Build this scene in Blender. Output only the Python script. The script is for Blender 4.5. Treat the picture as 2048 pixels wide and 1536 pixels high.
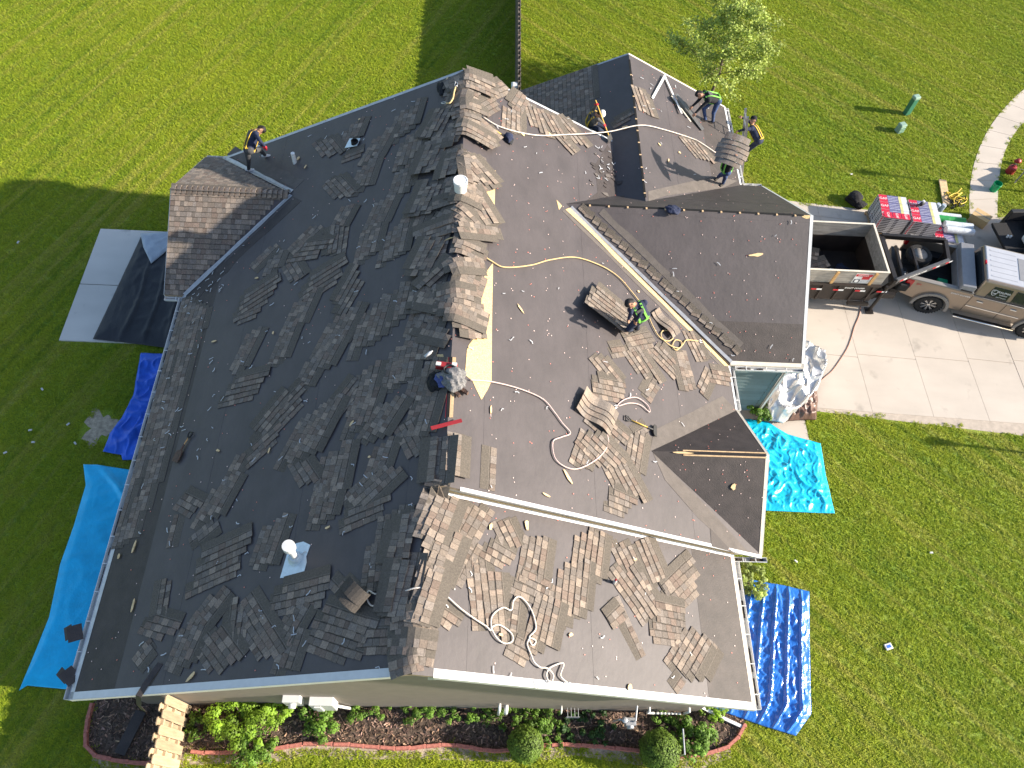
import bpy, bmesh, math, random
import numpy as np
from mathutils import Vector, Matrix
random.seed(11)
rnd = random.Random(5)
SC = bpy.context.scene
COL = SC.collection
for o in list(bpy.data.objects):
    bpy.data.objects.remove(o)

# ------------------------------------------------------------------ camera
FPX = 1509.1853
CAM = np.array([0.8407, -2.232, 19.802])
PITCH, YAW, ROLL = 0.5385, -0.0996, 0.1221


def cam_axes():
    f = np.array([0, math.sin(PITCH), -math.cos(PITCH)])
    u = np.array([0, math.cos(PITCH), math.sin(PITCH)])
    r = np.array([1., 0, 0])
    c, s = math.cos(YAW), math.sin(YAW)
    m = np.array([[c, -s, 0], [s, c, 0], [0, 0, 1]])
    f, u, r = m @ f, m @ u, m @ r
    c, s = math.cos(ROLL), math.sin(ROLL)
    return c * r + s * u, -s * r + c * u, f


RX, UX, FX = cam_axes()
cd = bpy.data.cameras.new('camera')
cam = bpy.data.objects.new('camera', cd)
COL.objects.link(cam)
mw = Matrix.Identity(4)
for i in range(3):
    mw[i][0], mw[i][1], mw[i][2], mw[i][3] = RX[i], UX[i], -FX[i], CAM[i]
cam.matrix_world = mw
cd.sensor_width = 36
cd.lens = FPX * 36 / 2048
cd.clip_end = 600
SC.camera = cam

# ------------------------------------------------------------------ sky, sun, exposure
SUN_EL = math.radians(23)
SX, SY = 1.0, -0.10                       # horizontal direction towards the sun
w = bpy.data.worlds.new('World')
SC.world = w
w.use_nodes = True
nt = w.node_tree
bg = nt.nodes['Background']
sky = nt.nodes.new('ShaderNodeTexSky')
sky.sky_type = 'NISHITA'
sky.sun_disc = False
sky.sun_elevation = SUN_EL
sky.sun_rotation = math.atan2(SX, SY)
sky.air_density = 1.0
sky.dust_density = 1.0
nt.links.new(sky.outputs[0], bg.inputs[0])
bg.inputs[1].default_value = 0.106
sl = bpy.data.lights.new('sun', 'SUN')
sl.energy = 4.8
sl.angle = math.radians(0.7)
sl.color = (1.0, 0.90, 0.77)
so = bpy.data.objects.new('sun', sl)
COL.objects.link(so)
hn = math.hypot(SX, SY)
sd = Vector((SX / hn * math.cos(SUN_EL), SY / hn * math.cos(SUN_EL), math.sin(SUN_EL)))
so.rotation_euler = sd.to_track_quat('Z', 'Y').to_euler()
so.location = (30, -3, 25)
vs = SC.view_settings
vs.view_transform = 'Standard'
vs.look = 'None'
vs.gamma = 1
vs.use_curve_mapping = False
vs.exposure = 1.24
SC.render.engine = 'CYCLES'

# ------------------------------------------------------------------ roof planes (measured from the photograph)
W, P, HE, D, YS, YB = 7.0, .4914, 3.0841, .3676, 3.3013, 15.3019
ZR = HE + P * W
ZB = ZR + P * D
PR = .5033
WR = W + 2 * D - .0484
ZE = ZB - PR * (WR - D)
WP, LP, YP, PP = 2.6004, .5095, 12.6926, .5088
ZP = HE + PP * WP
XPV = -W + (ZP - HE) / P
WG, XG, YG, PG = 3.3551, 9.697, 11.9204, .67
ZG = HE + PG * WG
XGV = D + (ZB - ZG) / PR
X2, Y2B, W2, P2 = 5.3519, 18.9259, 3.6559, .4932
Z2 = HE + P2 * W2
Y2V = YG + (ZG - Z2) / PG
WE, XE, YE, PE = 1.9307, 7.70, 5.2774, .7118
ZEN = ZE + PE * WE
XEV = D + (ZB - ZEN) / PR
XV2 = (ZB + PR * D - Z2 + P2 * X2) / (P2 + PR)
ZV2 = ZB - PR * (XV2 - D)
YV2 = YG + (ZG - ZV2) / PG
YGN, YGF = YG - WG, YG + WG
# name: (z = a + b*x + c*y), footprint polygon
ROOF = {
    'L': ((HE + P * W, P, 0), [(-W, 0), (0, 0), (0, YS), (D, YS), (D, YB), (-W, YB)]),
    'RN': ((ZR, -P, 0), [(0, 0), (W, 0), (W, YS + .06), (0, YS + .06)]),
    'RB': ((ZB + PR * D, -PR, 0), [(D, YS), (WR, YS), (WR, YB - .003), (D, YB)]),
    'PN': ((ZP - PP * YP, 0, PP), [(-W - LP, YP - WP), (-W, YP - WP), (XPV, YP), (-W - LP, YP)]),
    'PF': ((ZP + PP * YP, 0, -PP), [(-W - LP, YP), (XPV, YP), (-W, YP + WP), (-W - LP, YP + WP)]),
    'GN': ((ZG - PG * YG, 0, PG), [(WR - .02, YGN), (XG, YGN), (XG, YG), (XGV, YG)]),
    'GF': ((ZG + PG * YG, 0, -PG), [(XGV, YG), (XG, YG), (XG, YGF), (X2 + W2, YGF), (X2, Y2V), (XV2, YV2)]),
    'SR': ((Z2 + P2 * X2, -P2, 0), [(X2, Y2V), (X2 + W2, YGF), (X2 + W2, Y2B), (X2, Y2B)]),
    'SL': ((Z2 - P2 * X2, P2, 0), [(X2, Y2V), (X2, Y2B), (X2 - W2, Y2B), (X2 - W2, YB + .02), (XV2, YB + .02), (XV2, YV2)]),
    'EN': ((ZEN - PE * YE, 0, PE), [(XE, YE - WE), (XE, YE), (XEV, YE)]),
    'EF': ((ZEN + PE * YE, 0, -PE), [(XE, YE), (XE, YE + WE), (XEV, YE)]),
}


def inpoly(x, y, poly):
    r = False
    j = len(poly) - 1
    for i in range(len(poly)):
        xi, yi = poly[i]
        xj, yj = poly[j]
        if (yi > y) != (yj > y) and x < (xj - xi) * (y - yi) / (yj - yi) + xi:
            r = not r
        j = i
    return r


def pz(n, x, y):
    a, b, c = ROOF[n][0]
    return a + b * x + c * y


def pn(n):
    a, b, c = ROOF[n][0]
    return Vector((-b, -c, 1)).normalized()


def zroof(x, y):
    z = None
    for n, (k, poly) in ROOF.items():
        if inpoly(x, y, poly):
            q = k[0] + k[1] * x + k[2] * y
            if z is None or q > z:
                z = q
    return z


def ray(px, py):
    return (px - 1024) / FPX * RX - (py - 768) / FPX * UX + FX


def G(px, py, z=0.0):
    """point at height z seen at a photo pixel (2048 wide)"""
    v = ray(px, py)
    t = (z - CAM[2]) / v[2]
    return Vector(CAM + t * v)


def onplane(n, px, py, h=0.0):
    a, b, c = ROOF[n][0]
    v = ray(px, py)
    # z = a + b x + c y + h
    t = (a + h + b * CAM[0] + c * CAM[1] - CAM[2]) / (v[2] - b * v[0] - c * v[1])
    return Vector(CAM + t * v)


def hit(px, py, h=0.0):
    """first roof plane (or the ground) seen at a photo pixel"""
    best, bn, bt = None, None, 1e9
    v = ray(px, py)
    for n, ((a, b, c), poly) in ROOF.items():
        t = (a + h + b * CAM[0] + c * CAM[1] - CAM[2]) / (v[2] - b * v[0] - c * v[1])
        q = CAM + t * v
        if t < bt and inpoly(q[0], q[1], poly):
            best, bn, bt = q, n, t
    if best is None:
        return G(px, py, h), None
    return Vector(best), bn


def vertical_to(base, px, py):
    """height above base of the vertical line's point nearest to the pixel's ray"""
    v = Vector(ray(px, py)).normalized()
    w0 = Vector(CAM) - base
    b_ = v.dot(Vector((0, 0, 1)))
    d_, e_ = v.dot(w0), w0.z
    den = 1 - b_ * b_
    return (e_ - b_ * d_) / den


# ------------------------------------------------------------------ materials
MATS = {}


def mat(name, col, rough=.8, var=.15, scale=6., bump=0., bscale=40., metal=0., tone=False, col2=None,
        stretch=None, spec=.4, detail=6, sheen=0, fine=0., trans=0.):
    if name in MATS:
        return MATS[name]
    m = bpy.data.materials.new(name)
    m.use_nodes = True
    t = m.node_tree
    N = t.nodes
    b = N['Principled BSDF']
    b.inputs['Roughness'].default_value = rough
    b.inputs['Metallic'].default_value = metal
    b.inputs['Specular IOR Level'].default_value = spec
    tc = N.new('ShaderNodeTexCoord')
    mp = N.new('ShaderNodeMapping')
    t.links.new(tc.outputs['Object'], mp.inputs[0])
    if stretch:
        mp.inputs['Scale'].default_value = stretch
    nz = N.new('ShaderNodeTexNoise')
    nz.inputs['Scale'].default_value = scale
    nz.inputs['Detail'].default_value = detail
    nz.inputs['Roughness'].default_value = .65
    t.links.new(mp.outputs[0], nz.inputs['Vector'])
    mix = N.new('ShaderNodeMix')
    mix.data_type = 'RGBA'
    c = Vector(col)
    lo = c * (1 - var)
    hi = Vector(col2) if col2 else c * (1 + var)
    mix.inputs[6].default_value = (*lo, 1)
    mix.inputs[7].default_value = (*hi, 1)
    rmp = N.new('ShaderNodeMapRange')
    rmp.inputs[1].default_value = .32
    rmp.inputs[2].default_value = .68
    t.links.new(nz.outputs[0], rmp.inputs[0])
    t.links.new(rmp.outputs[0], mix.inputs[0])
    out = mix.outputs[2]
    if fine:
        n2 = N.new('ShaderNodeTexNoise')
        n2.inputs['Scale'].default_value = 140
        n2.inputs['Detail'].default_value = 2
        t.links.new(tc.outputs['Object'], n2.inputs['Vector'])
        r2 = N.new('ShaderNodeMapRange')
        r2.inputs[1].default_value, r2.inputs[2].default_value = .3, .7
        r2.inputs[3].default_value, r2.inputs[4].default_value = 1 - fine, 1 + fine
        t.links.new(n2.outputs[0], r2.inputs[0])
        mm = N.new('ShaderNodeVectorMath')
        mm.operation = 'SCALE'
        t.links.new(out, mm.inputs[0])
        t.links.new(r2.outputs[0], mm.inputs['Scale'])
        out = mm.outputs[0]
    if tone:
        at = N.new('ShaderNodeAttribute')
        at.attribute_name = 'tone'
        mu = N.new('ShaderNodeMix')
        mu.data_type = 'RGBA'
        mu.blend_type = 'MULTIPLY'
        mu.inputs[0].default_value = 1
        t.links.new(out, mu.inputs[6])
        t.links.new(at.outputs['Color'], mu.inputs[7])
        out = mu.outputs[2]
    t.links.new(out, b.inputs['Base Color'])
    if bump:
        bn = N.new('ShaderNodeTexNoise')
        bn.inputs['Scale'].default_value = bscale
        bn.inputs['Detail'].default_value = 4
        t.links.new(mp.outputs[0], bn.inputs['Vector'])
        bp = N.new('ShaderNodeBump')
        bp.inputs['Strength'].default_value = bump
        bp.inputs['Distance'].default_value = .02
        t.links.new(bn.outputs[0], bp.inputs['Height'])
        t.links.new(bp.outputs[0], b.inputs['Normal'])
    if trans:
        tr = N.new('ShaderNodeBsdfTranslucent')
        t.links.new(out, tr.inputs[0])
        ms = N.new('ShaderNodeMixShader')
        ms.inputs[0].default_value = trans
        t.links.new(b.outputs[0], ms.inputs[1])
        t.links.new(tr.outputs[0], ms.inputs[2])
        t.links.new(ms.outputs[0], N['Material Output'].inputs['Surface'])
    MATS[name] = m
    return m


def glass_mat(name, col, rough=.05):
    if name in MATS:
        return MATS[name]
    m = mat(name, col, rough, .1, 3, spec=.6)
    return m


# ------------------------------------------------------------------ mesh builder
class MB:
    def __init__(s):
        s.v, s.f, s.m, s.t = [], [], [], []

    def add(s, vs_, fs, mi=0, tone=(1, 1, 1)):
        k = len(s.v)
        s.v += [tuple(q) for q in vs_]
        for f in fs:
            s.f.append([i + k for i in f])
            s.m.append(mi)
            s.t.append(tone)
        return s

    def hexa(s, b, t, mi=0, tone=(1, 1, 1), skip=()):
        n = len(b)
        fs = [list(range(n))[::-1], list(range(n, 2 * n))]
        fs += [[i, (i + 1) % n, n + (i + 1) % n, n + i] for i in range(n)]
        return s.add(list(b) + list(t), fs, mi, tone)

    def box(s, c, size, R=None, mi=0, tone=(1, 1, 1), taper=1.):
        c = Vector(c)
        x, y, z = [q / 2 for q in size]
        b = [(-x, -y, -z), (x, -y, -z), (x, y, -z), (-x, y, -z)]
        t = [(q[0] * taper, q[1] * taper, z) for q in b]
        pts = [Vector(q) for q in b + t]
        if R is not None:
            pts = [R @ q for q in pts]
        pts = [c + q for q in pts]
        return s.hexa(pts[:4], pts[4:], mi, tone)

    def bbox(s, x0, x1, y0, y1, z0, z1, mi=0, tone=(1, 1, 1)):
        return s.box(((x0 + x1) / 2, (y0 + y1) / 2, (z0 + z1) / 2), (abs(x1 - x0), abs(y1 - y0), abs(z1 - z0)), None, mi, tone)

    def bar(s, a, b, w_, h_, up=(0, 0, 1), mi=0, tone=(1, 1, 1)):
        a, b = Vector(a), Vector(b)
        d = (b - a)
        L = d.length
        d.normalize()
        u = Vector(up)
        sde = d.cross(u)
        if sde.length < 1e-4:
            sde = d.cross(Vector((1, 0, 0)))
        sde.normalize()
        u = sde.cross(d)
        R = Matrix((d, -sde, u)).transposed()
        return s.box((a + b) / 2, (L, w_, h_), R, mi, tone)

    def prism(s, poly, off, mi=0, tone=(1, 1, 1)):
        off = Vector(off)
        b = [Vector(q) for q in poly]
        t = [q + off for q in b]
        return s.hexa(b, t, mi, tone)

    def tube(s, pts, r, seg=8, mi=0, tone=(1, 1, 1), cap=True):
        pts = [Vector(q) for q in pts]
        n = len(pts)
        rr = r if isinstance(r, (list, tuple)) else [r] * n
        vs_, fs = [], []
        last = None
        for i, p in enumerate(pts):
            d = (pts[min(i + 1, n - 1)] - pts[max(i - 1, 0)])
            if d.length < 1e-6:
                d = Vector((0, 0, 1))
            d.normalize()
            if last is None:
                a = d.orthogonal().normalized()
            else:
                a = (last - d * last.dot(d))
                a = a.normalized() if a.length > 1e-5 else d.orthogonal().normalized()
            last = a
            b = d.cross(a)
            for k in range(seg):
                an = 2 * math.pi * k / seg
                vs_.append(p + (a * math.cos(an) + b * math.sin(an)) * rr[i])
        for i in range(n - 1):
            for k in range(seg):
                k2 = (k + 1) % seg
                fs.append([i * seg + k, i * seg + k2, (i + 1) * seg + k2, (i + 1) * seg + k])
        if cap:
            fs.append(list(range(seg))[::-1])
            fs.append([(n - 1) * seg + k for k in range(seg)])
        return s.add(vs_, fs, mi, tone)

    def lathe(s, c, prof, seg=24, R=None, mi=0, tone=(1, 1, 1), cap=True):
        """prof: list of (radius, z)"""
        c = Vector(c)
        vs_, fs = [], []
        for r, z in prof:
            for k in range(seg):
                an = 2 * math.pi * k / seg
                q = Vector((r * math.cos(an), r * math.sin(an), z))
                if R is not None:
                    q = R @ q
                vs_.append(c + q)
        for i in range(len(prof) - 1):
            for k in range(seg):
                k2 = (k + 1) % seg
                fs.append([i * seg + k, i * seg + k2, (i + 1) * seg + k2, (i + 1) * seg + k])
        if cap and prof[0][0] > 1e-4:
            fs.append(list(range(seg))[::-1])
        if cap and prof[-1][0] > 1e-4:
            fs.append([(len(prof) - 1) * seg + k for k in range(seg)])
        return s.add(vs_, fs, mi, tone)

    def blob(s, c, r, sub=2, mi=0, tone=(1, 1, 1), noise=.15, seed=0, sc=(1, 1, 1)):
        bm = bmesh.new()
        bmesh.ops.create_icosphere(bm, subdivisions=sub, radius=1)
        q = random.Random(seed)
        ph = [q.uniform(0, 9) for _ in range(6)]
        vs_ = []
        for v in bm.verts:
            k = 1 + noise * (math.sin(3 * v.co.x + ph[0]) + math.sin(4 * v.co.y + ph[1]) + math.sin(5 * v.co.z + ph[2]) + math.sin(9 * v.co.x + 7 * v.co.y + ph[3])) / 2
            vs_.append(Vector(c) + Vector((v.co.x * sc[0], v.co.y * sc[1], v.co.z * sc[2])) * r * k)
        fs = [[v.index for v in f.verts] for f in bm.faces]
        bm.free()
        return s.add(vs_, fs, mi, tone)

    def mesh(s, name, mats, smooth=False):
        me = bpy.data.meshes.new(name)
        me.from_pydata(s.v, [], s.f)
        for m_ in (mats if isinstance(mats, (list, tuple)) else [mats]):
            me.materials.append(MATS[m_] if isinstance(m_, str) else m_)
        me.polygons.foreach_set('material_index', s.m)
        if any(t != (1, 1, 1) for t in s.t):
            at = me.attributes.new('tone', 'FLOAT_COLOR', 'FACE')
            at.data.foreach_set('color', [c for t in s.t for c in (*t, 1)])
        else:
            at = me.attributes.new('tone', 'FLOAT_COLOR', 'FACE')
            at.data.foreach_set('color', [1.0] * (4 * len(s.f)))
        if smooth:
            me.polygons.foreach_set('use_smooth', [True] * len(me.polygons))
        me.update()
        return me

    def build(s, name, mats, parent=None, smooth=False, bevel=0):
        o = bpy.data.objects.new(name, s.mesh(name, mats, smooth))
        COL.objects.link(o)
        if parent is not None:
            setpar(o, parent)
        if bevel:
            b = o.modifiers.new('bevel', 'BEVEL')
            b.width = bevel
            b.segments = 2
            b.limit_method = 'ANGLE'
        return o


def wloc(o):
    return o.location + (wloc(o.parent) + o.matrix_parent_inverse.translation if o.parent else Vector())


def setpar(o, parent):
    """parent o (built in world coordinates) under a thing whose root may stand anywhere"""
    o.parent = parent
    M = Matrix.Identity(4)
    p = parent
    while p is not None:
        loc = Matrix.LocRotScale(p.location, p.rotation_euler, p.scale)
        M = (p.matrix_parent_inverse @ loc if p.parent else loc) @ M
        p = p.parent
    o.matrix_parent_inverse = M.inverted()


def tag(o, label=None, cat=None, group=None, kind=None):
    if label:
        o['label'] = label
    if cat:
        o['category'] = cat
    if group:
        o['group'] = group
    if kind:
        o['kind'] = kind
    return o


def thing(name, loc, label, cat, group=None):
    o = bpy.data.objects.new(name, None)
    COL.objects.link(o)
    o.location = loc
    o.empty_display_size = .2
    return tag(o, label, cat, group)


def inst(name, me, M, parent):
    """a part sharing mesh data, standing at world matrix M"""
    o = bpy.data.objects.new(name, me)
    COL.objects.link(o)
    setpar(o, parent)
    o.matrix_basis = M
    return o


def spline(pts, n=8):
    """Catmull-Rom through points"""
    pts = [Vector(p) for p in pts]
    out = []
    for i in range(len(pts) - 1):
        p0, p1, p2, p3 = pts[max(i - 1, 0)], pts[i], pts[i + 1], pts[min(i + 2, len(pts) - 1)]
        for k in range(n):
            t = k / n
            out.append(.5 * ((2 * p1) + (-p0 + p2) * t + (2 * p0 - 5 * p1 + 4 * p2 - p3) * t * t + (-p0 + 3 * p1 - 3 * p2 + p3) * t ** 3))
    out.append(pts[-1])
    return out
# ------------------------------------------------------------------ ground materials
def lawn_mat(name, tuft=False):
    m = bpy.data.materials.new(name)
    m.use_nodes = True
    t = m.node_tree
    N = t.nodes
    L = t.links
    b = N['Principled BSDF']
    b.inputs['Roughness'].default_value = .75
    b.inputs['Specular IOR Level'].default_value = .25
    geo = N.new('ShaderNodeNewGeometry')

    def noise(scale, rot=0., sx=1., sy=1., det=4):
        m0 = N.new('ShaderNodeMapping')
        m0.inputs['Rotation'].default_value = (0, 0, -rot)
        L.new(geo.outputs['Position'], m0.inputs[0])
        mp = N.new('ShaderNodeMapping')
        mp.inputs['Scale'].default_value = (sx, sy, .02)
        L.new(m0.outputs[0], mp.inputs[0])
        n = N.new('ShaderNodeTexNoise')
        n.inputs['Scale'].default_value = scale
        n.inputs['Detail'].default_value = det
        n.inputs['Roughness'].default_value = .6
        L.new(mp.outputs[0], n.inputs['Vector'])
        return n.outputs[0]

    def rng(s, a, b_, c=0., d=1.):
        r = N.new('ShaderNodeMapRange')
        r.inputs[1].default_value, r.inputs[2].default_value = a, b_
        r.inputs[3].default_value, r.inputs[4].default_value = c, d
        L.new(s, r.inputs[0])
        return r.outputs[0]

    def mix(f, a, b_):
        q = N.new('ShaderNodeMix')
        q.data_type = 'RGBA'
        if isinstance(f, (int, float)):
            q.inputs[0].default_value = f
        else:
            L.new(f, q.inputs[0])
        for i, s in ((6, a), (7, b_)):
            if isinstance(s, tuple):
                q.inputs[i].default_value = (*s, 1)
            else:
                L.new(s, q.inputs[i])
        return q.outputs[2]
    big = noise(.16, det=5)
    base = mix(rng(big, .35, .65), (.205, .305, .018), (.30, .365, .022))
    # mower lines: long thin streaks of paler, drier grass
    sep = N.new('ShaderNodeSeparateXYZ')
    L.new(geo.outputs['Position'], sep.inputs[0])
    lft = rng(sep.outputs[0], 2.3, 1.9)          # the fence divides two differently mown lawns

    def mul(a, b_):
        q = N.new('ShaderNodeMath')
        q.operation = 'MULTIPLY'
        for i, s in ((0, a), (1, b_)):
            if isinstance(s, (int, float)):
                q.inputs[i].default_value = s
            else:
                L.new(s, q.inputs[i])
        return q.outputs[0]

    def inv(a):
        return rng(a, 0, 1, 1, 0)
    for mask, ang in ((lft, 65), (inv(lft), -44)):
        st = noise(1.0, math.radians(ang), .07, 2.6, 4)
        base = mix(mul(rng(st, .50, .66, 0, .8), mask), base, (.41, .39, .085))
        st = noise(1.3, math.radians(ang + 2), .09, 2.2, 4)
        base = mix(mul(rng(st, .54, .68, 0, .7), mask), base, (.105, .20, .014))
    mid = noise(1.7, det=5)
    base = mix(rng(mid, .5, .74, 0, .55), base, (.34, .32, .06))
    base = mix(rng(mid, .42, .28, 0, .6), base, (.12, .225, .014))
    if tuft:
        oi = N.new('ShaderNodeObjectInfo')
        base = mix(rng(oi.outputs['Random'], 0, 1, 0, .40), base, (.52, .56, .04))
        tr = N.new('ShaderNodeBsdfTranslucent')
        L.new(base, tr.inputs[0])
        ms = N.new('ShaderNodeMixShader')
        ms.inputs[0].default_value = .35
        L.new(b.outputs[0], ms.inputs[1])
        L.new(tr.outputs[0], ms.inputs[2])
        L.new(ms.outputs[0], N['Material Output'].inputs['Surface'])
    else:
        fine = noise(26., det=6)
        base = mix(rng(fine, .38, .62, .6, 0), base, (.07, .11, .012))
        bp = N.new('ShaderNodeBump')
        bp.inputs['Strength'].default_value = .8
        bp.inputs['Distance'].default_value = .04
        L.new(fine, bp.inputs['Height'])
        L.new(bp.outputs[0], b.inputs['Normal'])
    L.new(base, b.inputs['Base Color'])
    MATS[name] = m
    return m


def concrete_mat(name, col, stain=(.2, .19, .17)):
    m = bpy.data.materials.new(name)
    m.use_nodes = True
    t = m.node_tree
    N = t.nodes
    L = t.links
    b = N['Principled BSDF']
    b.inputs['Roughness'].default_value = .85
    b.inputs['Specular IOR Level'].default_value = .3
    geo = N.new('ShaderNodeNewGeometry')
    last = None
    for sc, st, a, b_, dark, amt in ((.5, (1, 1, 1), .35, .7, .86, 1), (2.0, (.5, 1.4, 1), .4, .75, .94, 1), (60, (1, 1, 1), .3, .7, .93, 1), (1.6, (1, 1, 1), .62, .75, .72, .6)):
        mp = N.new('ShaderNodeMapping')
        mp.inputs['Scale'].default_value = st
        L.new(geo.outputs['Position'], mp.inputs[0])
        n = N.new('ShaderNodeTexNoise')
        n.inputs['Scale'].default_value = sc
        n.inputs['Detail'].default_value = 7
        L.new(mp.outputs[0], n.inputs['Vector'])
        r = N.new('ShaderNodeMapRange')
        r.inputs[1].default_value, r.inputs[2].default_value = a, b_
        r.inputs[3].default_value, r.inputs[4].default_value = 1, dark
        L.new(n.outputs[0], r.inputs[0])
        if last is None:
            last = r.outputs[0]
        else:
            q = N.new('ShaderNodeMath')
            q.operation = 'MULTIPLY'
            L.new(last, q.inputs[0])
            L.new(r.outputs[0], q.inputs[1])
            last = q.outputs[0]
    sc_ = N.new('ShaderNodeVectorMath')
    sc_.operation = 'SCALE'
    sc_.inputs[0].default_value = col
    L.new(last, sc_.inputs['Scale'])
    L.new(sc_.outputs[0], b.inputs['Base Color'])
    MATS[name] = m
    return m


lawn_mat('lawn')
lawn_mat('grass_blades', True)
concrete_mat('driveway_concrete', (.56, .495, .425))
concrete_mat('slab_concrete', (.66, .63, .58))
mat('joint', (.44, .375, .31), .95)
mat('mulch', (.11, .078, .058), .95, .6, 22, 1.0, 30, detail=8)
mat('mulch_chip', (.16, .105, .075), .9, .5, 3, tone=True)
mat('soil', (.40, .33, .24), .95, .35, 9, .6, 40)
mat('brick_red', (.46, .17, .13), .85, .3, 14, .5, 60)
mat('fence_wood', (.40, .305, .20), .8, .25, 3, .3, 30, stretch=(6, 6, .6), tone=True)
mat('fence_dark', (.14, .12, .10), .9, .3, 4, .3, 30, tone=True)
mat('white_plastic', (.60, .60, .58), .45, .05, 4)


def structure(name, mb, m, **k):
    return tag(mb.build(name, m, **k), kind='structure')


# ground sheet that reaches far beyond the frame
g = MB()
g.add([(-150, -60, 0), (160, -60, 0), (160, 260, 0), (-150, 260, 0)], [[0, 1, 2, 3]])
structure('ground', g, 'lawn')

# driveway of cast panels with open joints, each panel a part
DRN = lambda x: 9.09 - .047 * (x - 11.24)
DRF = lambda x: 17.77 - .09 * (x - 12.61)
drv = MB()
drv.add([(9.0, DRN(9.0), .004), (40, DRN(40) - 1.5, .004), (40, 19.5, .004), (21.2, 17.68, .004), (20.0, 17.5, .004), (18.9, 17.22, .004), (9.0, DRF(9.0), .004)], [[0, 1, 2, 3, 4, 5, 6]])
driveway = structure('driveway', drv, 'joint')
XJ = [9.05, 11.3, 13.2, 15.13, 16.9, 18.45, 20.4, 23.5, 27, 31]
for i in range(len(XJ) - 1):
    xa, xb = XJ[i] + .005, XJ[i + 1] - .005
    if i == 4:
        xb -= .012
    for (ya0, ya1, yb0, yb1) in ((DRN(xa), DRN(xb), 11.12, 11.0), (11.14, 11.02, DRF(xa) - .62, DRF(xb) - .62), (DRF(xa) - .60, DRF(xb) - .60, DRF(xa), DRF(xb))):
        if xa > 18 and yb0 > 11.2:
            if ya0 > 12:
                continue
            yb0, yb1 = 17.25 + max(0, xa - 18.9) * .2, 17.25 + max(0, xb - 18.9) * .2
        q = MB()
        b_ = [(xa, ya0, .004), (xb, ya1, .004), (xb, yb1, .004), (xa, yb0, .004)]
        q.hexa(b_, [(x, y, .016) for x, y, z in b_])
        q.build('concrete_panel', 'driveway_concrete', driveway)
# sidewalk panels
WL = [(18.9, 17.23), (19.41, 18.86), (20.16, 20.53), (21.23, 22.26), (22.48, 23.78), (23.9, 25.15), (26.2, 26.9)]
WRt = [(20.05, 17.52), (20.36, 18.41), (21.01, 20.04), (21.81, 21.49), (22.99, 22.9), (24.7, 24.2), (27, 25.6)]
def resample_(pts, n):
    c = spline(pts, 12)
    d = [0]
    for a, b in zip(c[:-1], c[1:]):
        d.append(d[-1] + (b - a).length)
    out = []
    for k in range(n):
        t = d[-1] * k / (n - 1)
        i = max(0, min(len(d) - 2, sum(1 for q in d if q <= t) - 1))
        out.append(c[i].lerp(c[i + 1], (t - d[i]) / max(d[i + 1] - d[i], 1e-6)))
    return out


WL = [(p.x, p.y) for p in resample_([(x, y, 0) for x, y in WL], 40)]
WRt = [(p.x, p.y) for p in resample_([(x, y, 0) for x, y in WRt], 40)]
sw = MB()
n_ = len(WL)
sw.add([(x, y, .003) for x, y in WL] + [(x, y, .003) for x, y in WRt], [[i, n_ + i, n_ + i + 1, i + 1] for i in range(n_ - 1)])
walk = structure('sidewalk', sw, 'joint')
A = resample_([(x, y, 0) for x, y in WL], 12)
B = resample_([(x, y, 0) for x, y in WRt], 12)
for i in range(len(A) - 1):
    d1 = (A[i + 1] - A[i]).normalized() * .009
    d2 = (B[i + 1] - B[i]).normalized() * .009
    la = [Vector((*WL[k], 0)) for k in range(40) if i / 11 < k / 39 < (i + 1) / 11]
    lb = [Vector((*WRt[k], 0)) for k in range(40) if i / 11 < k / 39 < (i + 1) / 11]
    q = [A[i] + d1, B[i] + d2] + lb + [B[i + 1] - d2, A[i + 1] - d1] + la[::-1]
    m_ = MB().hexa([(p.x, p.y, .003) for p in q], [(p.x, p.y, .016) for p in q])
    m_.build('concrete_panel', 'driveway_concrete', walk)
# front walk beside the garage
fw = MB()
fw.bbox(8.3, 10.98, 6.5, 9.02, 0, .014)
structure('front_walk', fw, 'driveway_concrete')
# patio slab in two panels
ps = MB()
ps.bbox(-11.68, -6.4, 10.5, 14.9, .0, .006)
pslab = structure('patio', ps, 'joint')
for y0, y1 in ((10.47, 12.60), (12.63, 14.93)):
    MB().bbox(-11.71, -6.5, y0, y1, .001, .05).build('concrete_panel', 'slab_concrete', pslab)
# bare patch of soil by the blue tarp
bp_ = MB()
pts = []
for k in range(26):
    a = k / 26 * 2 * math.pi
    r = .5 + .16 * math.sin(3 * a + 1) + .1 * math.sin(7 * a) + .06 * math.sin(13 * a)
    pts.append((-9.75 + r * math.cos(a) * .85, 7.62 + r * math.sin(a), .006))
bp_.add(pts, [list(range(26))])
structure('bare_soil', bp_, 'soil')

# planting bed along the near wall
BED = [(-7.83, .75), (-7.86, .35), (-7.86, -.03), (-7.78, -.46), (-7.55, -.76), (-6.35, -.93), (-5.45, -.69), (-4.82, -.70), (-3.52, -.60), (-2.68, -.48), (-1.75, -.5), (-.57, -.56), (.6, -.47), (1.67, -.59), (2.74, -.47), (3.58, -.44), (4.9, -.53), (5.98, -.65), (6.59, -.62), (7.36, -.4), (7.77, .05), (7.9, .5)]
bed = MB()
bed.add([(x, y, .02) for x, y in BED] + [(7.9, 1.2, .02), (-7.83, 1.2, .02)], [list(range(len(BED) + 2))])
structure('planting_bed', bed, 'mulch')
strip = MB()          # worn soil on the lawn side of the edging
EO = [(x, y - .13) for x, y in BED[4:20]]
EI = [(x, y + .02) for x, y in BED[4:20]]
strip.add([(x, y - .14 - .05 * math.sin(3 * x), .006) for x, y in EO] + [(x, y, .006) for x, y in EI], [[i, i + 1, len(EO) + i + 1, len(EO) + i] for i in range(len(EO) - 1)])
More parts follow.
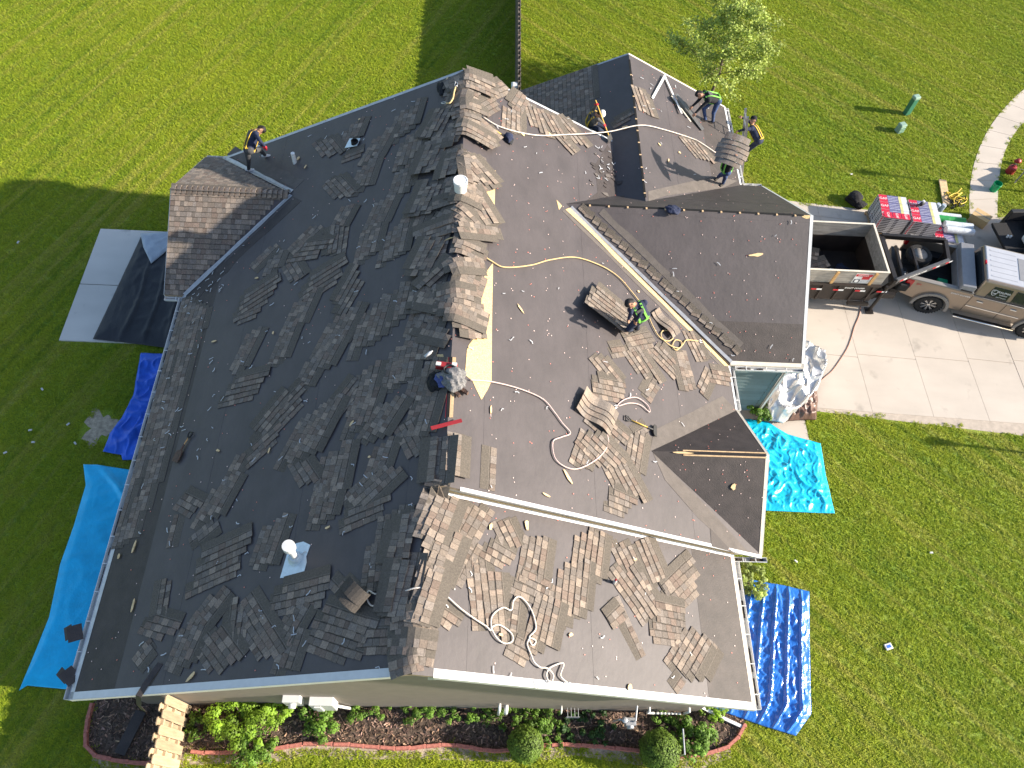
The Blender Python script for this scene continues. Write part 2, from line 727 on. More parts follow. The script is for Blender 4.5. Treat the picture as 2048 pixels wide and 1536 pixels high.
structure('soil_strip', strip, 'soil')
# mulch chips: uncountable
ch = MB()
rq = random.Random(3)
for _ in range(9000):
    x, y = rq.uniform(-7.8, 7.8), rq.uniform(-.9, 1.0)
    if not inpoly(x, y, BED + [(7.9, 1.2), (-7.83, 1.2)]):
        continue
    a = rq.uniform(0, 6.3)
    l, w_ = rq.uniform(.02, .07), rq.uniform(.006, .016)
    R = Matrix.Rotation(a, 3, 'Z') @ Matrix.Rotation(rq.uniform(-.5, .5), 3, 'Y') @ Matrix.Rotation(rq.uniform(-.6, .6), 3, 'X')
    q = [R @ Vector(p) + Vector((x, y, .035)) for p in ((-l, -w_, 0), (l, -w_, 0), (l, w_, 0), (-l, w_, 0))]
    k = rq.choice((.35, .5, .8, 1.1, 1.8, 2.6))
    ch.add(q, [[0, 1, 2, 3]], 0, (k, k * rq.uniform(.9, 1.05), k * rq.uniform(.85, 1.1)))
tag(ch.build('mulch_chips', 'mulch_chip'), 'brown wood mulch chips covering the planting bed', 'mulch', kind='stuff')

# scalloped brick edging: every block a part
edge = thing('brick_edging', (0, -.5, 0), 'red concrete block edging curving round the mulch bed', 'edging')
cv = spline([(x, y, 0) for x, y in BED[1:-1]], 10)
acc, last = 0, cv[0]
bl = MB()
bl.hexa([(-.145, -.05, -.03), (.145, -.05, -.03), (.145, .05, -.03), (-.145, .05, -.03)], [(-.14, -.035, .085), (.14, -.035, .085), (.14, .035, .085), (-.14, .035, .085)])
bl.lathe((.145, 0, -.03), [(.05, 0), (.05, .10), (.04, .112), (0, .114)], 10)
ble = bl.mesh('edging_block', 'brick_red')
pts = [cv[0]]
for i in range(1, len(cv)):
    acc += (cv[i] - cv[i - 1]).length
    if acc >= .305:
        pts.append(cv[i])
        acc = 0
for i in range(len(pts) - 1):
    a, b = pts[i], pts[i + 1]
    mid = (a + b) / 2
    if -5.95 < mid.x < -5.5 or -4.5 < mid.x < -3.55:
        continue
    an = math.atan2(b.y - a.y, b.x - a.x) + rnd.uniform(-.05, .05)
    M = Matrix.Translation((mid.x, mid.y, .03 + rnd.uniform(-.008, .008))) @ Matrix.Rotation(an, 4, 'Z') @ Matrix.Scale((b - a).length / .33, 4, (1, 0, 0))
    inst('edging_block', ble, M, edge)


# shadowbox fences
def fence(name, x, y0, y1, h, label, woodm, step=.2, capw=True, far=False):
    f = thing(name, (x, (y0 + y1) / 2, 0), label, 'fence')
    n = int((y1 - y0) / step)
    pk = MB()
    hw = step * .66
    prof = [(-hw, 0), (hw, 0), (hw, h - .05), (hw - .035, h), (-hw + .035, h), (-hw, h - .05)]
    pk.hexa([(-.011, a, b) for a, b in prof], [(.011, a, b) for a, b in prof])
    pms = []
    for k in range(4):
        tn = (.8 + .13 * k, .8 + .125 * k, .8 + .12 * k)
        pk.t = [tn] * len(pk.f)
        pms.append(pk.mesh('picket', woodm))
    for i in range(n):
        yy = y0 + (i + .5) * step
        side = 1 if i % 2 == 0 else -1
        inst('picket', rnd.choice(pms), Matrix.Translation((x + side * .045, yy, rnd.uniform(-.012, .012))) @ Matrix.Rotation(rnd.uniform(-.02, .02), 4, 'X'), f)
    for z in (.35, 1.0, h - .25):
        MB().bbox(x - .033, x + .033, y0, y1, z - .045, z + .045).build('rail', woodm, f)
    yy = y0 + .05
    while yy < y1:
        MB().bbox(x - .031, x + .031, yy - .045, yy + .045, 0, h - .1).build('post', woodm, f)
        yy += 2.4
    return f


fence('wooden_fence', -5.62, -1.9, .28, 1.8, 'light wood shadowbox fence ending at the near gable wall', 'fence_wood', .145)
fence('board_fence', 2.12, 17.3, 36.0, 1.72, 'weathered dark shadowbox fence dividing the two back lawns', 'fence_dark', .15)
hb = MB()
hb.bbox(1.86, 2.05, 21.2, 21.45, 1.25, 1.62)
hb.hexa([(1.82, 21.17, 1.62), (2.06, 21.17, 1.62), (2.06, 21.48, 1.62), (1.82, 21.48, 1.62)], [(1.88, 21.22, 1.68), (2.06, 21.22, 1.68), (2.06, 21.43, 1.68), (1.88, 21.43, 1.68)])
hb.bar((1.9, 21.12, 1.3), (1.9, 21.12, .9), .04, .04)
tag(hb.build('utility_box', 'white_plastic', bevel=.01), 'small white box hung on the dark back fence', 'box')

# ------------------------------------------------------------------ grass tufts over the lawn (uncountable)
EXC = [[(-W + .3, .3), (W - .2, .3), (WR, YS), (WR, 8.4), (9.4, 8.4), (9.4, 15.4), (9.0, 18.7), (1.9, 18.7), (1.9, 15.2), (-W + .3, 15.2)],
       [(9.0, DRN(9)), (40, DRN(40) - 1.5), (40, 19.5), (21.2, 17.68), (20.0, 17.5), (18.9, 17.22), (9.0, DRF(9))],
       WL + WRt[::-1], [(8.3, 6.5), (10.98, 6.5), (10.98, 9.05), (8.3, 9.05)], [(-11.71, 10.47), (-6.5, 10.47), (-6.5, 14.93), (-11.71, 14.93)],
       BED + [(7.9, 1.2), (-7.83, 1.2)]]
XB0, XB1, YB0, YB1, CS = -25., 33., -2.6, 37., .25
xs = np.arange(XB0, XB1, CS) + CS / 2
ys = np.arange(YB0, YB1, CS) + CS / 2


def inpoly_np(X, Y, poly):
    r = np.zeros(X.shape, bool)
    j = len(poly) - 1
    for i in range(len(poly)):
        xi, yi = poly[i]
        xj, yj = poly[j]
        if yi != yj:
            c = ((yi > Y) != (yj > Y)) & (X < (xj - xi) * (Y - yi) / (yj - yi) + xi)
            r ^= c
        j = i
    return r


XX, YY = np.meshgrid(xs, ys)
bad = np.zeros(XX.shape, bool)
for e in EXC:
    bad |= inpoly_np(XX, YY, e)
bad |= ((XX + 9.75) / .5) ** 2 + ((YY - 7.62) / .6) ** 2 < 1
# only what the camera's surroundings can show
V = np.stack([XX - CAM[0], YY - CAM[1], np.full_like(XX, -CAM[2])], -1)
zz = V @ FX
px_, py_ = 1024 + FPX * (V @ RX) / zz, 768 - FPX * (V @ UX) / zz
bad |= (px_ < -260) | (px_ > 2310) | (py_ < -260) | (py_ > 1760)
cells = [(x, y) for x, y in zip(XX[~bad].tolist(), YY[~bad].tolist())]
gm = MB()
h_ = CS / 2
vv, ff = [], []
for i, (x, y) in enumerate(cells):
    vv += [(x - h_, y - h_, 0), (x + h_, y - h_, 0), (x + h_, y + h_, 0), (x - h_, y + h_, 0)]
    ff.append([4 * i, 4 * i + 1, 4 * i + 2, 4 * i + 3])
gme = bpy.data.meshes.new('grass')
gme.from_pydata(vv, [], ff)
gob = bpy.data.objects.new('grass', gme)
COL.objects.link(gob)
tag(gob, 'short mown lawn grass around the house', 'grass', kind='stuff')
gme.materials.append(MATS['grass_blades'])


def tuft_mesh(seed, nb=9, hmax=.034, spread=.055):
    q = random.Random(seed)
    m_ = MB()
    for _ in range(nb):
        a = q.uniform(0, 6.28)
        r = q.uniform(0, spread)
        bx, by = r * math.cos(a), r * math.sin(a)
        d = q.uniform(0, 6.28)
        ln = q.uniform(.025, .06)
        h = q.uniform(.55, 1) * hmax
        wv = Vector((-math.sin(d), math.cos(d), 0)) * q.uniform(.004, .0075)
        tip = Vector((bx + ln * math.cos(d), by + ln * math.sin(d), h))
        b0 = Vector((bx, by, 0))
        mid = b0.lerp(tip, .55) + Vector((0, 0, h * .18))
        m_.add([b0 - wv, b0 + wv, mid + wv, mid - wv, tip], [[0, 1, 2, 3], [3, 2, 4]])
    return m_.mesh('grass_tuft', 'grass_blades')


tc_ = bpy.data.collections.new('grass_tufts')
for k in range(6):
    tc_.objects.link(bpy.data.objects.new('grass_tuft', tuft_mesh(k)))
ng = bpy.data.node_groups.new('grass_scatter', 'GeometryNodeTree')
ng.interface.new_socket('Geometry', in_out='INPUT', socket_type='NodeSocketGeometry')
ng.interface.new_socket('Geometry', in_out='OUTPUT', socket_type='NodeSocketGeometry')
ni, no = ng.nodes.new('NodeGroupInput'), ng.nodes.new('NodeGroupOutput')
dp = ng.nodes.new('GeometryNodeDistributePointsOnFaces')
dp.inputs['Density'].default_value = 260
ci = ng.nodes.new('GeometryNodeCollectionInfo')
ci.inputs['Collection'].default_value = tc_
ci.inputs['Separate Children'].default_value = True
ci.inputs['Reset Children'].default_value = True
ip = ng.nodes.new('GeometryNodeInstanceOnPoints')
ip.inputs['Pick Instance'].default_value = True
rv = ng.nodes.new('FunctionNodeRandomValue')
rv.data_type = 'FLOAT_VECTOR'
rv.inputs[0].default_value = (-.15, -.15, 0)
rv.inputs[1].default_value = (.15, .15, 6.28)
rs = ng.nodes.new('FunctionNodeRandomValue')
rs.data_type = 'FLOAT'
rs.inputs[2].default_value = .7
rs.inputs[3].default_value = 1.5
ng.links.new(ni.outputs[0], dp.inputs['Mesh'])
ng.links.new(dp.outputs['Points'], ip.inputs['Points'])
ng.links.new(ci.outputs[0], ip.inputs['Instance'])
ng.links.new(rv.outputs[0], ip.inputs['Rotation'])
ng.links.new(rs.outputs[1], ip.inputs['Scale'])
ng.links.new(ip.outputs[0], no.inputs[0])
md = gob.modifiers.new('scatter', 'NODES')
md.node_group = ng
# ------------------------------------------------------------------ house materials
mat('underlay', (.068, .057, .058), .57, .16, 1.6, .20, 9, stretch=(1, .6, 1), fine=.12, spec=.52)
mat('ice_barrier', (.047, .037, .034), .65, .28, 3.0, .3, 40, fine=.15, spec=.5)
mat('valley_felt', (.115, .10, .09), .85, .15, 5, .2, 60, fine=.15)
mat('osb', (.60, .41, .18), .75, .28, 34, .25, 60, stretch=(1, 1, 1), col2=(.74, .56, .30))
mat('raw_wood', (.62, .43, .24), .75, .2, 8, .2, 40)
mat('deck_edge', (.33, .25, .17), .9, .2, 8)
mat('shingle', (.236, .203, .174), .95, .22, 30, .5, 160, tone=True, fine=.28)
mat('white_metal', (.62, .62, .61), .4, .06, 5, spec=.5)
mat('grey_metal', (.42, .43, .45), .38, .15, 7, metal=.35)
mat('cream_trim', (.66, .60, .50), .6, .10, 5)
mat('siding_beige', (.215, .185, .158), .6, .08, 3)
mat('siding_teal', (.155, .205, .215), .55, .07, 3, tone=True)
mat('black_gap', (.008, .008, .008), .9)
mat('gutter_muck', (.045, .035, .028), .95, .6, 20, .6, 40)
mat('red_paint', (.35, .03, .03), .5, .1, 5)
mat('flashing', (.60, .68, .72), .35, .12, 8, metal=.3, bump=.2, bscale=14)
mat('pvc', (.72, .72, .69), .45, .08, 6)
mat('window_glass', (.02, .025, .03), .06, .1, 2, spec=.8)

house = thing('house', (0, YS, 0), 'single-storey house with its roof half stripped of shingles', 'house')


def part(name, mb, m, parent=None, **k):
    return mb.build(name, m, parent or house, **k)


# ------------------------------------------------------------------ walls
OH = .41
WY = .34


def lapwall(mb, pts_xz, y, d, z0=0.1, exp=.11, flip=1):
    """lap siding courses clipped under a polygonal top (list of x,z from left to right)"""
    zt = max(p[1] for p in pts_xz)

    def span(z):
        xs_ = []
        n = len(pts_xz)
        for i in range(n):
            (xa, za), (xb, zb) = pts_xz[i], pts_xz[(i + 1) % n]
            if (za - z) * (zb - z) < 0:
                xs_.append(xa + (xb - xa) * (z - za) / (zb - za))
        return (min(xs_), max(xs_)) if len(xs_) >= 2 else None
    z = z0
    while z < zt - .05:
        s = span(z + exp * .5)
        if s:
            a, b = s
            mb.hexa([(a, y, z), (b, y, z), (b, y - d * .018, z), (a, y - d * .018, z)], [(a, y, z + exp), (b, y, z + exp), (b, y - d * .004, z + exp), (a, y - d * .004, z + exp)])
        z += exp


core = MB()        # solid body of the house below the roof
wx = W - OH
core.bbox(-wx, wx, WY + .01, YS + .4, .12, HE - .25)
core.bbox(-wx, WR - OH, YS + .3, YB - .3, .12, HE - .26)
core.bbox(7.0, XG - .25, YGN + .32, YGF - .3, .12, HE - .24)
core.bbox(X2 - W2 + .4, X2 + W2 - .4, YB - .4, Y2B - .3, .12, HE - .23)
part('wall', core, 'siding_beige')
gb = MB()
gb.prism([(-wx, WY + .012, HE - .3), (wx, WY + .012, HE - .3), (0, WY + .012, ZR - .2)], (0, .12, 0))
lapwall(gb, [(-wx, .1), (wx, .1), (wx, HE - .06), (0, ZR - .12), (-wx, HE - .06)], WY + .005, 1)
part('gable_wall', gb, 'siding_beige')
for (xa, ya, za, xb, yb, zb, xc, yc, zc, o_) in (
        (-wx, YB - .3, HE - .3, WR - OH, YB - .3, ZE - .3, D, YB - .3, ZB - .2, (0, -.12, 0)),
        (X2 - W2 + .4, Y2B - .3, HE - .3, X2 + W2 - .4, Y2B - .3, HE - .3, X2, Y2B - .3, Z2 - .2, (0, -.12, 0)),
        (XG - .25, YGN + .3, HE - .3, XG - .25, YGF - .3, HE - .3, XG - .25, YG, ZG - .25, (-.12, 0, 0)),
        (XE - .25, YE - WE + .2, ZE - .3, XE - .25, YE + WE - .2, ZE - .3, XE - .25, YE, ZEN - .25, (-.12, 0, 0))):
    q = MB()
    q.prism([(xa, ya, za), (xb, yb, zb), (xc, yc, zc)], o_)
    part('gable_wall', q, 'siding_teal' if xa > 7 else 'siding_beige')
fnd = MB()
fnd.bbox(-wx + .03, wx - .03, WY + .03, WY + .2, 0, .13)
fnd.bbox(7.1, XG - .28, YGN + .34, YGN + .5, 0, .13)
part('foundation', fnd, 'slab_concrete')
# garage side wall: each siding board its own piece
gw = MB()
gw.bbox(7.28, XG - .25, YGN + .3, YGN + .32, .1, HE - .2)
gwo = part('side_wall', gw, 'siding_teal')
for k in range(17):
    z = .14 + k * .165
    q = MB()
    tn = .85 + .3 * rnd.random()
    y = YGN + .3
    q.hexa([(7.3, y, z), (XG - .36, y, z), (XG - .36, y - .042, z), (7.3, y - .042, z)], [(7.3, y, z + .165), (XG - .36, y, z + .165), (XG - .36, y - .006, z + .165), (7.3, y - .006, z + .165)], 0, (tn, tn, tn))
    part('siding_board', q, 'siding_teal', gwo)
q = MB()
q.bbox(XG - .36, XG - .235, YGN + .262, YGN + .3, .1, HE - .2)
part('corner_board', q, 'siding_teal', gwo)
# walls under the patio cover: two posts and a beam
for yy in (YP - WP + .35, YP + WP - .35):
    MB().bbox(-W - LP + .3, -W - LP + .44, yy - .07, yy + .07, 0.05, HE - .1).build('porch_post', 'white_metal', house)
# garage doors on the drive side
gd = MB()
for k in range(5):
    gd.bbox(XG - .262, XG - .243, YG - 2.4, YG + 2.4, .04 + k * .44, .46 + k * .44)
part('garage_door', gd, 'white_metal')

# ------------------------------------------------------------------ roof decks
roof = MB()


def clip(poly, a, b, c):
    """keep a*x+b*y<=c"""
    out = []
    for i in range(len(poly)):
        p, q = poly[i], poly[(i + 1) % len(poly)]
        dp_, dq = a * p[0] + b * p[1] - c, a * q[0] + b * q[1] - c
        if dp_ <= 0:
            out.append(p)
        if dp_ * dq < 0:
            t = dp_ / (dp_ - dq)
            out.append((p[0] + (q[0] - p[0]) * t, p[1] + (q[1] - p[1]) * t))
    return out


def sheet(mb, n, poly, h0, h1, mi=0, tone=(1, 1, 1)):
    mb.hexa([(x, y, pz(n, x, y) + h0) for x, y in poly], [(x, y, pz(n, x, y) + h1) for x, y in poly], mi, tone)


for n in ROOF:
    sheet(roof, n, ROOF[n][1], -.10, -.004)
roofo = part('roof', roof, 'deck_edge')


def band(poly, ax, lo, hi):
    v = (1, 0) if ax == 'x' else (0, 1)
    p = clip(poly, v[0], v[1], hi)
    return clip(p, -v[0], -v[1], -lo) if len(p) > 2 else p


def felt(n, ax, cuts, mats_, lift0=0):
    """underlayment laid in overlapping lengths"""
    for i in range(len(cuts) - 1):
        lo, hi = cuts[i], cuts[i + 1]
        p = band(ROOF[n][1], ax, lo, hi)
        if len(p) < 3:
            continue
        q = MB()
        m_ = mats_[i] if isinstance(mats_, (list, tuple)) else mats_
        h = .0015 + .003 * (i % 2) + lift0
        sheet(q, n, p, -.004, h)
        part('underlayment_sheet', q, m_, roofo)


U_, I_ = 'underlay', 'ice_barrier'
felt('L', 'x', [-7, -5.95, -4.85, -3.7, -2.55, -1.4, -.35, D + 1], [I_, U_, U_, U_, U_, U_, U_])
felt('RN', 'x', [-1, .9, 2.1, 3.3, 4.5, 5.85, 8], [U_, U_, U_, U_, U_, I_])
felt('RB', 'x', [-1, 1.08, 2.28, 3.48, 4.68, 5.88, 6.9, 9], [U_, U_, U_, U_, U_, U_, U_])
felt('GN', 'y', [YGN - 1, YGN + .95, YGN + 2.1, YGN + 3.2, YG + 1], [I_, U_, U_, U_])
felt('GF', 'y', [YG - 1, YG + 1.1, YG + 2.2, YGF + 1], [I_, I_, I_])
felt('SR', 'x', [0, X2 + 1.2, X2 + 2.5, X2 + W2 + 1], [U_, U_, I_])
felt('SL', 'x', [-1, X2 - 2.0, X2 - 1.0, X2 + 1], [U_, U_, U_])
felt('EN', 'y', [0, YE - 1.0, YE + 1], [I_, I_])
felt('EF', 'y', [0, YE + 1.0, YE + 4], [I_, I_])
felt('PN', 'y', [0, 40], [U_])
felt('PF', 'y', [0, 40], [U_])


def patch(name, n, px, m_, h=.008, th=.004, parent=None, label=None):
    q = MB()
    P_ = [onplane(n, *p) for p in px]
    sheet(q, n, [(p.x, p.y) for p in P_], h - th, h)
    o = part(name, q, m_, parent or roofo)
    if label:
        o['label'] = label
    return o


# paler valley lining beside the entry gable and the rear gable
patch('valley_lining', 'RB', [(1300, 902), (1308, 860), (1380, 826), (1445, 792), (1478, 826), (1400, 858)], 'valley_felt')
patch('valley_lining', 'RB', [(1306, 906), (1420, 1020), (1500, 1108), (1460, 1104), (1424, 1062), (1395, 1035), (1330, 960)], 'valley_felt')
patch('valley_lining', 'SR', [(1297, 403), (1296, 383), (1430, 352), (1475, 362), (1446, 376), (1400, 382), (1330, 392)], 'valley_felt')
patch('valley_lining', 'RB', [(1190, 330), (1215, 290), (1290, 398), (1215, 402), (1170, 404), (1195, 385)], 'ice_barrier')
patch('felt_strip', 'RB', [(1420, 1056), (1465, 1104), (1423, 1093)], 'ice_barrier', .012)
# bare sheathing where the underlayment has come away
patch('bare_sheathing', 'RB', [(991, 341), (989, 420), (978, 404), (968, 388), (955, 378), (966, 362), (978, 350)], 'osb', .010, label='bare yellow strand board showing beside the ridge')
patch('bare_sheathing', 'RB', [(986, 526), (984, 640), (983, 762), (975, 780), (963, 800), (952, 778), (945, 762), (930, 750), (934, 700), (938, 690), (958, 664), (962, 610), (955, 590), (972, 545)], 'osb', .010, label='long bare yellow strand board showing beside the ridge')
patch('bare_sheathing', 'L', [(874, 709), (886, 709), (888, 716), (896, 716), (897, 738), (880, 738), (878, 728), (874, 726)], 'osb', .010)
patch('bare_sheathing', 'RB', [(1113, 400), (1124, 412), (1118, 420)], 'osb', .009)
patch('bare_sheathing', 'GN', [(1602, 431), (1620, 431), (1619, 437), (1612, 438), (1605, 435)], 'osb', .009)

# ridges: open vent slots and exposed boards
def ridge_bar(name, a, b, wd, h, m_, dz=0.0):
    a, b = Vector(a), Vector(b)
    q = MB()
    q.bar(a + Vector((0, 0, dz)), b + Vector((0, 0, dz)), wd, h)
    return part(name, q, m_, roofo)


ridge_bar('ridge_slot', (XGV + .4, YG, ZG), (XG - .25, YG, ZG), .055, .012, 'black_gap', .002)
for k in range(12):
    x = XGV + .6 + k * .5
    ridge_bar('ridge_truss', (x, YG - .03, ZG), (x + .045, YG - .03, ZG), .06, .014, 'raw_wood', .004)
ridge_bar('ridge_slot', (X2, Y2V + .15, Z2), (X2, Y2B - .3, Z2), .055, .012, 'black_gap', .002)
for k in range(11):
    y = Y2V + .3 + k * .5
    ridge_bar('ridge_truss', (X2 - .03, y, Z2), (X2 + .03, y, Z2), .045, .014, 'raw_wood', .004)
ridge_bar('ridge_board', (XEV + .75, YE + .055, ZEN - .036), (XE - .04, YE + .055, ZEN - .036), .035, .02, 'raw_wood')
ridge_bar('ridge_board', (XEV + .75, YE - .055, ZEN - .036), (XE - .04, YE - .055, ZEN - .036), .035, .02, 'raw_wood')
ridge_bar('ridge_slot', (XEV + .8, YE, ZEN), (XE - .05, YE, ZEN), .06, .012, 'black_gap', -.006)
ya, yb = 4.75, 6.15
ridge_bar('ridge_board', (D + .06, ya, ZB - .02), (D + .06, yb, ZB - .02), .07, .02, 'raw_wood')
ridge_bar('ridge_slot', (D, ya, ZB - .004), (D, yb, ZB - .004), .05, .012, 'black_gap')
ridge_bar('chalk_line', (D - .05, ya, ZB - .02), (D - .05, yb, ZB - .02), .018, .016, 'red_paint')

# ------------------------------------------------------------------ drip edge, rake boards, gutters
def edge_strip(name, a, b, inn, wd, m_, drop=.09, parent=None):
    """metal drip edge: a flange lying on the roof and a face hanging down; a,b roof edge points, inn = inward unit along the roof"""
    a, b, inn = Vector(a), Vector(b), Vector(inn)
    q = MB()
    up = Vector((0, 0, .009))
    q.hexa([a + up * .3, b + up * .3, b + inn * wd + up * .3, a + inn * wd + up * .3], [a + up, b + up, b + inn * wd + up, a + inn * wd + up])
    out = -Vector((inn.x, inn.y, 0)).normalized() * .018
    q.hexa([a + out + Vector((0, 0, -drop)), b + out + Vector((0, 0, -drop)), b + Vector((0, 0, -drop)), a + Vector((0, 0, -drop))],
           [a + out + up, b + out + up, b + up * .6, a + up * .6])
    return part(name, q, m_, parent or house)


def rake(n, p0, p1, inn, m_='white_metal', wd=.085, drop=.16):
    a = Vector((p0[0], p0[1], pz(n, *p0)))
    b = Vector((p1[0], p1[1], pz(n, *p1)))
    k = ROOF[n][0]
    i3 = Vector((inn[0], inn[1], k[1] * inn[0] + k[2] * inn[1])).normalized()
    return edge_strip('drip_edge', a, b, i3, wd, m_, drop)


rake('L', (-W, 0), (-.3, 0), (0, 1), 'white_metal', .13)
rake('RN', (.35, 0), (W, 0), (0, 1), 'white_metal', .13)
rake('L', (-W, YB), (D - .05, YB), (0, -1), 'grey_metal')
rake('RB', (D + .1, YB), (XV2, YB), (0, -1), 'white_metal', .05)
rake('RB', (D + .3, YS - .015), (WR, YS - .015), (0, 1), 'white_metal', .06, .03)
rake('GN', (XG, YGN), (XG, YG), (-1, 0), 'white_metal', .07)
rake('GF', (XG, YG), (XG, YGF), (-1, 0), 'white_metal', .05)
rake('SR', (X2, Y2B), (X2 + W2, Y2B), (0, -1), 'cream_trim', .05)
rake('SL', (X2 - W2, Y2B), (X2, Y2B), (0, -1), 'grey_metal', .05)
rake('EN', (XE, YE - WE), (XE, YE), (-1, 0), 'cream_trim', .07)
rake('EF', (XE, YE), (XE, YE + WE), (-1, 0), 'cream_trim', .05)
rake('PN', (-W - LP, YP - WP), (-W - LP, YP), (1, 0), 'white_metal', .02)
rake('PF', (-W - LP, YP), (-W - LP, YP + WP), (1, 0), 'white_metal', .02)
# eaves
rake('L', (-W, 0), (-W, YP - WP), (1, 0), 'grey_metal', .10, .05)
rake('RN', (W, 0), (W, YS), (-1, 0), 'cream_trim', .10, .05)
rake('SR', (X2 + W2, YGF), (X2 + W2, Y2B), (-1, 0), 'white_metal', .06, .05)
rake('GN', (WR, YGN), (XG, YGN), (0, 1), 'cream_trim', .09, .05)
rake('RB', (WR, YE + WE), (WR, YGN), (-1, 0), 'white_metal', .05, .05)
# step between the low near roof and the high rear roof: siding face with trims
step = MB()
s0, s1 = pz('RN', 0.0, 0), 0
xa, xb = .05, W
step.prism([(xa, YS + .03, pz('RN', xa, 0) - .02), (xb, YS + .03, pz('RN', xb, 0) - .02), (WR - .1, YS + .03, pz('RB', WR - .1, 0) - .05), (D, YS + .03, ZB - .05), (0.0, YS + .03, ZR - .02)], (0, .1, 0))
part('step_wall', step, 'cream_trim')
q = MB()
q.hexa([(.25, YS + .03, pz('RN', .25, 0) + .006), (W, YS + .03, pz('RN', W, 0) + .006), (W, YS - .045, pz('RN', W, 0) + .006), (.25, YS - .045, pz('RN', .25, 0) + .006)],
       [(.25, YS + .03, pz('RN', .25, 0) + .05), (W, YS + .03, pz('RN', W, 0) + .05), (W, YS - .045, pz('RN', W, 0) + .012), (.25, YS - .045, pz('RN', .25, 0) + .012)])
part('step_flashing', q, 'white_metal')
q = MB()
q.hexa([(.45, YS + .012, pz('RN', .45, 0) + .05), (W, YS + .012, pz('RN', W, 0) + .05), (W, YS + .028, pz('RN', W, 0) + .05), (.45, YS + .028, pz('RN', .45, 0) + .05)],
       [(.45, YS + .012, pz('RN', .45, 0) + .10), (W, YS + .012, pz('RN', W, 0) + .10), (W, YS + .028, pz('RN', W, 0) + .10), (.45, YS + .028, pz('RN', .45, 0) + .10)])
part('trim_board', q, 'osb')


def gutter(a, b, out, name='gutter', muck=True, hang=.62):
    a, b, o_ = Vector(a), Vector(b), Vector(out).normalized()
    up = Vector((0, 0, 1))
    prof = [(.02, .0), (.02, -.11), (.10, -.11), (.135, -.02), (.135, .005), (.122, .005), (.122, -.018), (.092, -.098), (.03, -.098), (.03, .0)]
    A_ = [a + o_ * p[0] + up * (p[1] - .05) for p in prof]
    B_ = [b + o_ * p[0] + up * (p[1] - .05) for p in prof]
    q = MB()
    n = len(prof)
    q.add(A_ + B_, [[i, (i + 1) % n, n + (i + 1) % n, n + i] for i in range(n)] + [list(range(n))[::-1], list(range(n, 2 * n))])
    for e in (a, b):
        d_ = (b - a).normalized() * (.006 if e == a else -.006)
        q.hexa([e + o_ * .02 + up * -.16, e + o_ * .10 + up * -.16, e + o_ * .135 + up * -.045, e + o_ * .02 + up * -.045],
               [e + d_ + o_ * .02 + up * -.16, e + d_ + o_ * .10 + up * -.16, e + d_ + o_ * .135 + up * -.045, e + d_ + o_ * .02 + up * -.045])
    go = part(name, q, 'white_metal')
    L_ = (b - a).length
    k = .3
    while k < L_:
        p = a + (b - a) * (k / L_)
        MB().bar(p + o_ * .015 + up * -.045, p + o_ * .138 + up * -.045, .022, .012).build('gutter_hanger', 'white_metal', house)
        house_child = COL.objects[-1]
        setpar(house_child, go)
        k += hang
    if muck:
        q = MB()
        rr = random.Random(int(L_ * 100))
        k = .1
        while k < L_ - .3:
            l = rr.uniform(.15, .7)
            if rr.random() < .7:
                p, p2 = a + (b - a) * (k / L_), a + (b - a) * (min(k + l, L_ - .05) / L_)
                q.bar(p + o_ * .065 + up * (-.13), p2 + o_ * .065 + up * (-.13), .055, rr.uniform(.03, .06))
            k += l + rr.uniform(.02, .3)
        mo = part('gutter_debris', q, 'gutter_muck', go)
        mo['kind'] = 'stuff'
    return go


gutter((-W, 0.0, HE), (-W, YP - WP - .02, HE), (-1, 0, 0))
gutter((-W - LP, YP - WP, HE), (-W - .14, YP - WP, HE), (0, -1, 0), muck=False, hang=.3)
gutter((-W - LP, YP + WP, HE), (-W + .05, YP + WP, HE), (0, 1, 0), muck=False)
gutter((W, 0.0, HE), (W, YS - .12, HE), (1, 0, 0))
gutter((W - .05, YE - WE - .02, ZE + .01), (XE + .12, YE - WE - .02, ZE + .01), (0, -1, 0), hang=.3)
gutter((WR, YE + WE + .02, ZE), (WR, YGN - .02, ZE), (1, 0, 0), hang=.7)
gutter((WR + .14, YGN, HE), (XG, YGN, HE), (0, -1, 0), hang=.55)
gutter((X2 + W2, YGF + .12, HE), (X2 + W2, Y2B, HE), (1, 0, 0))
gutter((X2 + W2 + .1, YGF, HE), (XG, YGF, HE), (0, 1, 0), hang=.3)
# downspouts
for pts_ in ([(-W - .08, 5.9, HE - .16), (-W + OH - .06, 5.9, HE - .5), (-W + OH - .06, 5.9, .2), (-W - .1, 5.9, .08)],
             [(W + .08, .25, HE - .16), (W - OH + .06, .42, HE - .55), (W - OH + .06, .42, .3), (W - OH + .5, .25, .12), (W + .75, -.02, .06)],
             [(XG - .3, YGN - .08, HE - .16), (XG - .2, YGN + .22, HE - .5), (XG - .2, YGN + .22, .2)]):
    q = MB()
    for a_, b_ in zip(pts_[:-1], pts_[1:]):
        q.bar(a_, b_, .075, .06)
    part('downspout', q, 'white_metal')

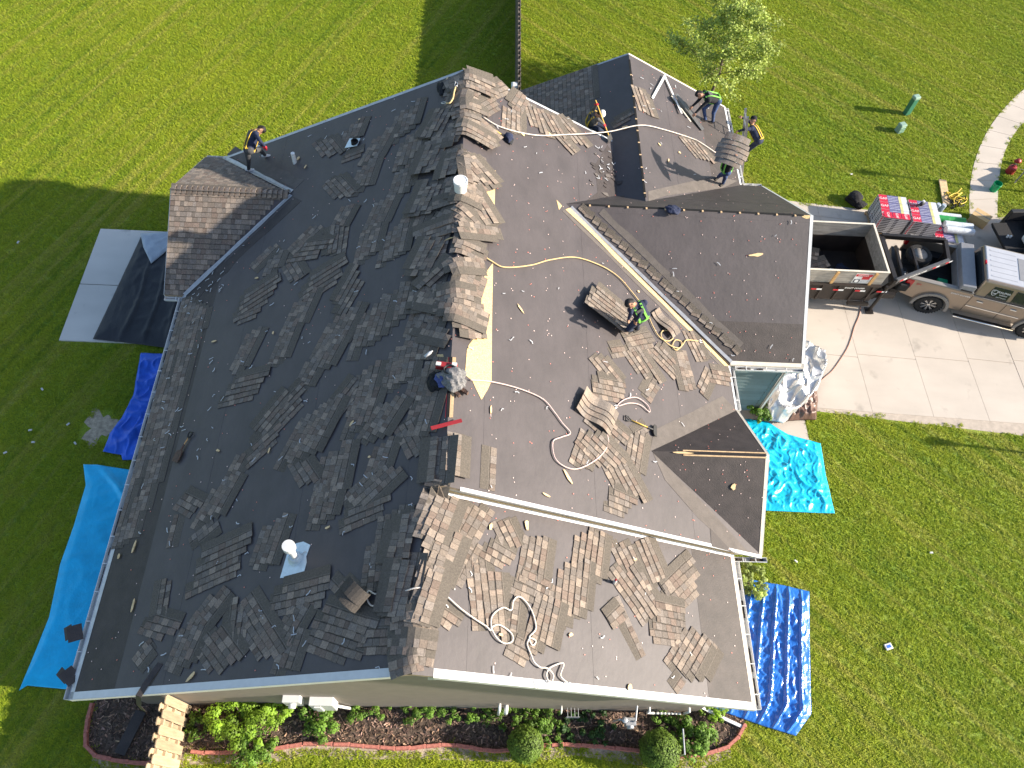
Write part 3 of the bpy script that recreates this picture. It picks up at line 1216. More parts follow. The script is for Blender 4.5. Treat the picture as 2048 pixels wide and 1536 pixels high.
# ------------------------------------------------------------------ wall fittings on the near gable
for px, py in ((863, 1376), (902, 1377)):
    z = 4.55
    p = G(px, py, z)
    q = MB()
    q.hexa([(p.x - .08, WY - .002, z - .09), (p.x + .08, WY - .002, z - .09), (p.x + .08, WY - .09, z - .09), (p.x - .08, WY - .09, z - .09)],
           [(p.x - .08, WY - .002, z + .07), (p.x + .08, WY - .002, z + .07), (p.x + .08, WY - .03, z + .07), (p.x - .08, WY - .03, z + .07)])
    part('wall_vent', q, 'grey_metal')
q = MB()
q.bbox(-3.10, -2.72, WY - .16, WY - .002, 1.2, 1.75)
q.lathe((-2.91, WY - .16, 1.5), [(.085, 0), (.085, .08), (.06, .10), (0, .10)], 16, Matrix.Rotation(math.pi / 2, 3, 'X'))
part('electric_meter', q, 'white_plastic', bevel=.01)
q = MB()
q.bbox(-2.55, -2.02, WY - .19, WY - .002, .75, 1.55)
q.bbox(-2.46, -2.3, WY - .22, WY - .19, .8, 1.4)
q.bar((-2.1, WY - .08, .75), (-1.75, WY - .06, .05), .06, .06)
part('utility_cabinet', q, 'white_plastic', bevel=.012)
for px, z0, z1, r in ((998, .9, .25, .035), (1012, .7, .5, .05), (1122, .7, .55, .02)):
    x = G(px, 1415, .6).x
    q = MB()
    q.tube([(x, WY, z0), (x, WY - .1, z0), (x, WY - .14, z0 - .05), (x, WY - .16, z1)], r, 10)
    part('vent_pipe', q, 'pvc', smooth=True)
q = MB()
x = G(1145, 1425, .4).x
for k in range(4):
    q.tube([(x - .13 + .085 * k, WY - .02, .5), (x - .13 + .085 * k, WY - .22, .5), (x - .13 + .085 * k, WY - .22, .34)], .006, 6)
q.tube([(x - .16, WY - .22, .34), (x + .16, WY - .22, .34)], .007, 6)
q.tube([(x - .16, WY - .22, .5), (x + .16, WY - .22, .5)], .007, 6)
part('hose_rack', q, 'grey_metal')
q = MB()
x = G(1295, 1422, .5).x
q.tube([(x, WY, .75), (x, WY - .1, .72), (x, WY - .1, .42), (x + .18, WY - .1, .42)], .025, 8)
for k in range(7):
    q.tube([(x + .22 + .09 * k, WY - .1, .4), (x + .28 + .09 * k, WY - .1, .43)], .028, 8)
q.tube([(x + .9, WY - .1, .4), (x + .95, WY - .1, .75), (x + .95, WY, .75)], .03, 8)
part('gas_manifold', q, 'pvc', smooth=True)
# gas meter
p = G(1258, 1448, .4)
q = MB()
q.box((p.x, WY - .32, .52), (.24, .17, .26))
q.lathe((p.x, WY - .42, .52), [(.09, -.02), (.09, .03), (.07, .05), (0, .05)], 14, Matrix.Rotation(math.pi / 2, 3, 'X'))
q.tube([(p.x - .07, WY - .32, .64), (p.x - .07, WY - .32, .8), (p.x - .3, WY - .3, .82), (p.x - .32, WY - .25, .1)], .022, 8)
q.tube([(p.x + .07, WY - .32, .64), (p.x + .07, WY - .32, .85), (p.x + .12, WY, .9)], .022, 8)
q.lathe((p.x - .18, WY - .31, .82), [(.07, -.03), (.07, .02), (.03, .05), (0, .05)], 12)
part('gas_meter', q, 'grey_metal', bevel=.01)
q = MB()
p = G(1350, 1515, 0)
q.tube([(p.x, p.y, 0), (p.x, p.y, .9), (p.x - .01, WY - .5, 1.0)], .018, 8)
tag(q.build('marker_pipe', 'grey_metal'), 'thin grey standpipe rising from the bed beside a round shrub', 'pipe')

# ------------------------------------------------------------------ roof vents
def flue(px, py, n, hgt, r, capr, flash=True):
    b = onplane(n, px, py)
    if flash:
        q = MB()
        u = Vector((1, 0, ROOF[n][0][1])).normalized()
        v = Vector((0, 1, 0))
        nn = pn(n)
        cr = [(-.30, -.34), (.10, -.36), (.24, -.30), (.27, -.10), (.24, .02), (.30, .24), (.12, .33), (-.20, .30)]
        q.hexa([b + u * s_ + v * t_ + nn * .004 for s_, t_ in cr], [b + u * s_ + v * t_ + nn * (.010 + .012 * rnd.random()) for s_, t_ in cr])
        q.lathe(b, [(.155, 0), (.13, .10), (.10, .16)], 20)
        fo = part('vent_flashing', q, 'flashing', roofo)
    q = MB()
    q.lathe(b, [(r, -.1), (r, hgt)], 18)
    if capr:
        q.lathe(b, [(capr * .75, hgt - .02), (capr, hgt + .03), (capr, hgt + .16), (capr * .95, hgt + .18), (0, hgt + .19)], 22)
    return part('vent_pipe', q, 'white_metal' if capr else 'pvc', roofo, smooth=False)


flue(592, 1118, 'L', .62, .062, .12)
flue(590, 326, 'L', .36, .055, 0, False)
b = onplane('L', 707, 288)
q = MB()
nn = pn('L')
q.hexa([b + Vector(p) + nn * .05 for p in ((-.2, -.12, -.1), (.15, -.2, .07), (.22, .06, .1), (-.1, .2, -.05))], [b + Vector(p) + nn * .065 for p in ((-.2, -.12, -.1), (.15, -.2, .07), (.22, .06, .1), (-.1, .2, -.05))])
part('vent_flashing', q, 'flashing', roofo)
q = MB()
q.lathe(b + Vector((.05, -.05, 0)), [(.10, 0), (.10, .16), (.07, .18), (.055, .12)], 16)
part('vent_collar', q, 'black_gap', roofo)

# valley metal
def valley(a, b, n1, inn, wd, m_, nm='valley_metal', h=.012):
    a, b, i3 = Vector(a), Vector(b), Vector(inn)
    q = MB()
    seg = 10
    rr = random.Random(int(a.x * 100 + a.y))
    top, bot = [], []
    for k in range(seg + 1):
        p = a.lerp(b, k / seg)
        w_ = wd * rr.uniform(.8, 1.15)
        e = p + i3 * w_
        q1 = Vector((p.x, p.y, pz(n1, p.x, p.y) + h))
        q2 = Vector((e.x, e.y, pz(n1, e.x, e.y) + h))
        top.append(q1)
        bot.append(q2)
    for k in range(seg):
        q.hexa([top[k] - Vector((0, 0, .006)), top[k + 1] - Vector((0, 0, .006)), bot[k + 1] - Vector((0, 0, .006)), bot[k] - Vector((0, 0, .006))], [top[k], top[k + 1], bot[k + 1], bot[k]])
    return part(nm, q, m_, roofo)


va, vb = Vector((XGV + .1, YG - .1, 0)), Vector((WR, YGN + .02, 0))
valley(va, vb, 'GN', (.70, .70, 0), .07, 'grey_metal', h=.02)
valley(va, vb, 'RB', (-.7, -.7, 0), .17, 'osb', 'valley_board', h=.012)
valley(va - Vector((.14, .14, 0)), vb - Vector((.14, .14, 0)), 'RB', (-.7, -.7, 0), .13, 'valley_felt', 'valley_lining', h=.009)
valley(va.lerp(vb, .11) + Vector((.27, .27, 0)), vb + Vector((.2, .33, 0)), 'GN', (.7, .7, 0), .17, 'valley_felt', 'valley_lining', h=.011)
va, vb = Vector((XPV, YP - .05, 0)), Vector((-W + .02, YP - WP, 0))
valley(va, vb, 'L', (.66, -.7, 0), .09, 'grey_metal', h=.02)
valley(va, vb, 'PN', (-.6, .6, 0), .06, 'grey_metal', h=.03)
valley(va + Vector((.12, -.12, 0)), vb + Vector((.12, -.12, 0)), 'L', (.7, -.7, 0), .38, 'ice_barrier', 'valley_lining', h=.008)
va, vb = Vector((XPV, YP + .05, 0)), Vector((-W + .02, YP + WP, 0))
valley(va, vb, 'L', (.66, .7, 0), .09, 'grey_metal', h=.02)
valley(va, vb, 'PF', (-.6, -.6, 0), .06, 'grey_metal', h=.03)
valley(va + Vector((.1, .1, 0)), vb + Vector((.1, .1, 0)), 'L', (.7, .7, 0), .32, 'valley_felt', 'valley_lining', h=.008)
# ------------------------------------------------------------------ shingle strips
SH_L, SH_W, SH_E = 1.0, .335, .143
PAL = [(1.0, .95, .91), (.84, .83, .83), (1.12, 1.04, .97), (.74, .72, .71), (1.0, .92, .87), (.92, .91, .92), (1.2, 1.14, 1.08), (.86, .76, .72)]


def strip_mesh(seed, length=1.0, head=True, bend=0.):
    q = random.Random(seed)
    mb = MB()
    n_ = lambda x: bend * (x * x)
    L2 = length / 2
    hd = q.uniform(.44, .54)
    # headlap
    if head:
        mb.hexa([(-L2, SH_E - .01, 0), (L2, SH_E - .01, 0), (L2, SH_W, 0), (-L2, SH_W, 0)],
                [(-L2, SH_E - .01, .006), (L2, SH_E - .01, .006), (L2, SH_W, .0045), (-L2, SH_W, .0045)], 0, (hd, hd * 1.0, hd * .97))
        mb.hexa([(-L2, SH_E + .012, .0055), (L2, SH_E + .012, .0055), (L2, SH_E + .022, .0055), (-L2, SH_E + .022, .0055)],
                [(-L2, SH_E + .012, .0068), (L2, SH_E + .012, .0068), (L2, SH_E + .022, .0068), (-L2, SH_E + .022, .0068)], 0, (.8, .8, .78))
    x = -L2
    up = q.random() < .5
    while x < L2 - .01:
        w_ = q.uniform(.09, .19)
        x2 = min(x + w_, L2)
        if L2 - x2 < .05:
            x2 = L2
        t = q.choice(PAL)
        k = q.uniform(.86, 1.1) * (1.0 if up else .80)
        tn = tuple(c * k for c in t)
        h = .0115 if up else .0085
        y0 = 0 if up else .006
        b_ = [(x, y0, 0), (x2 - .005, y0, 0), (x2 - .005, SH_E, 0), (x, SH_E, 0)]
        t_ = [(x, y0, h), (x2 - .005, y0, h), (x2 - .005, SH_E, .0075), (x, SH_E, .0075)]
        s0 = len(mb.f)
        mb.hexa(b_, t_, 0, tn)
        for i in range(s0, len(mb.f)):           # cut edges show black asphalt
            if i != s0 + 1:
                mb.t[i] = (.5, .48, .45)
        kb = .52 if up else .42                      # shade under the next course's lip, painted as a darker band
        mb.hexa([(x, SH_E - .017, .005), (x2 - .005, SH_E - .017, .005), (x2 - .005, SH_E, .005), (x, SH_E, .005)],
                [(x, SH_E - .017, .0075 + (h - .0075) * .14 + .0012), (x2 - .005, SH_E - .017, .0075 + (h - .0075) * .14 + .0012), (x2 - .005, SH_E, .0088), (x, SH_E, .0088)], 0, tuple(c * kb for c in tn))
        x = x2
        up = not up if q.random() < .85 else up
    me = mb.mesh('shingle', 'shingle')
    return me


LENS = [1.0, .8, .6, .42, .28]
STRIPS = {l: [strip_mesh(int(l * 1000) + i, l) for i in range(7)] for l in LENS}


def pick(l):
    return min(LENS, key=lambda q: abs(q - l))


def frame(u, v, n, o_):
    return Matrix(((u.x, v.x, n.x, o_.x), (u.y, v.y, n.y, o_.y), (u.z, v.z, n.z, o_.z), (0, 0, 0, 1)))


# ------------------------------------------------------------------ courses still nailed on
def field(n, poly, skip=0.0, seed=1, base=.012, scat=0.0, jag=None):
    """courses of shingles over polygon (x,y) of plane n, from the eave upwards"""
    q = random.Random(seed)
    k = ROOF[n][0]
    up2 = Vector((k[1], k[2]))
    sl = up2.length
    up2.normalize()
    al2 = Vector((up2.y, -up2.x))
    cosb = 1 / math.sqrt(1 + sl * sl)
    S = [Vector(p).dot(up2) for p in poly]
    T = [Vector(p).dot(al2) for p in poly]
    smin, smax = min(S), max(S)
    row = 0
    nn = pn(n)
    v3 = Vector((up2.x, up2.y, sl)).normalized()
    u3 = v3.cross(nn)
    s = smin
    while s < smax - .05:
        sm = s + SH_E * cosb * .5
        ts = []
        for i in range(len(poly)):
            a, b = i, (i + 1) % len(poly)
            if (S[a] - sm) * (S[b] - sm) < 0:
                ts.append(T[a] + (T[b] - T[a]) * (sm - S[a]) / (S[b] - S[a]))
        if len(ts) >= 2:
            t0, t1 = min(ts), max(ts)
            x = t0 - (q.uniform(.1, .9) if t1 - t0 > 1.2 else 0)
            while x < t1 - .04:
                a, b = max(x, t0), min(x + 1.0, t1)
                if b - a > .06 and q.random() >= skip:
                    lm = pick(b - a)
                    me = q.choice(STRIPS[lm])
                    cx = (a + b) / 2
                    p2 = al2 * cx + up2 * s
                    pos = Vector((p2.x, p2.y, pz(n, p2.x, p2.y))) + nn * (base + q.uniform(0, .002))
                    sgn = 1 if u3.dot(Vector((al2.x, al2.y, 0))) > 0 else -1
                    M = frame(u3, v3, nn, pos) @ Matrix.Rotation(-.028 + q.uniform(-scat, scat) * .3, 4, 'X') @ Matrix.Rotation(q.uniform(-scat, scat), 4, 'Z') @ Matrix.Scale((b - a) / lm, 4, (1, 0, 0))
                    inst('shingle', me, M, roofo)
                x += 1.0
        s += SH_E * cosb
        row += 1


PNP = [(-W - LP, YP - WP), (-W - .05, YP - WP), (XPV - .16, YP), (-W - LP, YP)]
PFP = [(-W - LP, YP), (XPV - .16, YP), (-W - .05, YP + WP), (-W - LP, YP + WP)]
field('PN', PNP, seed=2)
field('PF', PFP, seed=3)
SLP = [(X2 - W2, YB - .02), (X2 - W2, Y2B), (X2 - 1.05, Y2B), (X2 - 1.25, YB + .6), (X2 - 1.6, YB + .1)]
field('SL', SLP, seed=4)
LEP = [(-W, 3.05), (-W + .45, 3.25), (-W + .72, 4.6), (-W + .75, 8.5), (-W + .95, 9.0), (-W + .95, 9.3), (-W, YP - WP - .05)]
field('L', LEP, skip=.10, seed=5, scat=.03)
# torn remnant row along the garage valley
for k in range(24):
    t = (k + .5) / 24
    p = Vector((XGV + .25, YG - .18, 0)).lerp(Vector((WR + .12, YGN + .12, 0)), t) + Vector((.06, .08, 0))
    pos = Vector((p.x, p.y, pz('GN', p.x, p.y))) + pn('GN') * .014
    v3 = Vector((0, 1, PG)).normalized()
    u3 = v3.cross(pn('GN'))
    M = frame(u3, v3, pn('GN'), pos) @ Matrix.Rotation(rnd.uniform(-.25, .25) - .5, 4, 'Z') @ Matrix.Scale(rnd.uniform(.7, .9), 4, (1, 0, 0)) @ Matrix.Scale(.62, 4, (0, 1, 0))
    inst('shingle', rnd.choice(STRIPS[.28]), M, roofo)
# ridge caps on the patio cover
cap = MB()
for s_ in (-1, 1):
    pts_ = []
    for x in (-.066, .066):
        lift = .015 if x < 0 else .055
        row_ = [(x, 0, lift), (x, s_ * .05, lift - .010), (x, s_ * .165, lift - .155 * PP)]
        pts_.append(row_)
    vs_ = pts_[0] + pts_[1]
    cap.add(vs_ + [(a, b, c - .016) for a, b, c in vs_], [[0, 1, 4, 3], [1, 2, 5, 4], [6, 9, 10, 7], [7, 10, 11, 8], [0, 3, 9, 6], [2, 8, 11, 5], [3, 4, 10, 9], [4, 5, 11, 10], [0, 6, 7, 1], [1, 7, 8, 2]])
caps = []
for k in range(4):
    cap.t = [tuple(c * (.9 + .12 * k) for c in (1.05, .95, .88))] * len(cap.f)
    caps.append(cap.mesh('ridge_cap', 'shingle'))
x = -W - LP + .08
while x < XPV - .1:
    inst('ridge_cap', rnd.choice(caps), Matrix.Translation((x, YP + rnd.uniform(-.004, .004), ZP + .028)) @ Matrix.Rotation(rnd.uniform(-.02, .02), 4, 'Z'), roofo)
    x += .142

# ------------------------------------------------------------------ torn-off sheets of shingles lying loose
ZOFF = {}


def sheet_of(n, px, py, ang, ln, rows, side=1, stag=.14, label=None, group=None, h=None, pos=None, axes=None, seed=None, name='shingle_sheet', tw=.035, curl=0.):
    """a torn sheet: overlapping strips; ang = direction of the strips in the picture (degrees, anticlockwise from right),
    side = +1 when the bare nailing band of the top strip lies to the left of that direction"""
    q = random.Random(seed if seed is not None else int(px * 7 + py * 13))
    if axes is None:
        c0 = onplane(n, px, py)
        c1 = onplane(n, px + 20 * math.cos(math.radians(ang)), py - 20 * math.sin(math.radians(ang)))
        nn = pn(n)
        u = (c1 - c0).normalized()
    else:
        c0, u, nn = axes
    v = nn.cross(u) * 1.0
    if side < 0:
        u, v = -u, -v
    if h is None:
        h = .012 + .012 * (ZOFF.setdefault((n, int(px // 60), int(py // 60)), 0) % 5)
        ZOFF[(n, int(px // 60), int(py // 60))] += 1
    root = thing(name, c0, label, 'shingles', group)
    tot = (rows - 1) * SH_E
    z = h
    j = 0
    for i in range(rows):                         # bottom course first, each next overlaps its headlap
        off = (i - (rows - 1) / 2)
        base = c0 + v * (off * SH_E - SH_E * .5) + u * (off * stag * (1 if side > 0 else -1) + q.uniform(-.07, .07))
        rem = ln * q.uniform(.85, 1.08)
        segs = [rem] if rem < 1.15 else [1.0, max(rem - 1.0, .25)]
        xx = -sum(segs) / 2
        for sg in segs:
            lm = pick(sg)
            bz = z + (curl * (off / max(rows, 1)) ** 2 if curl else 0)
            M = frame(u, v, nn, base + u * (xx + sg / 2) + nn * bz) @ Matrix.Rotation(q.uniform(-tw, tw), 4, 'Z') @ Matrix.Rotation(-.03 + q.uniform(-.02, .02) , 4, 'X') @ Matrix.Rotation(q.uniform(-.012, .012), 4, 'Y') @ Matrix.Scale(sg / lm, 4, (1, 0, 0))
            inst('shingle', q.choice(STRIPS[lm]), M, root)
            xx += sg
        z += .0055
    return root


LMARK = {'L': [('the white flue', onplane('L', 592, 1118)), ('the short vent pipe', onplane('L', 590, 326)), ('the blue flashed vent', onplane('L', 707, 288)),
               ('the patio roof valley', onplane('L', 500, 480)), ('the worn eave', onplane('L', 400, 780)), ('the bare ridge board', onplane('L', 880, 830)), ('the wooden spade', onplane('L', 368, 895)),
               ('the near gable edge', onplane('L', 560, 1350)), ('the rear rake edge', onplane('L', 760, 215)), ('the coiled white rope', onplane('L', 770, 1200)), ('the heap of gear', onplane('L', 850, 760)), ('the yellow rope end', onplane('L', 830, 545))],
         'RN': [('the step flashing', onplane('RN', 1100, 1040)), ('the low ridge', onplane('RN', 870, 1180)), ('the tangled white rope', onplane('RN', 1040, 1290)), ('the dark eave strip', onplane('RN', 1440, 1260)), ('the white can', onplane('RN', 1228, 1172)), ('the near gable edge', onplane('RN', 1300, 1375))],
         'RB': [('the entry valley', onplane('RB', 1340, 960)), ('the curled sheet', onplane('RB', 1190, 830)), ('the garage valley', onplane('RB', 1390, 660)), ('the yellow rope coil', onplane('RB', 1345, 690)), ('the front gutter', onplane('RB', 1460, 770)), ('the rear rake edge', onplane('RB', 1090, 215)), ('the main ridge', onplane('RB', 960, 200)), ('the flat shovel', onplane('RB', 1285, 850)), ('the long shovel', onplane('RB', 990, 265)), ('the roof step', onplane('RB', 985, 960))]}
NUM = ['', 'one', 'two', 'three', 'four', 'five', 'six']


def sheet_label(n, px, py, ang, ln, rows, tone):
    p = onplane(n, px, py)
    c1 = onplane(n, px + 20 * math.cos(math.radians(ang)), py - 20 * math.sin(math.radians(ang))) - p
    a = abs(math.degrees(math.atan2(abs(c1.x), abs(c1.y))))
    lie = 'along the slope' if a < 25 else ('up the slope' if a > 65 else 'lying askew')
    lm = min(LMARK[n], key=lambda q: (q[1] - p).length)
    sz = 'short' if ln < .75 else ('long' if ln > 1.08 else 'wide')
    return '%s %s sheet of %s %s %s near %s' % (sz, tone, NUM[rows], 'course' if rows == 1 else 'courses', lie, lm[0])


SH = ('torn sheet of dark shingles lying loose on the shaded roof slope', 'loose shingle sheets on the shaded slope')
SUNB = ('torn sheet of tan shingles lying on the sunlit upper front slope', 'loose shingle sheets on the sunlit upper front slope')
SUNN = ('torn sheet of tan shingles lying on the sunlit low roof by the gable', 'loose shingle sheets on the sunlit low roof')
LEFT = [
    (810, 243, 75, 1.0, 5, -1, .10), (755, 292, 60, 1.0, 4, -1, .16), (728, 352, 70, 1.0, 4, -1, .12), (821, 296, 75, 1.0, 5, -1, .12), (804, 362, 74, 1.0, 4, -1, .14),
    (704, 268, 70, .8, 4, -1, .1), (655, 296, -52, .95, 4, 1, .1), (677, 378, -48, .95, 4, 1, .12), (684, 436, 60, .8, 3, -1, .1), (759, 428, 65, 1.0, 4, -1, .14),
    (830, 432, 70, 1.0, 5, -1, .12), (872, 278, 68, .9, 4, -1, .1), (708, 312, 20, .6, 2, 1, .1), (858, 400, 75, 1.0, 4, -1, .1),
    (608, 480, 45, .95, 3, -1, .10), (528, 513, 45, .85, 2, -1, .1), (622, 503, 8, .9, 4, 1, .16), (587, 545, -58, .7, 3, 1, .12), (546, 530, 68, .6, 3, -1, .1),
    (677, 482, 82, 1.0, 4, 1, .1), (736, 488, 74, 1.0, 4, -1, .12), (787, 488, 78, 1.0, 5, -1, .12), (648, 562, 32, 1.15, 5, 1, .12), (515, 597, 32, 1.1, 5, 1, .12),
    (497, 634, 22, .6, 2, 1, .1), (597, 628, 66, .95, 4, -1, .13), (566, 690, 68, .9, 3, -1, .12), (698, 586, 60, 1.1, 4, 1, .16), (672, 665, 62, 1.05, 5, -1, .16),
    (615, 748, 62, .8, 3, -1, .16), (650, 712, 62, 1.0, 4, -1, .15), (742, 650, 72, 1.1, 5, -1, .12), (792, 612, 76, 1.0, 4, -1, .12), (492, 700, 65, 1.15, 3, -1, .10),
    (487, 780, 14, 1.05, 5, 1, .08), (728, 778, 76, 1.1, 4, -1, .12), (694, 796, 52, .8, 3, 1, .12), (802, 730, 76, 1.0, 5, -1, .1), (836, 690, 72, 1.0, 5, -1, .1),
    (584, 812, 46, .85, 4, 1, .14), (648, 828, 60, .8, 3, -1, .14), (546, 846, 50, 1.1, 5, 1, .12), (527, 893, 42, .8, 3, 1, .12), (618, 866, 62, 1.2, 6, -1, .12),
    (608, 948, -58, .7, 3, 1, .1), (664, 948, 76, 1.05, 5, -1, .08), (650, 1000, 76, .9, 4, -1, .12), (742, 972, 42, 1.1, 4, -1, .08), (757, 922, 72, .8, 3, -1, .1),
    (724, 822, 70, .9, 4, -1, .12), (764, 838, 58, .9, 4, -1, .12), (820, 880, -62, .95, 3, 1, .1), (842, 826, 72, 1.0, 4, -1, .1), (728, 1030, 22, .9, 3, 1, .1),
    (536, 1088, 70, .95, 4, -1, .08), (776, 1088, 82, 1.1, 4, -1, .08), (748, 1130, 82, .8, 3, -1, .08), (442, 1128, 24, 1.15, 6, 1, .10), (434, 1000, 60, 1.0, 4, -1, .14),
    (468, 940, 62, .8, 2, -1, .1), (377, 1012, -28, .7, 3, 1, .1), (345, 1066, 76, .7, 1, -1, .1), (412, 1062, 40, .6, 2, -1, .1), (318, 1256, -16, .8, 3, 1, .12),
    (372, 1290, 66, .9, 4, -1, .1), (288, 1306, 50, .5, 2, -1, .1), (434, 1302, -55, .85, 5, 1, .08), (477, 1258, 82, 1.0, 3, 1, .05), (510, 1238, -58, 1.0, 3, 1, .08),
    (420, 1216, 52, .8, 3, -1, .1), (524, 1276, -58, .95, 4, 1, .08), (602, 1194, 14, 1.1, 4, 1, .1), (584, 1242, 60, .8, 3, -1, .1), (577, 1300, 70, .75, 3, -1, .1),
    (680, 1272, -18, 1.1, 6, 1, .05), (757, 1284, 4, .9, 3, 1, .06), (688, 1184, -48, .6, 2, 1, .1), (752, 1246, 10, .7, 3, 1, .1), (804, 1180, 80, 1.1, 3, -1, .05),
    (858, 560, 70, .9, 4, -1, .1), (846, 620, 70, 1.0, 4, -1, .1), (840, 770, 74, 1.0, 4, -1, .1), (882, 925, 86, .95, 2, -1, .04), (330, 1190, 80, .8, 2, 1, .05),
]
for a in LEFT:
    a = (*a[:3], a[3] * 1.03, *a[4:])
    sheet_of('L', *a, label=sheet_label('L', *a[:5], 'dark'), group=SH[1])
NEARR = [
    (937, 1060, 62, 1.05, 4, 1, -.05), (914, 1130, 62, .95, 4, 1, -.05), (1014, 1074, -65, .6, 3, 1, .05), (996, 1112, -30, .6, 3, 1, .05), (958, 1195, -84, 1.1, 3, 1, .05), (978, 1192, -84, 1.25, 4, 1, .1),
    (1064, 1122, 80, 1.0, 4, -1, .08), (1062, 1176, -26, .7, 4, 1, .05), (1174, 1114, 82, 1.15, 5, -1, .08), (1142, 1182, 84, 1.15, 5, -1, .12), (1099, 1206, 80, .9, 1, -1, .0),
    (1084, 1244, 76, 1.0, 4, -1, .08), (1040, 1304, -30, .55, 3, 1, .08), (888, 1236, -36, .5, 2, 1, .05), (1272, 1188, -56, 1.2, 5, 1, .06), (1257, 1250, -66, 1.2, 1, -1, .0),
    (1364, 1176, 44, 1.1, 5, 1, .08), (1337, 1250, -10, .85, 6, 1, .04), (1378, 1300, 60, 1.05, 5, -1, .08), (1260, 1134, -64, 1.0, 4, 1, .06), (1300, 1122, -68, .9, 3, 1, .04),
    (1362, 1366, 55, .38, 1, 1, 0), (1230, 1238, 42, .5, 2, 1, .0), (1410, 1318, 62, .9, 2, -1, .05), (1022, 1232, 84, .7, 2, -1, .05),
]
for a in NEARR:
    sheet_of('RN', *a, label=sheet_label('RN', *a[:5], 'tan'), group=SUNN[1])
BACKR = [
    (1267, 908, 80, 1.0, 3, -1, .08), (1242, 958, -62, 1.0, 5, 1, .06), (1240, 1010, -22, .6, 4, 1, .08), (1200, 905, -45, .9, 5, 1, .1), (1216, 862, -42, .9, 4, 1, .1), (1165, 898, 70, .9, 3, -1, .08),
    (1282, 690, 12, 1.0, 4, 1, .04), (1272, 726, -56, .8, 3, 1, .06), (1334, 726, -46, 1.0, 4, 1, .05), (1370, 742, -75, 1.05, 3, -1, .04), (1388, 692, -64, .9, 3, 1, .06),
    (1440, 756, -10, .7, 3, 1, .05), (1408, 762, 66, .9, 2, -1, .0), (1212, 742, -50, .8, 3, 1, .06), (1218, 782, -12, .9, 4, 1, .05), (1304, 780, 60, .7, 2, 1, .05), (1300, 735, -58, 1.0, 1, 1, 0),
    (1022, 240, 88, 1.0, 4, -1, .06), (1070, 236, -72, 1.0, 4, 1, .06), (1136, 262, -50, 1.1, 4, 1, .08), (992, 184, 22, 1.0, 3, 1, .08), (958, 160, -18, .9, 3, 1, .06), (978, 216, 30, .7, 3, 1, .06),
    (985, 274, 22, .5, 2, 1, .06), (1128, 286, -46, .8, 2, 1, .06), (1105, 250, -60, .8, 3, 1, .06), (1040, 205, 60, .8, 3, 1, .06), (985, 935, 86, 1.0, 1, 1, 0), (1400, 640, -52, .9, 2, 1, .02), (1170, 820, -20, .6, 2, 1, .05),
    (1236, 705, 10, .5, 2, 1, .05), (1285, 870, 30, .5, 2, 1, .05),
]
for a in BACKR:
    sheet_of('RB', *a, label=sheet_label('RB', *a[:5], 'tan'), group=SUNB[1])
sheet_of('SR', 1284, 202, -70, 1.05, 4, 1, .06, label='torn sheet of tan shingles draped below the rear gable ridge', group=None)
sheet_of('SR', 1394, 302, -50, .95, 5, 1, .10, label='square patch of pale tan shingles on the rear gable roof beside the rope')
sheet_of('SL', 1248, 240, 30, .6, 2, 1, .1, label='dark shingle scraps lying in the shaded valley near the crouching worker')


# ------------------------------------------------------------------ sheets draped over the main ridge
def zsoft(x, y, lift):
    """main roof height with the ridge rounded off, for limp sheets"""
    d = D if y > YS else 0.
    zt = ZB if y > YS else ZR
    k = .10
    a = math.sqrt((x - d) ** 2 + k * k) - k * .6
    return zt - (.4914 if x < d else PR) * a + lift


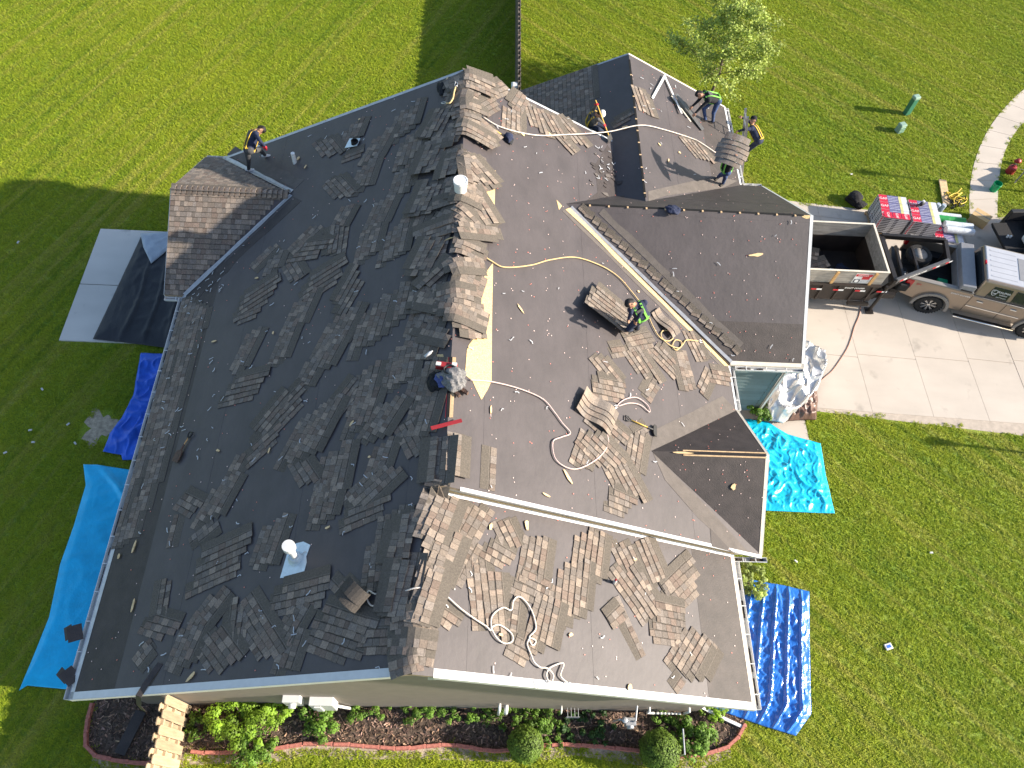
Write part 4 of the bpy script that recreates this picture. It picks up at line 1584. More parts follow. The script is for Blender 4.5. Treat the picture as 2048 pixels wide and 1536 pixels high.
def draped(cx, cy, ang, ln, rows, side, lift, label, group, seed, tail=0.):
    q = random.Random(seed)
    u2 = Vector((math.cos(ang), math.sin(ang)))
    v2 = Vector((-u2.y, u2.x)) * side
    if group == DR[1]:
        lm = min((('the gear heap', 6.6), ('the crossing yellow rope', 9.6), ('the white bucket', 11.7), ('the hooked strap', 14.0), ('the far gable peak', 15.2)), key=lambda t_: abs(t_[1] - cy))[0]
        label = 'limp %s course sheet draped on the %s ridge side near %s' % (NUM[rows], 'shaded' if cx < D else 'sunlit', lm)
    elif group == DN[1]:
        label = 'limp %s course sheet draped over the low ridge %s' % (NUM[rows], 'beside the roof step' if cy > 2.2 else ('hanging at the near gable edge' if cy < .9 else 'midway to the near gable'))
    root = thing('draped_shingle_sheet', (cx, cy, zsoft(cx, cy, lift)), label, 'shingles', group)
    for i in range(rows):
        off = i - (rows - 1) / 2
        b0 = Vector((cx, cy)) + v2 * (off * SH_E * .93 - .06) + u2 * q.uniform(-.12, .12)
        a_ = q.uniform(-.05, .05)
        uu = Vector((u2.x * math.cos(a_) - u2.y * math.sin(a_), u2.x * math.sin(a_) + u2.y * math.cos(a_)))
        vv = Vector((-uu.y, uu.x)) * side
        l = ln * q.uniform(.85, 1.05)
        mb = MB()
        wv = q.uniform(0, 6)

        def P3(s, t, h):
            p = b0 + uu * s + vv * t
            z = zsoft(p.x, p.y, lift + i * .011 + h + .012 * math.sin(4 * s + wv) * (1 if t < .15 else .3) + .012)
            if p.y < 0:
                z -= 1.2 * p.y * p.y * 4
            return (p.x, p.y, z)
        s = -l / 2
        up = True
        while s < l / 2 - .02:
            e = min(s + q.uniform(.09, .17), l / 2)
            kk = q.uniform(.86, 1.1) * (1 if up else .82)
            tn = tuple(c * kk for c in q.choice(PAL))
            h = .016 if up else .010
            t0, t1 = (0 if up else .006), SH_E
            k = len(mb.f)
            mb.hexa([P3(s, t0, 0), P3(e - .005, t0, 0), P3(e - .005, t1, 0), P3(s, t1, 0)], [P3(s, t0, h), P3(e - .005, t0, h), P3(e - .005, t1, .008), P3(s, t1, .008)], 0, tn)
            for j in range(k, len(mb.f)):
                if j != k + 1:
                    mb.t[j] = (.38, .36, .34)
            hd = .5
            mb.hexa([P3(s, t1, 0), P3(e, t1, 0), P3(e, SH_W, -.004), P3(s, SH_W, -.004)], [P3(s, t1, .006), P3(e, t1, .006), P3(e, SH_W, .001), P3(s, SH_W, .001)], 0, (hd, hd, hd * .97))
            s = e
            up = not up
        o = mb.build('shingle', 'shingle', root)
    return root


DR = ('limp sheet of shingles draped over the main ridge', 'sheets draped over the main ridge')
DN = ('limp sheet of shingles draped over the low ridge by the near gable', 'sheets draped over the low ridge')
qd = random.Random(77)
y = 7.0
k = 0
while y < YB - .5:
    for s_ in (0, 1):
        ang = qd.choice((0.05, -.15, .3, math.pi / 2 + .15, math.pi / 2 - .2, .7, -.5))
        cx = D + (qd.uniform(-.5, -.15) if s_ == 0 else qd.uniform(.05, .45))
        draped(cx, y + qd.uniform(-.2, .2), ang, qd.uniform(.75, 1.1), qd.choice((2, 3, 4)), qd.choice((1, -1)), .02 + .022 * (k % 4), *DR, 100 + k)
        k += 1
    y += .52
for j, (cx, cy, ang, ln, rows) in enumerate(((.50, 9.9, -.7, .9, 4), (.75, 10.5, -.95, 1.1, 4), (.72, 11.6, -.8, 1.0, 4), (.6, 12.9, -.7, 1.0, 3), (.45, 7.6, .05, .9, 4), (-.3, 9.0, 1.2, 1.0, 4), (-.45, 10.8, 1.3, 1.0, 4), (-.4, 12.2, 1.3, 1.0, 4), (-.3, 13.4, 1.2, 1.0, 4))):
    draped(cx, cy, ang, ln, rows, 1, .05 + .015 * (j % 3), *DR, 300 + j)
for j, (cx, cy, ang, ln, rows, sd_) in enumerate(((.15, 2.75, 1.25, 1.1, 5, -1), (.30, 2.0, 1.3, 1.1, 4, -1), (.12, 1.35, 1.35, 1.2, 3, -1), (-.05, .75, .1, .8, 4, 1), (.02, .35, -.1, .7, 3, 1), (-.32, 1.5, 1.4, 1.0, 3, 1), (-.35, 2.4, 1.45, 1.0, 3, 1), (-.1, .12, .25, .55, 2, 1))):
    draped(cx, cy, ang, ln, rows, sd_, .02 + .018 * (j % 3), *DN, 500 + j)
draped(.12, 3.95, math.pi / 2, .95, 1, 1, .03, 'single shingle strip folded along the ridge above the roof step', None, 700)
draped(.50, 3.95, math.pi / 2, .95, 2, -1, .04, 'pair of tan shingle strips lying beside the ridge above the roof step', None, 701)
# ------------------------------------------------------------------ tarps
from mathutils import noise as mnoise


def tarp_mat(name, col, rough=.38, var=.12, spec=.5, trans=.0):
    return mat(name, col, rough, var, 2.5, .35, 22, spec=spec, trans=trans)


tarp_mat('tarp_cyan', (.004, .50, .86), .45)
tarp_mat('tarp_cyan_gloss', (.006, .46, .72), .30, spec=.7)
tarp_mat('tarp_blue', (.008, .11, .66), .5)
tarp_mat('tarp_stripe', (.02, .16, .58), .22, spec=1.0)
tarp_mat('tarp_black', (.022, .023, .028), .6)
tarp_mat('tarp_grey', (.36, .41, .47), .5)
mat('tarp_silver', (.62, .61, .60), .30, .12, 3, .5, 14, metal=.55)
mat('tarp_brown', (.13, .075, .058), .38, .25, 4, .4, 20)


def resample(pts, n):
    pts = [Vector(p) for p in pts]
    d = [0]
    for a, b in zip(pts[:-1], pts[1:]):
        d.append(d[-1] + (b - a).length)
    out = []
    for k in range(n):
        t = d[-1] * k / (n - 1)
        i = 0
        while i < len(d) - 2 and d[i + 1] < t:
            i += 1
        f = (t - d[i]) / max(d[i + 1] - d[i], 1e-6)
        out.append(pts[i].lerp(pts[i + 1], f))
    return out


def tarp(name, top, right, bottom, left, m_, label, hfun, nu=60, nv=60, z0=.03, th=.004, extra=None, raw=False):
    """edges as photo pixels on the ground: top and bottom run left to right, left and right run top to bottom"""
    T, R_, B_, L_ = [resample(e if raw else [G(*p) for p in e], k) for e, k in ((top, nu), (right, nv), (bottom, nu), (left, nv))]
    vs_, fs = [], []
    for j in range(nv):
        v = j / (nv - 1)
        for i in range(nu):
            u = i / (nu - 1)
            p = T[i] * (1 - v) + B_[i] * v + L_[j] * (1 - u) + R_[j] * u - (T[0] * (1 - u) * (1 - v) + T[-1] * u * (1 - v) + B_[0] * (1 - u) * v + B_[-1] * u * v)
            e = min(u, 1 - u, v, 1 - v)
            vs_.append((p.x, p.y, z0 + max(0.0, hfun(u, v, p)) * min(1, .25 + e * 8)))
    for j in range(nv - 1):
        for i in range(nu - 1):
            a = j * nu + i
            fs.append([a + nu, a + nu + 1, a + 1, a])
    mb = MB()
    mb.add(vs_, fs)
    o = mb.build(name, m_, smooth=True)
    s = o.modifiers.new('thick', 'SOLIDIFY')
    s.thickness = th
    s.offset = 0
    tag(o, label, 'tarp')
    return o


def rid(p, f, seed):
    """ridged creases"""
    return 1 - abs(mnoise.noise(Vector((p.x * f, p.y * f, seed))) * 2)


def wr(amp, f, seed, lo=.55, base=.02):
    return lambda u, v, p: base + amp * max(0, rid(p, f, seed) - lo) / (1 - lo) + amp * .45 * max(0, rid(p, f * 2.3, seed + 4) - .6) / .4 + .02 * (mnoise.noise(Vector((p.x * .8, p.y * .8, seed + 9))) + 1)


def black_h(u, v, p):
    s = .03
    for k, (u0, w_) in enumerate(((.34, .02), (.55, .018), (.76, .02), (.9, .015))):
        s += .05 * math.exp(-((u + .10 * v - u0 + .02 * math.sin(7 * v + k)) / w_) ** 2) * min(1, v * 2.2)
    return s + wr(.025, 1.5, 3)(u, v, p)


tarp('tarp', [(283, 478), (400, 470)], [(400, 470), (420, 700)], [(188, 681), (250, 688), (330, 698), (420, 700)], [(283, 478), (245, 560), (188, 681)], 'tarp_black', 'black tarp spread over the patio slab under the eave', black_h, z0=.06)
tarp('tarp_corner', [(284, 474), (345, 470)], [(345, 470), (345, 500)], [(306, 534), (330, 515), (345, 500)], [(284, 474), (291, 503), (306, 534)], 'tarp_grey', 'pale grey folded-back corner lying on the black tarp', wr(.02, 2, 8), 24, 24, z0=.16)
tarp('tarp', [(283, 708), (308, 709), (352, 710)], [(352, 710), (330, 800), (300, 920)], [(207, 905), (244, 912), (247, 923), (300, 922)], [(283, 708), (268, 792), (245, 836), (222, 868), (207, 905)], 'tarp_blue', 'crumpled royal blue tarp beside the bare soil patch', wr(.11, 1.3, 21, .35), 70, 80)


def cyan_h(u, v, p):
    f = .10 * max(0, 1 - abs((u - .18 - .75 * v / .32)) / .10) if v < .32 else 0
    f2 = .06 * math.exp(-((u - .75 + .5 * (v - .8)) / .05) ** 2) * max(0, 1 - abs(v - .72) / .2)
    return .03 + f + f2 + wr(.018, .9, 33)(u, v, p)


tarp('tarp', [(168, 930), (195, 931), (262, 941), (340, 948)], [(340, 948), (300, 1150), (230, 1380)], [(40, 1382), (56, 1372), (133, 1380), (230, 1382)], [(168, 930), (173, 972), (150, 1050), (122, 1130), (100, 1235), (70, 1310), (40, 1382)], 'tarp_cyan', 'long bright cyan tarp on the lawn below the shaded eave', cyan_h, 60, 120)
tarp('tarp', [(1470, 836), (1500, 840), (1532, 844), (1575, 870), (1640, 888)], [(1640, 888), (1650, 950), (1668, 1028)], [(1470, 1030), (1525, 1022), (1610, 1026), (1668, 1028)], [(1470, 836), (1475, 930), (1470, 1030)], 'tarp_cyan_gloss', 'glossy turquoise tarp spread in front of the entry gable', wr(.05, 2.0, 41, .45), 110, 110)


def stripe_h(u, v, p):
    x = u * 6.0 + .05 * math.sin(5 * v)
    fr = x - math.floor(x)
    s = .075 * (max(0, 1 - abs(fr - .30) / .13))
    return .02 + s + wr(.04, 3.6, 51, .4)(u, v, p)


tarp('tarp', [(1470, 1152), (1515, 1163), (1567, 1172), (1617, 1184)], [(1617, 1184), (1618, 1300), (1621, 1428), (1590, 1472)], [(1420, 1416), (1470, 1433), (1530, 1454), (1590, 1472)], [(1470, 1152), (1450, 1290), (1420, 1416)], 'tarp_stripe', 'blue tarp with bright fold lines beside the low roof eave', stripe_h, 110, 90)


def hump(cx, cy, r, h):
    return lambda p: h * math.exp(-((p.x - cx) ** 2 + (p.y - cy) ** 2) / r ** 2)


def brown_h(u, v, p):
    return .06 + .3 * math.sin(math.pi * min(max(u, 0), 1)) * .6 + wr(.12, 2.2, 61, .35)(u, v, p)


tarp('tarp', [(1560, 762), (1600, 768), (1629, 772)], [(1629, 772), (1634, 800), (1630, 842)], [(1555, 848), (1592, 844), (1630, 842)], [(1560, 762), (1550, 800), (1555, 848)], 'tarp_brown', 'brown crinkled tarp underneath the silver tarp beside the driveway', brown_h, 44, 44)


def silver_h(u, v, p):
    return .12 + .42 * math.sin(math.pi * min(max(v, 0), 1)) * (1 - u * .6) + wr(.26, 1.2, 71, .3, .04)(u, v, p)


tarp('tarp', [(1575, 690), (1612, 692), (1645, 708)], [(1645, 708), (1642, 750), (1628, 788), (1600, 824)], [(1508, 818), (1530, 846), (1562, 852), (1600, 824)], [(1575, 690), (1540, 760), (1508, 818)], 'tarp_silver', 'shiny silver tarp heaped against the garage corner', silver_h, 70, 80, z0=.1)

# ------------------------------------------------------------------ ropes and cords
mat('rope_tan', (.62, .45, .22), .8, .2, 40, .5, 120)
mat('rope_pink', (.62, .46, .42), .8, .2, 40, .5, 120)
mat('rope_white', (.70, .62, .54), .8, .2, 40, .5, 120)
mat('cord_brown', (.42, .22, .16), .7, .2, 30)
mat('steel', (.55, .55, .56), .3, .1, 8, metal=.8)


def rope(name, px, r, m_, label, lift=.03, hooks=(), raw=None, n=6, cat='rope'):
    pts_ = raw or [hit(*p)[0] + Vector((0, 0, lift + r)) for p in px]
    c = spline(pts_, n)
    if raw is None:
        c = [Vector((p.x, p.y, max(p.z, (zroof(p.x, p.y) or 0) + r + .008))) for p in c]
    root = thing(name, c[0], label, cat)
    MB().tube(c, r, 7).build('strand', m_, root, smooth=True)
    for i in hooks:
        p = c[i]
        d = (c[min(max(i, 1), len(c) - 2) + 1 if i >= 0 else -1] - c[min(max(i, 1), len(c) - 2) - 1 if i >= 0 else -3]).normalized()
        d = -d if i == 0 else d
        s_ = d.cross(Vector((0, 0, 1))).normalized()
        k = [p + d * (.02 + .075 * (1 - math.cos(a))) + s_ * .038 * math.sin(a) + Vector((0, 0, .012)) for a in [2 * math.pi * j / 14 for j in range(15)]]
        MB().tube(k, .009, 6).build('snap_hook', 'steel', root, smooth=True)
    return root


rope('safety_rope', [(832, 543), (850, 521), (880, 491), (905, 478), (930, 482), (955, 505), (985, 526), (1010, 537), (1060, 533), (1100, 522), (1150, 517), (1200, 533), (1235, 555), (1262, 585), (1290, 622), (1305, 655), (1318, 676), (1335, 684), (1346, 676), (1338, 664), (1324, 664), (1322, 676), (1338, 692), (1358, 698), (1362, 686), (1350, 682), (1344, 694), (1352, 702), (1364, 692), (1372, 682), (1395, 684)], .016, 'rope_tan', 'yellow safety rope running from the ridge down to the bending worker', hooks=(0, -1))
rope('safety_rope', [(940, 762), (985, 766), (1040, 780), (1085, 800), (1108, 826), (1124, 848), (1140, 868), (1122, 876), (1105, 886), (1112, 922), (1148, 940), (1190, 922), (1215, 892), (1214, 862), (1228, 822), (1246, 802), (1272, 797), (1294, 812), (1298, 826), (1280, 812), (1258, 808), (1236, 814)], .015, 'rope_pink', 'pinkish rope looping from the gear heap past the curled shingles', hooks=(-1,))
rope('safety_rope', [(770, 1186), (752, 1190), (738, 1184), (735, 1200), (744, 1213), (758, 1208), (772, 1190), (786, 1212), (770, 1232), (762, 1216), (780, 1192), (805, 1186), (832, 1178), (862, 1180), (890, 1192), (920, 1218), (950, 1240), (972, 1254), (980, 1262), (986, 1254), (1000, 1252), (1022, 1268), (1024, 1284), (1008, 1288), (992, 1276), (982, 1254), (985, 1232), (1005, 1217), (1022, 1222), (1026, 1204), (1036, 1195), (1050, 1204), (1064, 1226), (1071, 1258), (1058, 1276), (1064, 1292), (1071, 1284), (1060, 1278), (1054, 1290), (1062, 1312), (1068, 1326), (1080, 1336), (1094, 1338), (1106, 1352), (1100, 1366), (1092, 1352), (1100, 1336), (1126, 1328), (1120, 1352), (1133, 1366)], .015, 'rope_white', 'long tangled white rope trailing down the low sunlit roof', hooks=(0, -1), lift=.05)
ra, rb = hit(1004, 258)[0], Vector((X2, 15.6, Z2 + .05))
a0 = hit(930, 213)[0]
pts_ = [a0 + Vector((0, 0, .08)), hit(965, 236)[0] + Vector((0, 0, .05)), ra + Vector((0, 0, .05)), hit(1070, 273)[0] + Vector((0, 0, .05)), hit(1130, 276)[0] + Vector((0, 0, .12)), hit(1185, 280)[0] + Vector((0, 0, .25))]
b1 = onplane('SR', 1281, 253)
pts_ += [pts_[-1].lerp(b1, .4) + Vector((0, 0, -.02)), b1 + Vector((0, 0, .05)), onplane('SR', 1330, 262) + Vector((0, 0, .04)), onplane('SR', 1382, 279) + Vector((0, 0, .05)), onplane('SR', 1400, 290) + Vector((0, 0, .09)), onplane('SR', 1432, 309) + Vector((0, 0, .05))]
rope('safety_rope', None, .016, 'rope_white', 'pale rope stretched from the main ridge across the valley to the rear gable', raw=pts_)
rope('power_lead', [(1722, 598), (1718, 630), (1708, 655), (1702, 676), (1694, 697), (1680, 720), (1664, 742), (1648, 756), (1632, 770)], .012, 'cord_brown', 'brown extension cord snaking across the driveway to the silver tarp', lift=.018, cat='cord')
rope('hook_strap', [(911, 186), (908, 197), (906, 208), (900, 217), (893, 218)], .022, 'rope_tan', 'short yellow strap with hooks lying on the ridge', lift=.16, hooks=(0, -1), cat='strap')

# ------------------------------------------------------------------ tools and gear
mat('fibreglass_yellow', (.62, .40, .08), .45, .1, 10)
mat('tool_black', (.02, .02, .022), .5, .2, 10)
mat('tool_wood', (.48, .29, .12), .6, .2, 10)
mat('navy_cloth', (.022, .03, .065), .9, .3, 14, .8, 30)
mat('black_cloth', (.014, .014, .016), .9, .4, 14, .8, 30)
mat('grey_cloth', (.17, .165, .165), .9, .45, 26, .8, 30)
mat('blue_cloth', (.06, .08, .22), .9, .4, 18, .8, 30)
mat('brown_leather', (.10, .06, .045), .7, .3, 14, .5, 30)
mat('red_plastic', (.30, .025, .03), .45, .12, 8)
mat('bucket_white', (.72, .72, .71), .4, .06, 6)
mat('green_plastic', (.0, .30, .12), .4, .1, 6)
mat('cardboard', (.52, .36, .18), .85, .1, 6)
mat('yellow_rubber', (.62, .45, .05), .6, .25, 9)


def shovel(name, pa, pb, hm, label, head=(.24, .20), rag=False):
    a, b = hit(*pa)[0] + Vector((0, 0, .05)), hit(*pb)[0] + Vector((0, 0, .06))
    d = (b - a).normalized()
    _, n = hit(*pb)
    nn = pn(n)
    s_ = nn.cross(d).normalized()
    root = thing(name, (a + b) / 2, label, 'shovel')
    MB().tube([a + d * .12, b], .016, 8).build('handle', hm, root, smooth=True)
    q = MB()
    q.tube([a + d * .14, a + d * .05 + s_ * .06, a - d * .02 + s_ * .06, a - d * .02 - s_ * .06, a + d * .05 - s_ * .06, a + d * .14], .016, 8)
    q.build('grip', 'tool_black', root, smooth=True)
    q = MB()
    w_, l = head
    b0 = b - d * .02
    q.tube([b - d * .18, b + d * .02], [.022, .03], 8)
    pr = [(-.3, 0), (.3, 0), (.5, .3), (.5, 1), (-.5, 1), (-.5, .3)]
    q.hexa([b0 + s_ * x * w_ + d * y * l - nn * .01 for x, y in pr], [b0 + s_ * x * w_ + d * y * l + nn * (.0 + .03 * (1 - y)) for x, y in pr])
    q.build('blade', 'tool_black' if hm != 'tool_wood' else 'brown_leather', root)
    if rag:
        c = hit(pb[0] + 3, pb[1])[0] + Vector((0, 0, .09))
        MB().blob(c, .13, 3, noise=.3, seed=4, sc=(1, 1.1, .55)).build('navy_rag', 'navy_cloth', root, smooth=True)
    return root


shovel('shingle_shovel', (961, 244), (1014, 280), 'fibreglass_yellow', 'yellow handled shingle shovel with a navy rag near the main ridge', rag=True)
shovel('shingle_shovel', (1252, 838), (1306, 862), 'fibreglass_yellow', 'yellow handled shingle shovel with a wide flat blade above the entry gable', head=(.30, .12))
shovel('garden_spade', (383, 868), (362, 905), 'tool_wood', 'wooden handled spade lying near the shaded eave', head=(.20, .28))


def bucket(px, py, m_, label, h=.37, r=.15, lid=False, ground=True, z=0.):
    b = G(px, py, z) if ground else hit(px, py)[0]
    root = thing('bucket', b, label, 'bucket')
    q = MB()
    pr = [(r * .86, 0), (r, h), (r * 1.05, h), (r * 1.05, h - .03), (r * .99, h - .03)]
    q.lathe(b, [(r * .86, 0), (r, h * .86), (r * 1.06, h * .87), (r * 1.06, h * .92), (r * 1.02, h * .93), (r * 1.03, h)] + ([(0, h)] if lid else [(r * .97, h), (r * .84, .02), (0, .02)]), 28)
    q.build('body', m_, root, smooth=False)
    k = [b + Vector((math.cos(t) * r * 1.08, -math.sin(t) * .05 - .02, h * .88 - math.sin(t) * r * .9)) for t in [math.pi * j / 10 for j in range(11)]]
    MB().tube(k, .004, 6).build('handle', 'steel', root)
    if lid:
        MB().lathe(b, [(r * 1.07, h - .01), (r * 1.07, h + .012), (r * .93, h + .016), (r * .92, h + .006), (0, h + .006)], 28).build('lid', m_, root)
    return root


bucket(921, 386, 'bucket_white', 'white plastic bucket standing on the main ridge', lid=True, ground=False, h=.40, r=.16)
bucket(1985, 381, 'green_plastic', 'green plastic bucket standing on the sidewalk', h=.38, r=.15)

# gear heap on the ridge
c = hit(895, 770)[0] + Vector((0, 0, .0))
hp = hit(905, 762)[0]
for (px, py, r, sc_, m_, nm, lb, ct, lift) in (
        (903, 762, .20, (1.35, 1.1, .8), 'grey_cloth', 'jacket_heap', 'heap of speckled grey jackets dumped on the main ridge', 'clothing', .12),
        (884, 764, .13, (1.1, 1.2, .8), 'blue_cloth', 'shirt_heap', 'crumpled blue striped shirt in the gear heap on the ridge', 'clothing', .11),
        (872, 766, .15, (1.0, 1.5, .6), 'black_cloth', 'tool_bag', 'black cloth tool bag on the shaded side of the gear heap', 'bag', .08),
        (884, 178, .14, (.9, 1.9, .5), 'black_cloth', 'cloth_bundle', 'bunched black cloth lying by the far end of the ridge', 'clothing', .05),
        (1346, 424, .14, (1.4, .9, .6), 'navy_cloth', 'cloth_bundle', 'bunched navy cloth lying on the garage ridge', 'clothing', .08)):
    p = hit(px, py)[0] + Vector((0, 0, lift))
    q = MB()
    q.blob(p, r, 3, noise=.32, seed=int(px), sc=sc_)
    q.blob(p + Vector((r * .5, -r * .4, -.02)), r * .6, 3, noise=.35, seed=int(px) + 1, sc=sc_)
    q.blob(p + Vector((-r * .6, r * .3, -.03)), r * .55, 3, noise=.35, seed=int(px) + 2, sc=sc_)
    o = q.build(nm, m_, smooth=True)
    rm = o.modifiers.new('fuse', 'REMESH')
    rm.mode = 'VOXEL'
    rm.voxel_size = .018
    rm.use_smooth_shade = True
    tag(o, lb, ct)
p = hit(893, 744)[0]
t_ = thing('tool_case', p, 'red tool case with white handles in the gear heap on the ridge', 'toolbox')
MB().box(p + Vector((0, .06, .12)), (.44, .13, .14), Matrix.Rotation(-.12, 3, 'Z')).build('case', 'red_plastic', t_, bevel=.02)
for dx in (-.16, .16):
    MB().box(p + Vector((dx, .05, .225)), (.10, .08, .03), Matrix.Rotation(-.12, 3, 'Z')).build('latch', 'white_plastic', t_)
p = hit(900, 752)[0]
q = MB()
for k in range(3):
    q.tube([p + Vector((.12 * math.cos(a), .10 * math.sin(a), .22 + .02 * k)) for a in [2 * math.pi * j / 20 for j in range(21)]], .015, 7)
tag(q.build('hose_coil', 'tool_black', smooth=True), 'small coil of black air hose in the gear heap', 'hose')
for k, (px, py) in enumerate(((912, 787), (926, 784))):
    p = hit(px, py)[0]
    q = MB()
    prof = [(-.13, -.035), (-.05, -.045), (.06, -.048), (.13, -.03), (.145, 0), (.13, .03), (.06, .045), (-.05, .04), (-.13, .032)]
    R = Matrix.Rotation(2.2 + .3 * k, 3, 'Z')
    q.hexa([p + R @ Vector((x, y, .03)) for x, y in prof], [p + R @ Vector((x * .95, y * .9, .06 + (.05 if x < 0 else .02))) for x, y in prof])
    tag(q.build('work_shoe', 'brown_leather', bevel=.012), 'brown work shoe lying below the gear heap on the ridge', 'shoe', 'shoes by the gear heap')
q = MB()
p = hit(893, 850)[0] + Vector((0, 0, .03))
q.box(p, (.62, .075, .02), Matrix.Rotation(.32, 3, 'Z'))
tag(q.build('red_batten', 'red_plastic'), 'red plastic batten lying across the bare ridge board', 'batten')

# curled sheets
def curled(n, px, py, ang, L_, Wd, rad, label, dark=False, flip=1, amp=.16):
    c0 = onplane(n, px, py)
    c1 = onplane(n, px + 20 * math.cos(math.radians(ang)), py - 20 * math.sin(math.radians(ang)))
    nn = pn(n)
    u = (c1 - c0).normalized()
    v = nn.cross(u)
    root = thing('curled_shingle_sheet', c0, label, 'shingles')
    q_ = random.Random(int(px))
    rows = max(1, int(Wd / SH_E))
    for r in range(rows):
        mb = MB()
        s = -L_ / 2

        def P3(s_, t_, h_):
            x = s_ / L_
            if amp < 0:
                a = (x + .5) * rad
                hh = -amp * (1 - math.cos(a))
                ss = -amp * math.sin(a) * 1.6 - .1
            else:
                hh = amp * (.5 + .5 * math.sin(x * rad)) * (1 - .25 * abs(t_ / Wd)) + .02
                ss = s_
            return c0 + u * ss + v * t_ + nn * (hh + h_ + .012 * r)
        n_seg = int(L_ / .07)
        tn = None
        for k in range(n_seg):
            a, b_ = -L_ / 2 + L_ * k / n_seg, -L_ / 2 + L_ * (k + 1) / n_seg
            if k % 2 == 0:
                kk = q_.uniform(.85, 1.1)
                tn = tuple(c * kk for c in q_.choice(PAL)) if not dark else (.3, .3, .3)
            t0 = -Wd / 2 + r * SH_E
            t1 = t0 + SH_E * (1.0 if r < rows - 1 else 1.9)
            mb.hexa([P3(a, t0, 0), P3(b_, t0, 0), P3(b_, t1, -.006), P3(a, t1, -.006)], [P3(a, t0, .008), P3(b_, t0, .008), P3(b_, t1, .0), P3(a, t1, .0)], 0, tn)
        mb.build('shingle', 'shingle', root)
    return root


curled('RB', 1190, 828, -38, 1.0, .6, 7.5, 'curled wavy sheet of tan shingles inside the pink rope loop', amp=.13)
curled('RB', 1326, 650, -52, .85, .30, 5.5, 'arched tan shingle strip beside the garage valley', amp=.14)
curled('L', 722, 1198, -50, .95, .40, 3.6, 'dark rolled up shingle sheet gaping beside the coiled white rope', dark=True, amp=-.2)
# dark felt tongue hanging over the near edge, and scraps over the gutter
q = MB()
a = onplane('L', 322, 1328)
b = Vector((a.x - .33, -.05, pz('L', a.x - .33, 0) + .03))
pth = [a + Vector((0, 0, .03)), a.lerp(b, .6) + Vector((0, 0, .04)), b, b + Vector((-.06, -.12, -.28)), b + Vector((-.12, -.16, -.75))]
for p0, p1 in zip(pth[:-1], pth[1:]):
    s_ = Vector((.055, -.02, 0))
    q.hexa([p0 - s_, p0 + s_, p1 + s_, p1 - s_], [p0 - s_ + Vector((0, .008, .008)), p0 + s_ + Vector((0, .008, .008)), p1 + s_ + Vector((0, .008, .008)), p1 - s_ + Vector((0, .008, .008))])
tag(q.build('felt_strip', 'ice_barrier'), 'dark felt strip hanging over the near gable edge', 'felt strip')
g0 = G(262, 1465, .04)
q = MB()
R = Matrix.Rotation(1.30, 3, 'Z')
q.box(g0 + Vector((0, 0, .03)), (.95, .26, .025), R)
tag(q.build('downspout_trough', 'ice_barrier', bevel=.006), 'dark plastic trough lying on the mulch beside the wooden fence', 'trough')
for px, py, an, lb in ((150, 1266, .4, 'dark shingle scrap hanging over the gutter above the cyan tarp'), (140, 1352, .9, 'bent dark shingle scrap hanging off the gutter near the corner')):
    p = G(px, py, HE + .02)
    q = MB()
    R = Matrix.Rotation(an, 3, 'Z') @ Matrix.Rotation(.25, 3, 'Y')
    q.box(p, (.28, .34, .012), R)
    q.box(p + Vector((-.17, .02, -.07)), (.2, .28, .012), R @ Matrix.Rotation(-.7, 3, 'Y'))
    tag(q.build('shingle_scrap', 'ice_barrier'), lb, 'shingle')

